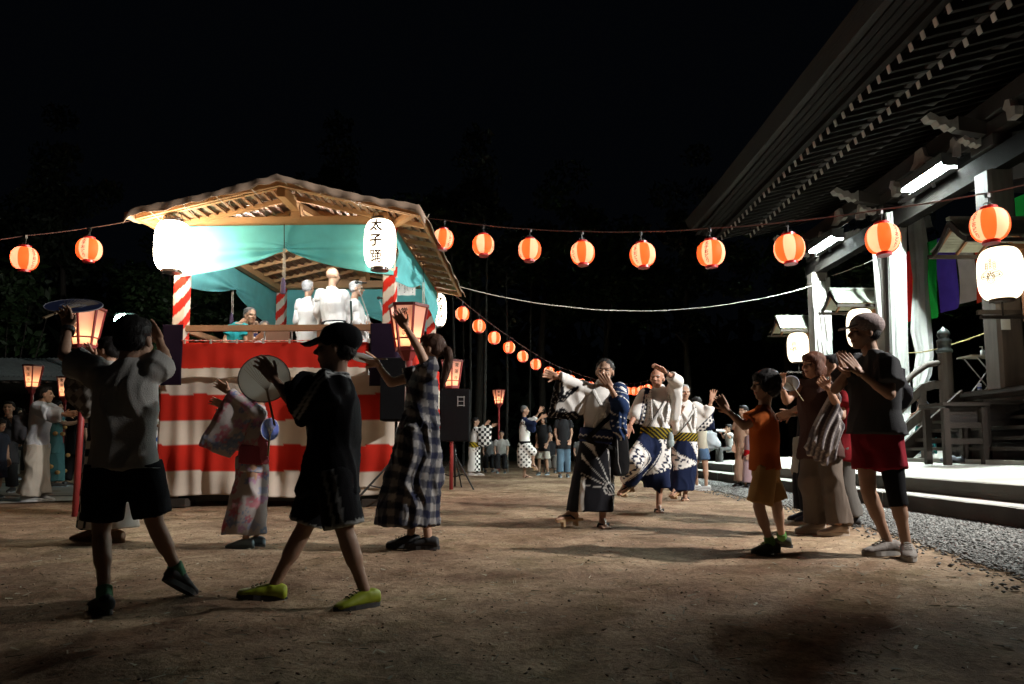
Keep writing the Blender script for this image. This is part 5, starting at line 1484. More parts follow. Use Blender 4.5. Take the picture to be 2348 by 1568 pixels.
    def skirt(s, mat, colf, rings, name='robe_skirt', fold=.010, kf=(24, 24, 3), size=.012, sharp=1.0, n=36, pleat=0, pk=14, extra=None):
        """rings: (centre, rx, ry[, lateral])"""
        g = Geo(); rr = []
        for r in rings:
            c, rx, ry = Vector(r[0]), r[1], r[2]; lat = Vector(r[3]) if len(r) > 3 else Vector((1, 0, 0)); fr = Vector((0, 0, 1)).cross(lat)
            f = len(rr) / max(1, len(rings) - 1)
            rr.append([c + lat*rx*s.k*math.cos(t)*(1 + pleat*f*math.sin(t*pk)) + fr*ry*s.k*math.sin(t)*(1 + pleat*f*math.sin(t*pk)) for t in [2*PI*i/n for i in range(n)]])
        g.loft(rr)
        if extra: extra(g)
        return s.wear(name, g, size, mat, colf, fold, kf, 2, sharp=sharp)

def spec(D, **kw):
    """joints from (x, y, depth offset) triples measured in the photograph; y None puts an ankle on the ground"""
    k = kw.pop('k'); J = {}
    for n, v in kw.items():
        if n in ('head', 'tilt') or n[:2] in ('sh', 'el', 'wr', 'hi', 'kn', 'an', 'hd'):
            if n == 'tilt': J[n] = Vector(v); continue
            x, y, dd = v
            if y is None: p = U(x, 1029, D + dd); p.z = .075 * k + (kw.get('gz', 0)); p.x = (x - CX) / F_PX * (D + dd); J[n] = p
            else: J[n] = U(x, y, D + dd)
        else: J[n] = v
    return J
# ------------------------------------------------------------------ cloths and print helpers
W0 = np.array([.80, .78, .75]); NAVY = np.array([.011, .017, .048]); BLK = np.array([.012, .012, .015]); YEL = np.array([.50, .38, .03])
print_m = cloth_mat('printed_cotton', (1, 1, 1), attr=True, bump=.2)
white_m = cloth_mat('white_cotton', (.74, .73, .71), trans=.12)
def solid(name, c=(.5, .5, .5), **k): return cloth_mat(name, c, **k)
def full(V, c): return np.tile(np.asarray(c, float), (len(V), 1))
def pt(x, y, d): return np.array(U(x, y, d))
def chain(V, p0, p1, w=.055, ring=.030, thick=.008, per=.042):
    """mask of a chain of rings printed along the line p0-p1 (x-z plane)"""
    p0 = np.array(p0); p1 = np.array(p1); d = (p1 - p0)[[0, 2]]; L = np.linalg.norm(d); d /= L
    r = V[:, [0, 2]] - p0[[0, 2]]; s = r @ d; t = r @ np.array([-d[1], d[0]])
    q = (s % per) - per/2; rad = np.sqrt(q**2 + t**2); rad2 = np.sqrt((np.abs(q) - per)**2 + t**2)
    return (np.abs(s - L/2) < L/2) & ((np.abs(rad - ring*.8) < thick) | (np.abs(rad2 - ring*.8) < thick)), s, t
def stripes(V, dirv, per, c1, c2, duty=.5, ph=0):
    s = (V @ np.array(dirv) / per + ph) % 1; c = full(V, c1); c[s < duty] = c2; return c
def fan(label, c, r, normal, up, face, back=None, handle=None, rim=(.5, .5, .5), group=None, marks=None):
    """round paper fan: thin oval leaf, rim, ribs and handle"""
    n = nrm(normal); u = nrm(Vector(up) - n * Vector(up).dot(n)); w = u.cross(n); c = Vector(c)
    R_ = root('paper_fan', c, label, 'fan', group)
    P = lambda a, q=1.0, o=0: c + (w * math.cos(a) * r * 1.0 * q + u * math.sin(a) * r * .95 * q) + n * o
    g = Geo(); ring = [P(2*PI*i/36) for i in range(36)]; g.prism(ring, n * .0025); put('leaf', g, face, parent=R_)
    g = Geo(); g.tube([P(2*PI*i/36) for i in range(37)], .003, 5); put('rim', g, M('fan_rim_%d' % int(rim[0]*99), rim, .6), parent=R_)
    g = Geo()
    for a in np.linspace(-.9, .9, 13): g.tube([c - u*r*.55 + n*.003, c + (w*math.sin(a) + u*math.cos(a)) * r * .86 + n*.003], .0008, 3)
    put('ribs', g, M('bamboo', (.4, .3, .18), .6), parent=R_)
    g = Geo(); g.beam(c - u*r*.5, c - u*(r + .11), .014, .007); put('handle', g, M('bamboo'), parent=R_)
    if marks:
        V, Fc = text_geo(marks, r * .5, .001); g = Geo()
        for sgn in (1, -1): g.add([c + w * p.x * sgn + u * p.y + n * (.003 * sgn) for p in V], Fc)
        put('marks', g, M('fan_print', (.3, .35, .5), .7), parent=R_, fix=False)
    return R_

# =================================================================== boy in grey shirt, from behind
D = 3.45
J = spec(D, k=.80, head=(309, 782, .02), shL=(226, 868, 0), shR=(350, 862, 0), elL=(146, 815, .10), wrL=(157, 752, .20), hdL=(152, 715, .22), elR=(380, 822, .10), wrR=(364, 778, .20), hdR=(346, 750, .22),
         hiL=(243, 1072, 0), hiR=(325, 1070, 0), knL=(232, 1218, 0), knR=(356, 1203, .05), anL=(262, None, -.10), anR=(410, 1316, .16), yawL=-.8, fdR=(.35, .75, -.5), curlL=.9, curlR=.4)
b = Human('person', 'boy in grey shirt and black shorts seen from behind, arms raised, fan in hand', .80, J, (.1, 1, .05), hs=1.20, seed=1, res=1.0, skin=SKIN*.9)
b.hair('short'); 
def grey(V, N): return full(V, [.25, .245, .235])
b.tshirt(solid('grey_marl', (.42, .41, .395), bump=.3), fit=1.14, hem=-.02, sl=.62, rs_=(.080, .092), fold=.015, hemw=.20)
b.shorts(solid('black_shorts', (.012, .012, .016)), ln=.84, w=.112, w0=.112, fold=.010)
b.shoes(M('black_shoe', (.02, .02, .022), .7, .2, 10), (.03, .03, .03))
for a in 'LR':
    g = Geo(); an = b.J['an'+a]; up = nrm(b.J['kn'+a] - an); g.frus(an - up*.01, an + up*.060, .034, .035); b.wear('sock', g, .007, solid('green_sock', (.10, .24, .14)), None, .001)
g = Geo(); w = b.J['wrL']; d = nrm(b.J['elL'] - w); g.tube([w + d*.005, w + d*.03], .031, 16); put('wristband', g, M('black_rubber', (.01, .01, .01), .5), parent=b.root)
fan('dark blue fan held edge on above the boy in grey', U(169, 701, 3.80), .135, (.10, -.47, 1), (.05, 1, .47), M('fan_blue', (.02, .03, .10), .6, .15), rim=(.3, .3, .35), marks='山崎')

# =================================================================== striding boy in black cap
D = 3.55
J = spec(D, k=.84, head=(770, 800, 0), shL=(772, 893, -.15), shR=(768, 893, .15), elL=(673, 926, -.14), wrL=(627, 866, -.10), hdL=(606, 838, -.08), elR=(700, 940, .18), wrR=(650, 900, .18), hdR=(630, 880, .18),
         hiL=(764, 1085, -.08), hiR=(750, 1085, .08), knL=(792, 1222, -.10), knR=(697, 1212, .08), anL=(846, None, -.10), anR=(637, None, .06), yawL=-2.3, yawR=-1.6, fdR=(-1, -.1, .12), pnL=(-.3, -1, 0), curlL=.6)
b = Human('person', 'striding boy in black cap, black shirt and black shorts with pale trim', .84, J, (-1, -.02, -.05), hs=1.12, seed=2, skin=SKIN*.85)
b.hair('short')
def trim(V, N):
    c = full(V, [.010, .010, .012]); s = np.array(b.J['shL']); n = np.array(b.J['elL']) - s; L = np.linalg.norm(n); n /= L
    r = V - s; t = r @ n; return c
bl = M('pale_piping', (.35, .35, .35), .7)
PL = [np.array(U(x, y, 3.40))[[0, 2]] for x, y in ((812, 858), (790, 848), (763, 846), (734, 878), (715, 911), (684, 954))]
def jersey(V, N):
    c = full(V, [.010, .010, .012]); dm = np.full(len(V), 9.0); P = V[:, [0, 2]]
    for p, q in zip(PL[:-1], PL[1:]):
        d = q - p; L = np.linalg.norm(d); d /= L; r = P - p; t = r @ d; n = r @ np.array([-d[1], d[0]]); ok = (t > -.004) & (t < L + .004); dm = np.where(ok & (np.abs(n) < np.abs(dm)), n, dm)
    m = (V[:, 1] < b.shc.y) & ((np.abs(dm - .000) < .0065) | (np.abs(dm - .020) < .0065)); c[m] = [.38, .38, .38]; return c
shirt = b.tshirt(print_m, jersey, fit=1.30, hem=-.20, sl=1.0, rs_=(.095, .105), fold=.022, hemw=.19)
def sh_c(V, N):
    c = full(V, [.010, .010, .012])
    for a in 'LR':
        e = np.array(b.J['hi'+a].lerp(b.J['kn'+a], .92)); n = np.array(nrm(b.J['kn'+a] - b.J['hi'+a])); t = (V - e) @ n
        m = (t > -.022) & (np.linalg.norm(V - e, axis=1) < .18); c[m] = [.36, .36, .35]
    x0 = np.array(b.J['hiL'].lerp(b.J['knL'], .5)); n = np.array(nrm(b.J['knL'] - b.J['hiL'])); side = np.array([n[2], 0, -n[0]])
    q = (V - x0) @ side; m = (V[:, 1] < x0[1] - .03) & ((np.abs(q - .020) < .008) | (np.abs(q + .020) < .008)); c[m] = [.22, .22, .22]
    return c
b.shorts(print_m, ln=.90, w=.118, w0=.115, colf=sh_c, fold=.012)
b.shoes(M('lime_shoe', (.30, .36, .02), .6, .3, 14), (.04, .04, .04), lab=M('dark_lace', (.05, .06, .01), .8))
g = Geo(); q = b.hk; g.ell(b.H(0, -.025, .055), (.098*q, .112*q, .085*q), b.hrot(), 20, 12)
g.loft([[b.H(.062*math.cos(t), .07 + .035*math.sin(t), .045 + .012*math.cos(t)**2) for t in np.linspace(0, 2*PI, 16, endpoint=False)], [b.H(.055*math.cos(t), .155 + .032*math.sin(t), .025 - .016*math.cos(t)**2) for t in np.linspace(0, 2*PI, 16, endpoint=False)]])
b.wear('cap', g, .008, solid('black_cap', (.010, .010, .012)), None, .002)
fan('big pale fan in the hand of the striding boy', U(606, 868, 3.50), .118, (.25, -1, .05), (-.25, 0, 1), M('fan_grey', (.85, .83, .80), .7, .12, trans=.6), marks=None, rim=(.2, .2, .2))

# =================================================================== little girl in floral yukata
D = 5.5
J = spec(D, k=.76, head=(592, 896, 0), shL=(594, 956, -.09), shR=(588, 956, .09), elL=(552, 918, -.10), wrL=(522, 896, -.12), hdL=(500, 880, -.12), elR=(548, 945, .12), wrR=(514, 930, .10), hdR=(496, 922, .1),
         hiL=(580, 1070, -.06), hiR=(576, 1070, .06), knL=(576, 1155, -.06), knR=(580, 1155, .06), anL=(572, None, -.06), anR=(598, None, .08), yawL=-1.55, yawR=-1.4)
b = Human('person', 'small girl in pale floral yukata with pink sash, arms raised', .76, J, (-1, .35, 0), hs=1.22, seed=3)
b.hair('bun')
def floral(V, N, sc=1.0, base=(.42, .37, .36)):
    c = full(V, base); rs = np.random.default_rng(12)
    lo, hi = V.min(0), V.max(0); cols_ = [[.10, .16, .36], [.42, .08, .12], [.24, .28, .42], [.36, .16, .30], [.12, .20, .34], [.48, .16, .2]]
    for i in range(70):
        p = rs.uniform(lo, hi); d = V - p; d[:, 1] *= .35; r = np.linalg.norm(d, axis=1); a = np.arctan2(d[:, 2], d[:, 0]); R_ = rs.uniform(.022, .040) * sc
        m = r < R_ * (1 + .22 * np.cos(a * 5)); c[m] = np.array(cols_[i % 6]) * .75 + c[m] * .25
        m = r < R_ * .3; c[m] = base
    return c
fl_m2 = print_m
b.robe_top(fl_m2, floral, f=1.0)
b.sleeve('L', fl_m2, floral, pts=[U(590, 950, 5.41), U(552, 918, 5.40), U(526, 893, 5.38), U(490, 950, 5.36), U(456, 1020, 5.38), U(490, 1040, 5.40), U(527, 1050, 5.42), U(562, 1010, 5.42)], wid=.05, r=.07, to=.9, fold=.010)
b.sleeve('R', fl_m2, floral, drop=.38)
b.skirt(fl_m2, floral, [(b.hipc + V3(0, 0, .08), .15, .13), (U(577, 1100, D), .155, .15), (U(565, 1160, D), .185, .17), (U(559, 1224, D), .215, .18)], fold=.012)
b.belt(.05, .42, .165, .140, solid('pink_sash', (.30, .06, .085)), name='sash')
g = Geo()
for p0, p1, r0, r1 in ((U(600, 1010, 5.42), U(612, 1000, 5.40), .045, .03), (U(603, 1015, 5.4), U(607, 1055, 5.42), .03, .035), (U(598, 1015, 5.45), U(590, 1050, 5.46), .03, .03)): g.cap(p0, p1, r0, r1)
b.wear('sash_bow', g, .009, solid('pink_sash_bow', (.46, .12, .16)), None, .012, (60, 60, 30))
b.shoes(M('grey_blue_shoe', (.22, .30, .36), .7, .2), (.3, .35, .38), 1.0)
fan('small blue fan tucked in the back of the pink sash', U(619, 984, 5.40), .085, (.9, -.5, 0), (.12, 0, 1), M('fan_blue2', (.04, .07, .30), .6, .1), rim=(.5, .5, .6), marks='踊')

# =================================================================== woman in checked dress
D = 5.48
J = spec(D, k=.93, head=(987, 802, 0), shL=(984, 862, -.15), shR=(956, 866, .14), elL=(960, 800, -.20), wrL=(929, 748, -.18), hdL=(912, 722, -.16), elR=(896, 878, .10), wrR=(864, 834, .05), hdR=(846, 822, .04),
         hiL=(970, 1000, -.07), hiR=(962, 1000, .07), knL=(968, 1120, -.05), knR=(955, 1120, .05), anL=(985, None, -.06), anR=(944, None, .05), yawL=-1.45, yawR=-1.6, curlL=.5, curlR=.6)
b = Human('person', 'woman in long dark checked dress with a ponytail, one arm lifted high', .93, J, (-1, .12, .1), hs=1.04, seed=4, hair_col=(.05, .022, .012), skin=SKIN)
b.hair('pony')
def check(V, N):
    c = full(V, [.014, .016, .032]); per = .105
    a = (V[:, 0] + .3*V[:, 1] + .03*np.sin(V[:, 2]*6)) / per % 1; z = (V[:, 2] + .04*np.sin(V[:, 0]*9)) / per % 1
    m = a < .5; n = z < .5; c[m ^ n] = [.06, .06, .07]; c[m & n] = [.20, .19, .185]; return c
b.tshirt(print_m, check, fit=1.02, hem=.30, sl=.50, rs_=(.078, .098), fold=.014, name='dress_top', hemw=.125)
b.skirt(print_m, check, [(b.hipc.lerp(b.shc, .46), .125, .135), (b.hipc.lerp(b.shc, .28), .150, .165), (b.hipc + V3(-.02, 0, 0), .175, .205), (U(957, 1040, D), .205, .23), (U(942, 1120, D), .235, .235), (U(931, 1203, D), .255, .24)], name='dress_skirt', fold=.020, kf=(44, 44, 3), pleat=.03, pk=11, n=72)
b.belt(.44, .49, .128, .127, solid('dress_band', (.03, .03, .045)), name='waistband')
b.shoes(M('black_trainer', (.018, .018, .02), .7, .2, 12), (.025, .025, .025), lab=M('dark_lace'))
fan('white fan held edge on by the woman in the checked dress', U(828, 820, 5.5), .10, (.15, .25, 1), (-1, .3, .2), M('fan_white', (.6, .58, .55), .7, .1, trans=.6))

# =================================================================== dancer with the crossed black strap
D = 6.95
J = spec(D, k=1.0, head=(1386, 853, -.04), shL=(1419, 900, 0), shR=(1348, 900, 0), elL=(1424, 935, -.22), wrL=(1397, 886, -.33), hdL=(1379, 856, -.33), elR=(1308, 879, -.04), wrR=(1274, 863, -.08), hdR=(1252, 856, -.1),
         hiL=(1393, 1012, 0), hiR=(1350, 1012, 0), knL=(1385, 1095, -.03), knR=(1342, 1098, -.05), anL=(1378, None, 0), anR=(1314, 1170, -.06), fdL=(.1, -1, 0), fdR=(-1, -.25, -.05), bare=True, pnL=(0, 1, .2), curlR=.9, curlL=.3)
b = Human('person', 'dancer in white and black fan patterned yukata, hand before the face, black strap across', 1.0, J, (-.28, -1, -.1), seed=5, hair_col=(.03, .028, .027))
b.hair('crop')
kn = pt(1398, 1118, D)
def fanprint(V, N):
    u = V[:, 0] - kn[0]; v = V[:, 2] - kn[2]; r = np.hypot(u, v); a = np.arctan2(u, v)
    c = full(V, BLK); f = (a + 1.45) / .34; q = np.abs((f % 1) - .5); inr = (a > -1.5) & (a < .5)
    ln = (q > .5 - .0045/np.maximum(r, .02)/.34) & (r > .05) & (r < .42) & inr
    tip = .30 + .30 * (1 - (q * 2) ** 1.5) + .05*np.sin(np.floor(f)*2.3)
    wedge = (r > tip) & inr & (v > .12); c[wedge] = W0; edge = (np.abs(r - tip) < .006) & inr & (v > .02); c[edge] = W0*.7; c[ln & ~wedge] = W0 * .5
    rk = np.hypot(u*1.0, v*1.3); c[(np.abs(rk - .075) < .005) | ((rk < .075) & (np.abs((u + v*.7) % .03 - .015) < .003))] = W0*.5
    f2 = (a - 2.2) / .25; q2 = np.abs((f2 % 1) - .5); c[(a > 2.0) & (q2 > .5 - .005/np.maximum(r, .02)/.25) & (r > .08) & (r < .3)] = W0*.5
    e = u + .27 - .10*v; c[(np.abs(e) < .022) & (v > -.30) & (v < .10)] = W0; c[e < -.03] = BLK
    return c
b.skirt(print_m, fanprint, [(U(1371, 1000, D), .165, .14), (U(1368, 1040, D), .185, .165), (U(1358, 1100, D), .205, .18), (U(1351, 1172, D), .225, .19)], fold=.010, kf=(20, 20, 2), pleat=.012)
def toprobe(V, N): return full(V, W0)
b.robe_top(print_m, toprobe)
ks = pt(1283, 930, D)
def fansleeve(V, N):
    c = full(V, W0); u = V[:, 0] - ks[0]; v = V[:, 2] - ks[2]; r = np.hypot(u, v); a = np.arctan2(v, u)
    low = v < -.03 - .25 * np.maximum(u, 0) + .012*np.sin(u*60); lft = (u < -.055) & (v < .14)
    lob = (r > .03) & (r < .10 + .16*np.abs(np.sin(a*2.6))) & (a > .75) & (a < 2.9)
    d = low | lft | lob; c[d] = BLK
    q = np.abs(((a / .32) % 1) - .5); c[d & (q > .5 - .006/np.maximum(r, .02)) & (r < .27) & (r > .03)] = W0 * .6
    return c
b.sleeve('R', print_m, fansleeve, pts=[U(1348, 890, D), U(1308, 868, D-.04), U(1280, 858, D-.06), U(1268, 885, D-.05), U(1254, 958, D-.03), U(1290, 962, D-.02), U(1328, 962, D), U(1352, 930, D)], wid=.07, r=.08, to=.8, fold=.012)
def navy_lines(V, N):
    c = full(V, [.014, .030, .085]); s = (V[:, 0]*1.0 + V[:, 2]*2.2) * 9 + np.sin(V[:, 2]*20); c[np.abs(np.sin(s*1.8)) < .14] = W0*.8; return c
b.sleeve('L', print_m, navy_lines, drop=.30, wid=.08, r=.085, to=.55)
b.collar(white_m); 
def obi_c(V, N):
    c = full(V, [.02, .03, .09]); f = (V - np.array(b.hipc)) @ np.array(b.up); L = (b.shc - b.hipc).length; t = f / L
    m = (np.abs(t - .085 - .012*np.sin(V[:, 0]*160)) < .010); c[m] = W0*.8; c[(t > .00) & (t < .055)] = BLK; return c
b.belt(-.04, .24, .185, .155, print_m, obi_c)
g = Geo(); S_ = b._surf
P_ = [S_(1.0, PI/2 + 1.0, .02), S_(.75, PI/2 + .72, .03), S_(.5, PI/2 + .35, .03), S_(.25, PI/2 - .15, .035), S_(.0, PI/2 - .65, .05), U(1410, 1030, D-.14), U(1417, 1070, D-.12)]
for i in range(len(P_) - 1): g.beam(P_[i], P_[i+1], .045, .012, up=(0, -1, .1))
b.wear('strap', g, .008, solid('black_strap', (.012, .012, .012)), None, .001)
bg = root('shoulder_bag', U(1421, 1060, D-.1), 'black cloth bag hanging at the hip of the strapped dancer', 'bag'); g = Geo(); g.loft([[U(1420, y, D-.1) + V3(w*math.cos(t), .045*math.sin(t), 0) for t in np.linspace(0, 2*PI, 18, endpoint=False)] for y, w in ((985, .05), (1010, .085), (1060, .095), (1085, .085), (1092, .05))])
V, Fq, N = vox(g, .011, 2); put('pouch', None, solid('black_bag', (.012, .012, .013)), parent=bg, V=folds(V, N, .008, (20, 20, 8), 3), Fc=Fq, smooth=True)
g = Geo(); g.tube([U(1414, 985, D-.15), U(1417, 1060, D-.16), U(1423, 1085, D-.16)], .004, 5); put('strap_edge', g, M('pale_piping'), parent=bg)
b.geta()

# =================================================================== bald dancer with towel
D = 8.6
J = spec(D, k=1.0, head=(1506, 868, -.05), shL=(1537, 905, 0), shR=(1480, 908, 0), elL=(1553, 874, -.22), wrL=(1523, 851, -.36), hdL=(1492, 833, -.36), elR=(1456, 950, -.05), wrR=(1444, 976, -.16), hdR=(1436, 994, -.17),
         hiL=(1517, 1006, 0), hiR=(1487, 1006, 0), knL=(1513, 1082, -.04), knR=(1455, 1058, -.28), anL=(1506, None, 0), anR=(1436, 1104, .05), fdL=(-.1, -1, 0), fdR=(-.75, -.45, -.45), bare=True, curlL=.2, curlR=.3, pnL=(0, -.4, -1))
b = Human('person', 'bald older dancer in navy and white yukata with towel, hand over the brow', 1.0, J, (-.5, -1, -.38), seed=6, hair_col=(.35, .34, .33), skin=SKIN*[1.05, .95, .95])
b.hair('bald')
p6 = pt(1440, 1060, D)
def wave(V, N, ox=0, seed=0):
    x = (V[:, 0] - p6[0] + ox) ; z = V[:, 2]; c = full(V, W0)
    s = np.sin(x*13 + 2.2*np.sin(z*7 + seed) + seed) + .6*np.sin(z*11 - x*6 + seed)
    c[(s > .35)] = NAVY
    c[(np.abs(s - .22) < .06)] = NAVY * 1.2
    mx = (np.abs(((x*1.0 + z*.5) / .085) % 1 - .5) < .16); mz = (np.abs((z / .075) % 1 - .5) < .18)
    c[(s < -.35) & (mx ^ mz) & (s > -1.1)] = NAVY
    c[(z < p6[2] - .18 + .25*(x - .05)) & (x > .0)] = NAVY
    return c
def extra6(g):
    J = b.J; g.cap(J['hiR'], J['knR'], .12, .11); g.frus(J['knR'] + V3(0, 0, .05), J['anR'].lerp(J['knR'], .15) + V3(.03, 0, 0), .11, .13)
    g.prism([J['knR'] + V3(0, .02, 0), U(1446, 1108, D), U(1470, 1100, D), U(1512, 1135, D), U(1522, 1040, D), U(1490, 1010, D)], V3(0, .14, 0))
b.skirt(print_m, lambda V, N: wave(V, N), [(U(1503, 985, D), .165, .14), (U(1502, 1020, D), .19, .165), (U(1502, 1070, D), .18, .16), (U(1506, 1118, D), .15, .14)], fold=.014, extra=extra6)
b.robe_top(print_m, lambda V, N: full(V, W0))
sl = (pt(1483, 905, D), pt(1468, 985, D))
def sleeve6(V, N):
    c = full(V, NAVY*.8); m, s, t = chain(V, sl[0], sl[1], per=.05, ring=.034, thick=.009); c[(t < -.05)] = W0*.95; c[m] = W0; c[(t > -.05) & (t < .0) & ~m] = NAVY; return c
b.sleeve('R', print_m, sleeve6, pts=[U(1482, 895, D), U(1455, 925, D-.02), U(1438, 958, D-.04), U(1455, 970, D-.03), U(1474, 975, D), U(1484, 930, D)], wid=.09, r=.085, to=.2)
b.sleeve('L', print_m, lambda V, N: full(V, W0), pts=[b.J['shL'], b.J['elL'] + V3(.02, 0, .02), b.J['elL'].lerp(b.J['wrL'], .55), U(1556, 915, D-.18), U(1550, 965, D-.1), U(1541, 960, D)], wid=.07, r=.08, to=.55)
b.collar(white_m)
def obi6(V, N): return stripes(V, (1, 0, 1.1), .055, BLK, YEL*.6, .35)
b.belt(-.02, .25, .180, .150, print_m, obi6)
def towel(b, mat=None):
    g = Geo(); S_ = b._surf
    for q in (1, -1):
        P_ = [S_(1.06, PI/2 - q*1.8, .01), S_(1.04, PI/2 - q*.95, .03), S_(.85, PI/2 - q*.62, .03), S_(.6, PI/2 - q*.55, .035), S_(.38, PI/2 - q*.52, .035)]
        for i in range(4): g.beam(P_[i], P_[i+1], .062*b.k, .012, up=(P_[i] + P_[i+1])/2 - (b.hipc + b.shc)/2)
    g.beam(S_(1.06, PI/2 - 1.8, .01), S_(1.06, PI/2 + 1.8, .01), .04, .012)
    def dots(V, N):
        c = full(V, W0*1.08); m = ((V[:, 0] / .017) % 1 < .5) & ((V[:, 2] / .02) % 1 < .55); c[m] = [.05, .05, .06]; return c
    b.wear('towel', g, .0075, print_m, dots, .001)
towel(b)
g = Geo(); g.tube([b._surf(1.0, PI/2 + .8, .03), b._surf(.6, PI/2 - .1, .045), b._surf(.2, PI/2 - .75, .04)], .006, 6); b.wear('bag_cord', g, .005, solid('black_strap'), None, 0)
g = Geo(); c0 = U(1537, 1005, D-.12); g.ell(c0, (.04, .03, .07)); g.ell(c0 - V3(0, 0, .05), (.05, .035, .06)); b.wear('pouch', g, .008, solid('pale_pouch', (.35, .42, .42)), None, .006, (40, 40, 20))
g = Geo(); w = b.J['wrL']; d = nrm(b.J['elL'] - w); g.tube([w + d*.015, w + d*.04], .032, 14); g.box(w + d*.028 + V3(0, -.03, .01), (.03, .012, .03)); put('watch', g, M('black_rubber'), parent=b.root)
b.geta()

# =================================================================== third dancer, grey haired, palm out
D = 10.6
J = spec(D, k=1.0, head=(1568, 901, -.03), shL=(1594, 936, 0), shR=(1549, 936, 0), elL=(1621, 952, -.08), wrL=(1631, 917, -.14), hdL=(1635, 897, -.15), elR=(1546, 966, -.10), wrR=(1556, 948, -.32), hdR=(1562, 932, -.36),
         hiL=(1583, 1012, 0), hiR=(1558, 1012, 0), knL=(1580, 1075, -.05), knR=(1556, 1068, -.05), anL=(1566, None, 0), anR=(1549, 1116, -.05), fdL=(-.15, -1, 0), fdR=(-.6, -.7, -.3), bare=True, pnL=(0, -1, 0), curlL=.02, spreadL=.22, pnR=(-.2, -1, 0))
b = Human('person', 'grey haired dancer in white and navy yukata showing an open raised palm', 1.0, J, (.12, -1, 0), seed=7, res=1.15, hair_col=(.36, .36, .36))
b.hair('crop')
b.skirt(print_m, lambda V, N: wave(V, N, -.75, 2.0), [(U(1571, 995, D), .16, .14), (U(1570, 1030, D), .18, .16), (U(1566, 1080, D), .185, .16), (U(1563, 1124, D), .18, .15)], fold=.012)
b.robe_top(print_m, lambda V, N: full(V, W0))
slq = (pt(1590, 1004, D-.1), pt(1632, 958, D-.1))
def sleeve7(V, N):
    c = full(V, W0); m, s, t = chain(V, slq[0], slq[1], per=.06, ring=.036, thick=.010); c[t < .05] = NAVY*.8; c[m] = W0; return c
b.sleeve('L', print_m, sleeve7, pts=[U(1594, 925, D), U(1620, 940, D-.06), U(1627, 930, D-.1), U(1636, 960, D-.1), U(1640, 985, D-.08), U(1598, 990, D-.04), U(1588, 985, D)], wid=.08, r=.085, to=.6)
b.sleeve('R', print_m, lambda V, N: full(V, W0), drop=.2, to=.6)
b.collar(white_m); b.belt(0, .25, .178, .150, print_m, lambda V, N: stripes(V, (1, 0, -1.1), .055, BLK, YEL*.6, .4)); towel(b)
g = Geo(); g.tube([b._surf(1.0, PI/2 + .8, .03), b._surf(.6, PI/2 + .1, .045), b._surf(.2, PI/2 - .75, .04)], .009, 6); b.wear('bag_cord', g, .007, solid('black_strap'), None, 0)
b.geta()

# =================================================================== girl with white rucksack behind
D = 13.0
J = spec(D, k=.93, head=(1594, 925, 0), shL=(1600, 955, -.12), shR=(1606, 955, .12), elL=(1596, 985, -.15), wrL=(1583, 1000, -.1), elR=(1598, 985, .15), wrR=(1585, 1000, .12),
         hiL=(1612, 1032, -.09), hiR=(1606, 1032, .09), knL=(1617, 1068, -.10), knR=(1592, 1068, .10), anL=(1615, None, -.1), anR=(1594, None, .25), yawL=-1.4, yawR=-1.5)
b = Human('person', 'person in denim shorts and white rucksack behind the open palmed dancer', .93, J, (-1, .2, 0), seed=8, res=1.5); b.hair('bob')
b.tshirt(solid('cream_shirt', (.5, .47, .38)), hem=-.1); b.shorts(solid('denim_shorts', (.08, .14, .24)), ln=.62, w=.11)
b.shoes(M('pale_shoe', (.42, .42, .42), .7), (.6, .6, .6))
def rucksack(c, sx, sy, sz, m, label, rd=0):
    r = root('rucksack', c, label, 'rucksack'); g = Geo(); c = Vector(c)
    g.ell(c, (sx/2, sy/2, sz/2), n=18, m=12); g.box(c, (sx*.75, sy*.7, sz*.8)); g.ell(c + V3(sx*.3, -sy*.2, -sz*.15), (sx*.3, sy*.3, sz*.25)); V, Fq, N = vox(g, .014, 4)
    put('sack', None, m, parent=r, V=folds(V, N, .01, (18, 18, 18), 4), Fc=Fq, smooth=True)
    g = Geo(); g.tube([c + V3(-.03, 0, sz*.45), c + V3(0, 0, sz*.58), c + V3(.03, 0, sz*.45)], .008, 6); put('loop', g, m, parent=r)
rucksack(U(1629, 1010, 13.0), .26, .30, .36, solid('pale_rucksack', (.42, .48, .52)), 'pale blue white rucksack on the person in denim shorts')

# =================================================================== boy in orange shirt
D = 5.28
J = spec(D, k=.79, head=(1754, 884, 0), shL=(1753, 955, -.13), shR=(1747, 952, .12), elL=(1706, 978, -.14), wrL=(1664, 936, -.10), hdL=(1646, 908, -.06), elR=(1702, 974, .10), wrR=(1667, 942, .02), hdR=(1650, 915, -.02),
         hiL=(1758, 1075, -.07), hiR=(1752, 1075, .07), knL=(1739, 1162, -.08), knR=(1780, 1155, .08), anL=(1757, None, -.05), anR=(1783, None, .24), yawL=-1.75, yawR=-1.2, pnL=(.2, 1, 0), pnR=(0, -1, 0), curlL=.3)
b = Human('person', 'boy in orange shirt and tan shorts clapping, dark mop of hair', .79, J, (-1, -.08, .0), hs=1.17, seed=9, skin=SKIN*.95)
b.hair('mop'); b.tshirt(solid('orange_cotton', (.42, .095, .018), bump=.3), fit=1.10, hem=-.02, sl=.72, rs_=(.074, .086), fold=.014, hemw=.17)
b.shorts(solid('tan_cotton', (.36, .20, .075), bump=.3), ln=.92, w=.118, w0=.105, fold=.010); b.shoes(M('dark_trainer', (.03, .035, .02), .7, .3, 14), (.03, .03, .03), lab=M('lime_lace', (.3, .35, .02), .7))
for a in 'LR':
    g = Geo(); an = b.J['an'+a]; up = nrm(b.J['kn'+a] - an); g.frus(an - up*.01, an + up*.06, .034, .036); b.wear('sock', g, .007, solid('lime_sock', (.10, .22, .06)), None, .001)

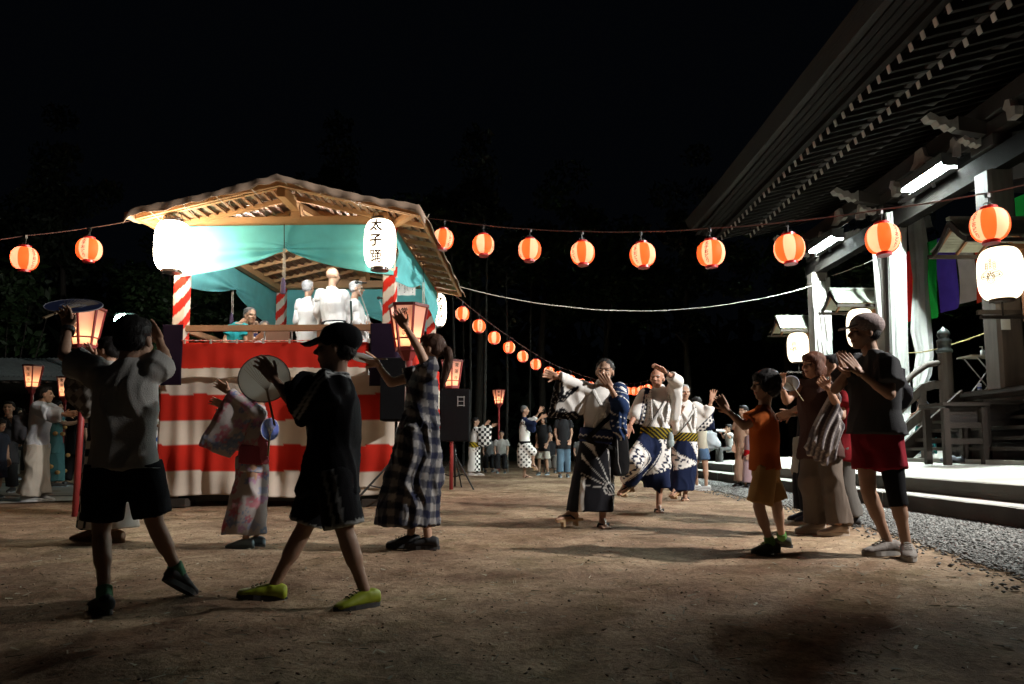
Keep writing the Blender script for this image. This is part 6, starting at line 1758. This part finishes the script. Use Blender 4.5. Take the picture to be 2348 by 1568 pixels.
# =================================================================== people behind the bobbed woman
D = 7.5
J = spec(D, k=.95, head=(1872, 852, 0), shL=(1866, 898, -.12), shR=(1858, 898, .12), elL=(1832, 935, -.16), wrL=(1808, 945, -.1), elR=(1835, 945, .16), wrR=(1808, 952, .1),
         hiL=(1852, 1030, -.09), hiR=(1846, 1030, .09), knL=(1848, 1100, -.09), knR=(1838, 1100, .09), anL=(1855, None, -.1), anR=(1838, None, .1), yawL=-1.5, yawR=-1.5)
b = Human('person', 'person in dark shirt, pale tunic and black trousers behind the woman in brown', .95, J, (-1, 0, 0), seed=10, res=1.2); b.hair('bob')
b.tshirt(solid('black_tee', (.02, .02, .022)), hem=-.05); b.skirt(solid('pale_tunic', (.26, .245, .21)), None, [(b.hipc + V3(0, 0, .12), .14, .15), (b.hipc, .15, .17), (U(1848, 1085, D), .16, .19)], name='tunic', fold=.02)
b.shorts(solid('black_trousers', (.014, .014, .018)), ln=1.85, w=.12, name='trousers'); b.shoes(M('blue_black_shoe', (.02, .03, .07), .6), (.04, .04, .05))
D = 7.0
J = spec(D, k=.97, head=(1905, 840, .3), shL=(1938, 905, -.1), shR=(1925, 905, .1), elL=(1930, 955, -.15), wrL=(1905, 940, -.2), elR=(1915, 955, .15), wrR=(1895, 940, .1),
         hiL=(1936, 1030, -.08), hiR=(1928, 1030, .08), knL=(1935, 1110, -.08), knR=(1930, 1110, .08), anL=(1940, None, -.05), anR=(1930, None, .1), yawL=-1.4, yawR=-1.4)
b = Human('person', 'person in dark red shirt partly hidden behind the man in the cap', .97, J, (-1, .1, 0), seed=11, res=1.2); b.hair('short')
b.tshirt(solid('dark_red_shirt', (.22, .015, .02)), fit=1.1); b.shorts(solid('grey_trousers', (.12, .11, .10)), ln=1.9, w=.12, name='trousers'); b.shoes(M('black_shoe'), (.04, .04, .04))

# =================================================================== woman in brown vest with striped bag
D = 6.35
J = spec(D, k=.94, head=(1863, 838, 0), shL=(1904, 892, -.09), shR=(1838, 890, .09), elL=(1916, 925, -.28), wrL=(1897, 888, -.38), hdL=(1881, 872, -.40), elR=(1802, 920, -.02), wrR=(1792, 886, -.10), hdR=(1790, 866, -.12),
         hiL=(1896, 1020, -.06), hiR=(1862, 1020, .06), knL=(1910, 1115, -.07), knR=(1862, 1115, .07), anL=(1912, None, -.10), anR=(1860, None, .12), yawL=-1.5, yawR=-1.5, curlL=.8, curlR=.9)
b = Human('person', 'woman with brown bob, dark sleeveless top and wide trousers, fan in hand', .94, J, (-1, -.38, .05), hs=1.03, seed=12, hair_col=(.10, .035, .018), skin=SKIN*[1.05, .98, .95])
b.hair('bob'); b.tshirt(solid('brown_tunic', (.065, .035, .030), bump=.3), fit=1.12, hem=-.22, fold=.014, hemw=.20, sleeveless=True, name='tunic')
b.shorts(solid('taupe_trousers', (.125, .098, .080), bump=.3), ln=1.93, w=.112, w0=.108, name='trousers', fold=.018); b.shoes(M('beige_trainer', (.36, .28, .22), .7, .15), (.4, .33, .27))
fan('pale round fan raised beside the bobbed woman', U(1812, 879, 6.22), .068, (-.3, -1, .2), (-.6, 0, 1), M('fan_cream', (.45, .42, .38), .7, .15, trans=.6))
bg = root('striped_bag', U(1890, 1010, 6.1), 'slouchy grey striped cloth bag slung from the woman in the dark top', 'bag')
g = Geo(); Pb = [U(x, y, 6.10) for x, y in ((1921, 893), (1905, 905), (1880, 950), (1843, 1025), (1850, 1040), (1895, 1070), (1912, 1050), (1932, 985), (1926, 940))]
g.prism(Pb, V3(0, .07, 0)); cen = sum(Pb, Vector()) / len(Pb); g.prism([p.lerp(cen, .3) for p in Pb], V3(0, .13, 0)); V, Fq, N = vox(g, .0095, 4)
dd = nrm(U(1925, 900, 6.1) - U(1868, 1060, 6.1)); sd = np.array([dd.z, 0, -dd.x]); s_ = (V @ sd) + .02*np.sin(V @ np.array(dd)*8)
V2 = V + N * (.010*np.sin(s_*95 + .5*np.sin(V @ np.array(dd)*12)))[:, None]
st = (s_ / .042) % 1; c = full(V, [.25, .22, .21]); c[st < .45] = [.09, .075, .08]; c[(st > .62) & (st < .72)] = [.42, .38, .36]
put('sack', None, print_m, parent=bg, V=V2, Fc=Fq, col=c, smooth=True)
g = Geo(); g.tube([U(1921, 897, 6.1), U(1908, 880, 6.12), U(1900, 888, 6.2)], .012, 8); put('strap', g, solid('bag_strap', (.2, .17, .16)), parent=bg)

# =================================================================== man in cap clapping
D = 5.12
J = spec(D, k=1.0, head=(1979, 764, 0), shL=(2034, 838, -.15), shR=(1972, 834, .15), elL=(2040, 905, -.24), wrL=(1966, 850, -.16), hdL=(1930, 805, -.10), elR=(1914, 893, .04), wrR=(1940, 852, -.03), hdR=(1926, 803, -.06),
         hiL=(2033, 992, -.06), hiR=(1982, 994, .06), knL=(2053, 1125, -.10), knR=(1990, 1125, .03), anL=(2063, None, -.12), anR=(2022, None, .02), yawL=-2.75, yawR=-1.75, pnL=(-.3, .9, .2), pnR=(.3, -.9, 0), curlL=.05, curlR=.05)
b = Human('person', 'man in checked flat cap, dark shirt and dark red shorts, palms pressed together', 1.0, J, (-1, -.06, .03), hs=1.0, seed=13, skin=SKIN*.85)
b.hair('crop'); b.tshirt(solid('charcoal_shirt', (.045, .045, .048), bump=.3), fit=1.16, hem=-.02, sl=.72, rs_=(.074, .088), fold=.014, hemw=.19)
b.shorts(solid('dark_red_shorts', (.20, .012, .022)), ln=.64, w=.106, w0=.106, fold=.012)
b.shoes(M('grey_trainer2', (.20, .17, .15), .75, .25, 16, .3, 80), (.28, .26, .24), lab=M('pale_lace', (.4, .38, .35), .8), L=1.06)
g = Geo(); J_ = b.J; g.tube([J_['hiL'].lerp(J_['knL'], .55), J_['knL'], J_['knL'].lerp(J_['anL'], .28)], [.078, .064, .060], 18); b.wear('knee_sleeve', g, .010, solid('black_knit', (.010, .010, .012)), None, .001)
g = Geo(); q = b.hk; g.ell(b.H(0, -.028, .060), (.100*q, .120*q, .088*q), b.hrot(), 22, 12)
g.loft([[b.H(.064*math.cos(t), .07 + .035*math.sin(t), .048) for t in np.linspace(0, 2*PI, 16, endpoint=False)], [b.H(.058*math.cos(t), .150 + .03*math.sin(t), .030 - .012*math.cos(t)**2) for t in np.linspace(0, 2*PI, 16, endpoint=False)]])
def capc(V, N):
    c = full(V, [.36, .29, .28]); m = ((V[:, 2] / .012) % 1 < .4) | (((V[:, 0] + V[:, 1]) / .014) % 1 < .4); c[m] = [.24, .19, .185]; return c
b.wear('cap', g, .0075, print_m, capc, .002)
g = Geo()
for q in (-.11, .09): 
    P_ = [b._surf(.45, -PI/2 + q*7, .02), b._surf(.85, -PI/2 + q*8, .03), b._surf(1.02, -PI/2 + q*13, .03), b._surf(.9, PI/2 - q*8, .03), b._surf(.6, PI/2 - q*9, .03)]
    for i in range(4): g.beam(P_[i], P_[i+1], .045, .014, up=(P_[i]+P_[i+1])/2 - (b.hipc + b.shc)/2)
b.wear('rucksack_strap', g, .008, solid('grey_strap', (.07, .07, .07)), None, .001)
rucksack(b.hipc.lerp(b.shc, .62) + V3(.17, .05, 0), .12, .26, .36, solid('dark_rucksack', (.035, .035, .04)), 'dark rucksack on the back of the man in the cap')

# =================================================================== far dancers
D = 18.6
J = spec(D, k=1.03, head=(1203, 941, 0), shL=(1205, 968, .16), shR=(1199, 968, -.16), elR=(1222, 972, -.28), wrR=(1240, 957, -.3), hdR=(1250, 953, -.3), elL=(1223, 963, .05), wrL=(1236, 944, 0), hdL=(1243, 932, 0),
         hiL=(1203, 1020, .08), hiR=(1202, 1020, -.08), knL=(1203, 1055, .08), knR=(1221, 1036, -.12), anL=(1202, None, .08), anR=(1222, 1062, -.1), yawL=1.4, fdR=(.8, -.2, -.5), bare=True, spreadL=.3, curlL=.0, pnL=(0, -1, 0))
b = Human('person', 'far male dancer on one leg, white yukata with a dark chain printed shoulder', 1.03, J, (1, -.15, .05), seed=14, res=1.7, hair_col=(.12, .12, .12)); b.hair('crop')
c0, c1 = pt(1188, 957, D), pt(1228, 1000, D)
def top14(V, N):
    c = full(V, W0); m, s, t = chain(V, c0, c1, per=.07, ring=.04, thick=.012); c[(t > .0) | m] = W0; c[(t > -.04) & ~m] = NAVY; c[m] = W0; return c
def sk14(V, N):
    c = full(V, W0); a = ((V[:, 0] + V[:, 2]) / .13) % 1; z = ((V[:, 0] - V[:, 2]) / .13) % 1; c[(a < .5) & (z < .5)] = BLK; c[V[:, 2] > b.hipc.z + .02] = W0; return c
b.robe_top(print_m, top14); b.belt(0, .16, .178, .150, solid('black_sash', (.012, .012, .014)))
b.skirt(print_m, sk14, [(b.hipc + V3(0, 0, .06), .16, .15), (b.hipc - V3(0, 0, .2), .2, .18), (U(1205, 1072, D), .19, .18)], extra=lambda g: g.cap(b.J['hiR'], b.J['knR'], .12, .12))
b.sleeve('R', print_m, lambda V, N: full(V, NAVY), drop=.22, to=.35); b.sleeve('L', print_m, lambda V, N: full(V, W0), drop=.2, to=.4); b.geta()
D = 20.0
J = spec(D, k=.95, head=(1091, 966, 0), shL=(1092, 988, .13), shR=(1088, 988, -.13), elR=(1110, 986, -.22), wrR=(1128, 977, -.2), hdR=(1137, 973, -.2), elL=(1106, 982, .05), wrL=(1114, 972, 0), hdL=(1120, 966, 0),
         hiL=(1087, 1028, .08), hiR=(1086, 1028, -.08), knL=(1090, 1055, .08), knR=(1084, 1055, -.08), anL=(1096, None, .08), anR=(1080, None, -.08), yawL=1.4, yawR=1.4)
b = Human('person', 'far woman in white yukata with black checked sleeve and striped yellow sash', .95, J, (1, -.3, 0), seed=15, res=1.7); b.hair('bun')
def chk(V, N):
    c = full(V, W0); m = ((np.floor(V[:, 0] / .075) + np.floor(V[:, 2] / .075)) % 2) == 0; c[m] = BLK; return c
def skc(V, N):
    c = full(V, W0); m = (V[:, 0] > b.hipc.x + .03) & (((np.floor(V[:, 0] / .05) + np.floor(V[:, 2] / .07)) % 2) == 0); c[m] = BLK; return c
b.robe_top(print_m, lambda V, N: full(V, W0)); b.belt(.02, .36, .165, .14, print_m, lambda V, N: stripes(V, (1, 0, 1), .10, YEL, BLK, .4))
b.skirt(print_m, skc, [(b.hipc + V3(0, 0, .05), .17, .16), (U(1087, 1050, D), .17, .17), (U(1086, 1082, D), .20, .18)]); b.sleeve('R', print_m, chk, drop=.48, to=.9, wid=.09); b.sleeve('L', print_m, lambda V, N: full(V, W0), drop=.3, to=.6)
b.shoes(M('sandal', (.4, .36, .34), .7), (.4, .1, .1))

def bystander(label, D, k, x, yh, look, hair, top, bottom, ln=1.85, hipy=None, res=1.7, arms=None, feet=None, skirt=None, seed=20, hw=None, gz=0, hcol=(.012, .01, .01), hs=1.0, shoe=(.05, .05, .05), seated=None):
    lk = nrm((look[0], look[1], 0)); R_ = Vector((lk.y, -lk.x, 0)); m = D / F_PX
    hd = U(x, yh, D); H_ = (hd.z - .1*k)
    zb = hd.z
    sh = hd - V3(0, 0, .235*k) - lk * .02; hip = Vector((hd.x, hd.y, zb - .78*k)) if seated is None else Vector((hd.x, hd.y, zb - .70*k)) - lk*.05
    J = dict(head=hd, shL=sh - R_*.165*k, shR=sh + R_*.165*k, hiL=hip - R_*.085*k, hiR=hip + R_*.085*k)
    for s, a in ((-1, 'L'), (1, 'R')):
        if arms: (ex, ez), (wx, wz) = arms
        else: (ex, ez), (wx, wz) = (.02, -.27), (.12, -.45)
        J['el'+a] = J['sh'+a] + lk*ex*k + R_*s*.05*k + V3(0, 0, ez*k); J['wr'+a] = J['sh'+a] + lk*wx*k + R_*s*.0*k + V3(0, 0, wz*k)
        if seated is None:
            z0 = gz + .075*k; J['an'+a] = Vector((hip.x, hip.y, z0)) + R_*s*.10*k + lk*(.08*s)*k; J['kn'+a] = J['hi'+a].lerp(J['an'+a], .5) + lk*.03
        else:
            J['kn'+a] = J['hi'+a] + lk*.42*k + R_*s*.03*k; J['an'+a] = Vector((J['kn'+a].x, J['kn'+a].y, gz + .075*k))
        J['yaw'+a] = math.atan2(lk.x, lk.y)
    b = Human('person', label, k, J, look, seed=seed, res=res, hair_col=hcol, hs=hs); b.hair(hair)
    b.tshirt(top, fit=1.1)
    if skirt: b.skirt(skirt, None, [(b.hipc + V3(0, 0, .08*k), .15, .14), (b.hipc - V3(0, 0, .1*k), .18, .17), (Vector((hip.x, hip.y, gz + .12)), .22, .2)])
    else: b.shorts(bottom, ln=ln, w=.095 if ln > 1 else .12, name='trousers')
    b.shoes(M('shoe_%d' % int(shoe[0]*100), shoe, .7), (.3, .3, .3)); return b
dark_t = solid('black_tee'); blu = solid('faded_jeans', (.10, .16, .22)); wht = white_m; gry = solid('grey_trousers')
bystander('person in dark top and faded jeans standing behind the dancer with fan print', 19.0, 1.0, 1291, 948, (0, -1), 'short', dark_t, blu, seed=21)
bystander('person in dark top and pale knee shorts past the far male dancer', 20.5, .97, 1245, 962, (-.5, -1), 'bob', dark_t, solid('pale_shorts', (.4, .38, .33)), ln=.95, seed=22)
for x, lb, t, bt, hy, d in ((1149, 'seated onlooker in white shirt and dark trousers beyond the dance', solid('off_white_shirt', (.33, .32, .3)), dark_t, 996, 22.5), (1122, 'seated onlooker in dull shirt behind the checked sleeve', solid('dull_shirt', (.12, .12, .12)), dark_t, 1000, 23.5),
                         (1262, 'seated onlooker in black between the two far dancers', dark_t, solid('grey_trousers'), 1000, 23), (1330, 'seated onlooker in grey behind the fan printed robe', solid('dull_shirt'), dark_t, 1002, 24)):
    bb = bystander(lb, d, .95, x, hy, (0, -1), 'short', t, bt, seated=1, seed=x)
    h = bb.hipc; r = root('folding_chair', (h.x, h.y, 0), 'dark folding chair under the ' + lb.replace('seated ', '')[:60], 'chair')
    g = Geo(); g.box((h.x, h.y, h.z - .12), (.42, .42, .03)); put('seat', g, M('chair_vinyl'), parent=r); g = Geo(); g.box((h.x, h.y + .2, h.z + .25), (.4, .03, .25)); put('backrest', g, M('chair_vinyl'), parent=r)
    for q in (-1, 1): g = Geo(); g.tube([(h.x + q*.2, h.y + .2, h.z + .3), (h.x + q*.2, h.y - .2, .02)], .012, 6); g.tube([(h.x + q*.2, h.y - .18, h.z - .12), (h.x + q*.2, h.y + .22, .02)], .012, 6); put('leg', g, steel, parent=r)
# child drinking on the stone block, girls in summer kimono
bb = bystander('child in white robe drinking from a bottle on the stone block', 18.6, .74, 1669, 982, (-1, -.2), 'bun', wht, solid('dull_shirt'), seated=1, gz=.12, hs=1.2, seed=30, arms=((.10, -.10), (.20, .08)))
p = U(1656, 988, 18.4); r = root('drink_bottle', p, 'clear bottle tilted at the mouth of the child in white', 'bottle'); g = Geo(); g.tube([p + V3(-.16, 0, .02), p + V3(.02, 0, 0), p + V3(.07, 0, 0)], [.035, .033, .014], 10); put('bottle', g, M('clear_plastic'), parent=r)
peach = solid('peach_robe', (.50, .33, .24)); bystander('woman in peach robe behind the orange shirted boy', 14.0, .95, 1703, 943, (-.7, -.5), 'bun', peach, peach, skirt=peach, seed=31, res=1.5)
bb = bystander('small girl in white and red robe beside the woman in peach', 13.4, .66, 1716, 985, (-1, -.2), 'bun', solid('white_red_robe', (.5, .35, .38)), wht, skirt=solid('white_red_robe'), seed=32, res=1.5, hs=1.2)
bb.belt(.05, .4, .165, .145, solid('red_sash', (.5, .01, .015)))

# =================================================================== left side
D = 10.25
J = spec(D, k=1.0, head=(104, 905, 0), shL=(104, 936, .15), shR=(84, 938, -.15), elR=(118, 948, -.22), wrR=(150, 949, -.2), hdR=(165, 949, -.2), elL=(130, 950, .2), wrL=(158, 948, .2),
         hiL=(88, 1022, .08), hiR=(82, 1022, -.08), knL=(90, 1085, .09), knR=(80, 1085, -.09), anL=(104, None, .08), anR=(76, None, -.1), yawL=1.4, yawR=1.2)
b = Human('person', 'man in pale crinkled jacket and wide trousers with a black rucksack, arms forward', 1.0, J, (.9, .45, 0), seed=40, res=1.2); b.hair('short')
crk = solid('crinkled_cotton', (.36, .37, .40), bump=.5); b.tshirt(crk, fit=1.15, hem=-.05, sl=1.0, rs_=(.085, .10), fold=.016)
b.sleeve('R', crk, None, drop=.12, to=.75, r=.09, fold=.014); b.shorts(solid('pale_grey_trousers', (.34, .31, .27)), ln=1.93, w=.15, w0=.14, name='trousers', fold=.016); b.shoes(M('pale_shoe'), (.5, .5, .5))
rucksack(U(52, 982, D - .05), .24, .30, .46, solid('dark_rucksack'), 'black rucksack on the man in the crinkled jacket')
D = 14.0
b = bystander('woman in teal floral robe behind the red pole', 14.0, .98, 131, 932, (1, .4), 'bun', solid('teal_robe', (.06, .15, .16)), None, skirt=solid('teal_robe'), seed=41, res=1.5, arms=((.2, -.1), (.4, -.05)))
g = Geo(); rr = random.Random(4); 
for q in range(16):
    a = rr.uniform(0, 2*PI); z = rr.uniform(.2, 1.2); c = Vector((b.hipc.x + .225*math.cos(a), b.hipc.y + .205*math.sin(a), z)); g.ell(c, (.045, .045, .04), n=8, m=5)
o = put('printed_flower', g, M('ochre_flower', (.45, .25, .08), .8), parent=b.root); o['kind'] = 'stuff'
bystander('person in glasses and dark clothes with a forearm raised at the left edge', 12.2, 1.0, 20, 936, (.3, -1), 'short', dark_t, dark_t, seed=42, res=1.5, arms=((.05, -.22), (.25, -.02)))
bystander('dark clothed child low at the left edge', 11.0, .74, 0, 975, (1, -.2), 'mop', solid('dark_blue_tee', (.03, .035, .05)), solid('dark_skirt', (.03, .03, .045)), ln=.9, seed=43, res=1.4, hs=1.15)
bystander('person in black behind the red pole', 14.5, .98, 178, 938, (.2, 1), 'short', dark_t, dark_t, seed=44, res=1.6)
bystander('person in black further along the path', 17.5, .98, 40, 945, (1, .2), 'bob', dark_t, gry, seed=45, res=1.7)
D = 16.0
b = bystander('woman in white robe with blue sash stooping beside the curtain', 16.0, .95, 366, 946, (1, -.1), 'bun', wht, None, skirt=wht, seed=46, res=1.6, arms=((.2, -.12), (.42, -.1)))
b.belt(.05, .42, .165, .15, solid('blue_sash', (.02, .09, .30)))
# dancer in chequered robe hidden behind the boy in grey
D = 5.85
J = spec(D, k=.95, head=(248, 806, 0), shL=(250, 866, -.14), shR=(246, 864, .14), elL=(196, 872, -.12), wrL=(214, 826, -.16), hdL=(203, 806, -.16), elR=(200, 880, .15), wrR=(185, 850, .2),
         hiL=(252, 1010, -.08), hiR=(248, 1010, .08), knL=(250, 1110, -.08), knR=(240, 1110, .08), anL=(276, None, -.05), anR=(226, None, .05), yawL=-1.5, yawR=-1.5, bare=True)
b = Human('person', 'woman in chequered robe mostly hidden behind the boy in grey', .95, J, (-1, .1, 0), seed=47); b.hair('bun')
def chk2(V, N):
    c = full(V, [.30, .28, .26]); m = ((np.floor((V[:, 0] + V[:, 2]) / .085) + np.floor((V[:, 0] - V[:, 2]) / .085)) % 2) == 0; c[m] = [.10, .085, .075]; return c
def sk47(V, N):
    c = full(V, W0 * .9); m = (V[:, 0] < b.hipc.x - .05) & (((np.floor(V[:, 0] / .06) + np.floor(V[:, 2] / .06)) % 2) == 0); c[m] = BLK; return c
b.robe_top(print_m, chk2); b.sleeve('L', print_m, chk2, pts=[U(246, 850, 5.7), U(196, 858, 5.72), U(160, 858, 5.72), U(150, 880, 5.72), U(152, 915, 5.72), U(182, 945, 5.72), U(205, 950, 5.72), U(235, 920, 5.7)], wid=.06, r=.08, to=.5)
b.sleeve('R', print_m, chk2, drop=.3, to=.5); b.belt(.02, .34, .17, .15, solid('black_sash'))
b.skirt(print_m, sk47, [(b.hipc + V3(0, 0, .06), .16, .15), (U(250, 1060, D), .19, .17), (U(247, 1210, D), .24, .2)]); b.shoes(M('brown_sandal', (.2, .09, .04), .6), (.2, .12, .06))

# =================================================================== singers and drummers on the stage
GZ = 1.535
D = 10.75
J = spec(D, k=.93, gz=GZ, head=(707, 661, 0), shL=(688, 697, 0), shR=(724, 697, 0), elL=(681, 733, -.03), wrL=(690, 760, .12), elR=(733, 733, 0), wrR=(730, 757, .14), hiL=(697, 760, 0), hiR=(717, 760, 0),
         knL=(697, 825, .03), knR=(717, 825, .03), anL=(695, None, 0), anR=(718, None, 0), yawL=.1, yawR=.2)
b = Human('person', 'white haired singer in white robe at the stage rail, back turned', .93, J, (.4, 1, 0), seed=50, res=1.1, hair_col=(.50, .50, .52)); b.hair('short')
robe = cloth_mat('singer_robe', (.62, .62, .62), bump=.3)
def singer(b, sash):
    b.robe_top(robe, None, f=1.06, fold=.012); b.belt(-.02, .14, .178, .15, sash); b.skirt(robe, None, [(b.hipc + V3(0, 0, .04), .16, .15), (b.hipc - V3(0, 0, .3), .19, .17), (b.hipc - V3(0, 0, .68*b.k), .2, .17)], fold=.018)
    for a in 'LR': b.sleeve(a, robe, None, drop=.24, to=.45, r=.068, wid=.035, fold=.012)
    b.shoes(M('white_sock', (.6, .6, .6), .8), (.3, .3, .3))
singer(b, solid('olive_sash', (.09, .07, .03)))
D = 10.35
J = spec(D, k=1.0, gz=GZ, head=(764, 633, 0), shL=(737, 676, 0), shR=(785, 676, 0), elL=(727, 716, .02), wrL=(742, 748, .15), elR=(800, 712, .05), wrR=(806, 712, .25), hiL=(753, 748, 0), hiR=(777, 748, 0),
         knL=(752, 815, .03), knR=(778, 815, .03), anL=(750, None, 0), anR=(780, None, 0), yawL=.2, yawR=.5)
b = Human('person', 'tall bald singer in white robe with black sash, back turned, glasses', 1.0, J, (.75, .8, 0), seed=51, res=1.0, hair_col=(.25, .25, .25)); singer(b, solid('black_sash'))
g = Geo(); g.tube([b.H(.032 + .02*math.cos(t), .098, .006 + .017*math.sin(t)) for t in np.linspace(0, 2*PI, 16)], .002, 4); g.tube([b.H(-.032 + .02*math.cos(t), .098, .006 + .017*math.sin(t)) for t in np.linspace(0, 2*PI, 16)], .002, 4)
for q in (-1, 1): g.tube([b.H(q*.052, .096, .01), b.H(q*.084, 0, .01)], .002, 4)
put('glasses', g, blackm, parent=b.root)
g = Geo(); g.beam(U(806, 735, 10.25), U(804, 690, 10.2), .022, .022); o = put('song_book', g, M('dark_green_folder', (.01, .04, .035), .5), O=U(806, 735, 10.25)); tag(o, 'thin dark green folder held up by the bald singer', 'folder')
D = 10.6
J = spec(D, k=.97, gz=GZ, head=(818, 663, 0), shL=(806, 700, .13), shR=(815, 700, -.14), elL=(835, 735, .15), wrL=(850, 745, .1), elR=(815, 738, -.18), wrR=(838, 752, -.15), hiL=(818, 755, .08), hiR=(815, 755, -.08),
         knL=(820, 820, .09), knR=(818, 820, -.08), anL=(822, None, .08), anR=(815, None, -.08), yawL=1.3, yawR=1.3)
b = Human('person', 'grey haired singer in white robe facing the microphone', .97, J, (1, .1, 0), seed=52, res=1.1, hair_col=(.46, .46, .46)); b.hair('short'); singer(b, solid('black_sash'))
D = 10.5
J = spec(D, k=1.0, gz=GZ, head=(574, 724, -.05), shL=(562, 752, -.05), shR=(530, 757, -.05), elL=(566, 790, -.1), wrL=(590, 775, -.2), elR=(514, 782, -.1), wrR=(530, 800, -.25), hiL=(540, 822, .1), hiR=(522, 824, .1),
         knL=(575, 830, -.15), knR=(545, 832, -.2), anL=(575, None, -.1), anR=(545, None, -.1), yawL=1.2, yawR=1.2)
b = Human('person', 'man in teal shirt seated on the stage and bent over his drum', 1.0, J, (.65, -.6, -.6), seed=53, res=1.1, hair_col=(.09, .09, .09)); b.hair('crop')
b.tshirt(solid('teal_shirt', (.02, .25, .28)), fit=1.06, fold=.012); b.shorts(gry, ln=1.85, w=.1, name='trousers'); b.shoes(M('white_sock'), (.3, .3, .3))
bystander('dark haired youth behind the drummer on the stage', 11.5, .9, 584, 745, (.2, -1), 'short', solid('navy_happi', (.04, .04, .12)), dark_t, seated=1, gz=GZ, seed=54, res=1.2)
bystander('grey haired drummer low behind the chair on the stage', 11.0, .9, 606, 752, (.3, -1), 'crop', white_m, dark_t, seated=1, gz=GZ, seed=55, res=1.2, hcol=(.2, .2, .2))

# =================================================================== woman stooping by the stairs
D = 14.3
J = spec(D, k=.95, gz=.5, head=(2098, 906, 0), shL=(2112, 922, -.13), shR=(2114, 920, .13), elL=(2106, 940, -.16), wrL=(2098, 948, -.1), elR=(2108, 940, .16), wrR=(2098, 948, .1), hiL=(2124, 965, -.09), hiR=(2124, 965, .09),
         knL=(2112, 1005, -.09), knR=(2112, 1005, .09), anL=(2116, None, -.09), anR=(2116, None, .09), yawL=-1.5, yawR=-1.5)
b = Human('person', 'woman in black top and blue patterned skirt stooping by the temple stairs', .95, J, (-.7, -.1, -.7), seed=60, res=1.4); b.hair('bun')
g = Geo(); q = b.hk; g.cap(b.H(-.06, .0, .11), b.H(.06, -.05, .11), .03*q, .03*q); b.wear('blue_scarf', g, .01, solid('blue_cloth', (.03, .2, .4)), None, .01)
b.tshirt(dark_t, fit=1.02, sleeveless=True, hem=-.05)
def blu_c(V, N):
    c = full(V, [.02, .16, .26]); s = np.sin(V[:, 0]*50 + 3*np.sin(V[:, 2]*30)) + np.sin(V[:, 2]*47 + 2*np.sin(V[:, 0]*33)); c[s > .7] = [.05, .4, .3]; c[s < -.9] = [.4, .45, .5]; return c
b.skirt(print_m, blu_c, [(b.hipc + V3(0, 0, .08), .16, .15), (b.hipc - V3(.03, 0, .15), .19, .18), (b.hipc - V3(.1, 0, .62), .25, .22)]); b.shoes(dark_t, (.05, .05, .05))
c = U(2117, 969, D - .22); r = root('hip_bag', c, 'white and red bag at the hip of the stooping woman', 'bag'); g = Geo(); g.ell(c, (.12, .05, .09)); g.box(c, (.20, .07, .13)); V, Fq, N = vox(g, .012, 3)
cc = full(V, [.5, .48, .45]); cc[V[:, 2] < c.z - .045] = [.25, .05, .03]; cc[(np.abs(np.sin((V[:, 0] - c.x)*55)) < .25) & (V[:, 2] > c.z - .03)] = [.06, .05, .08]; put('pouch', None, print_m, parent=r, V=V, Fc=Fq, col=cc, smooth=True)
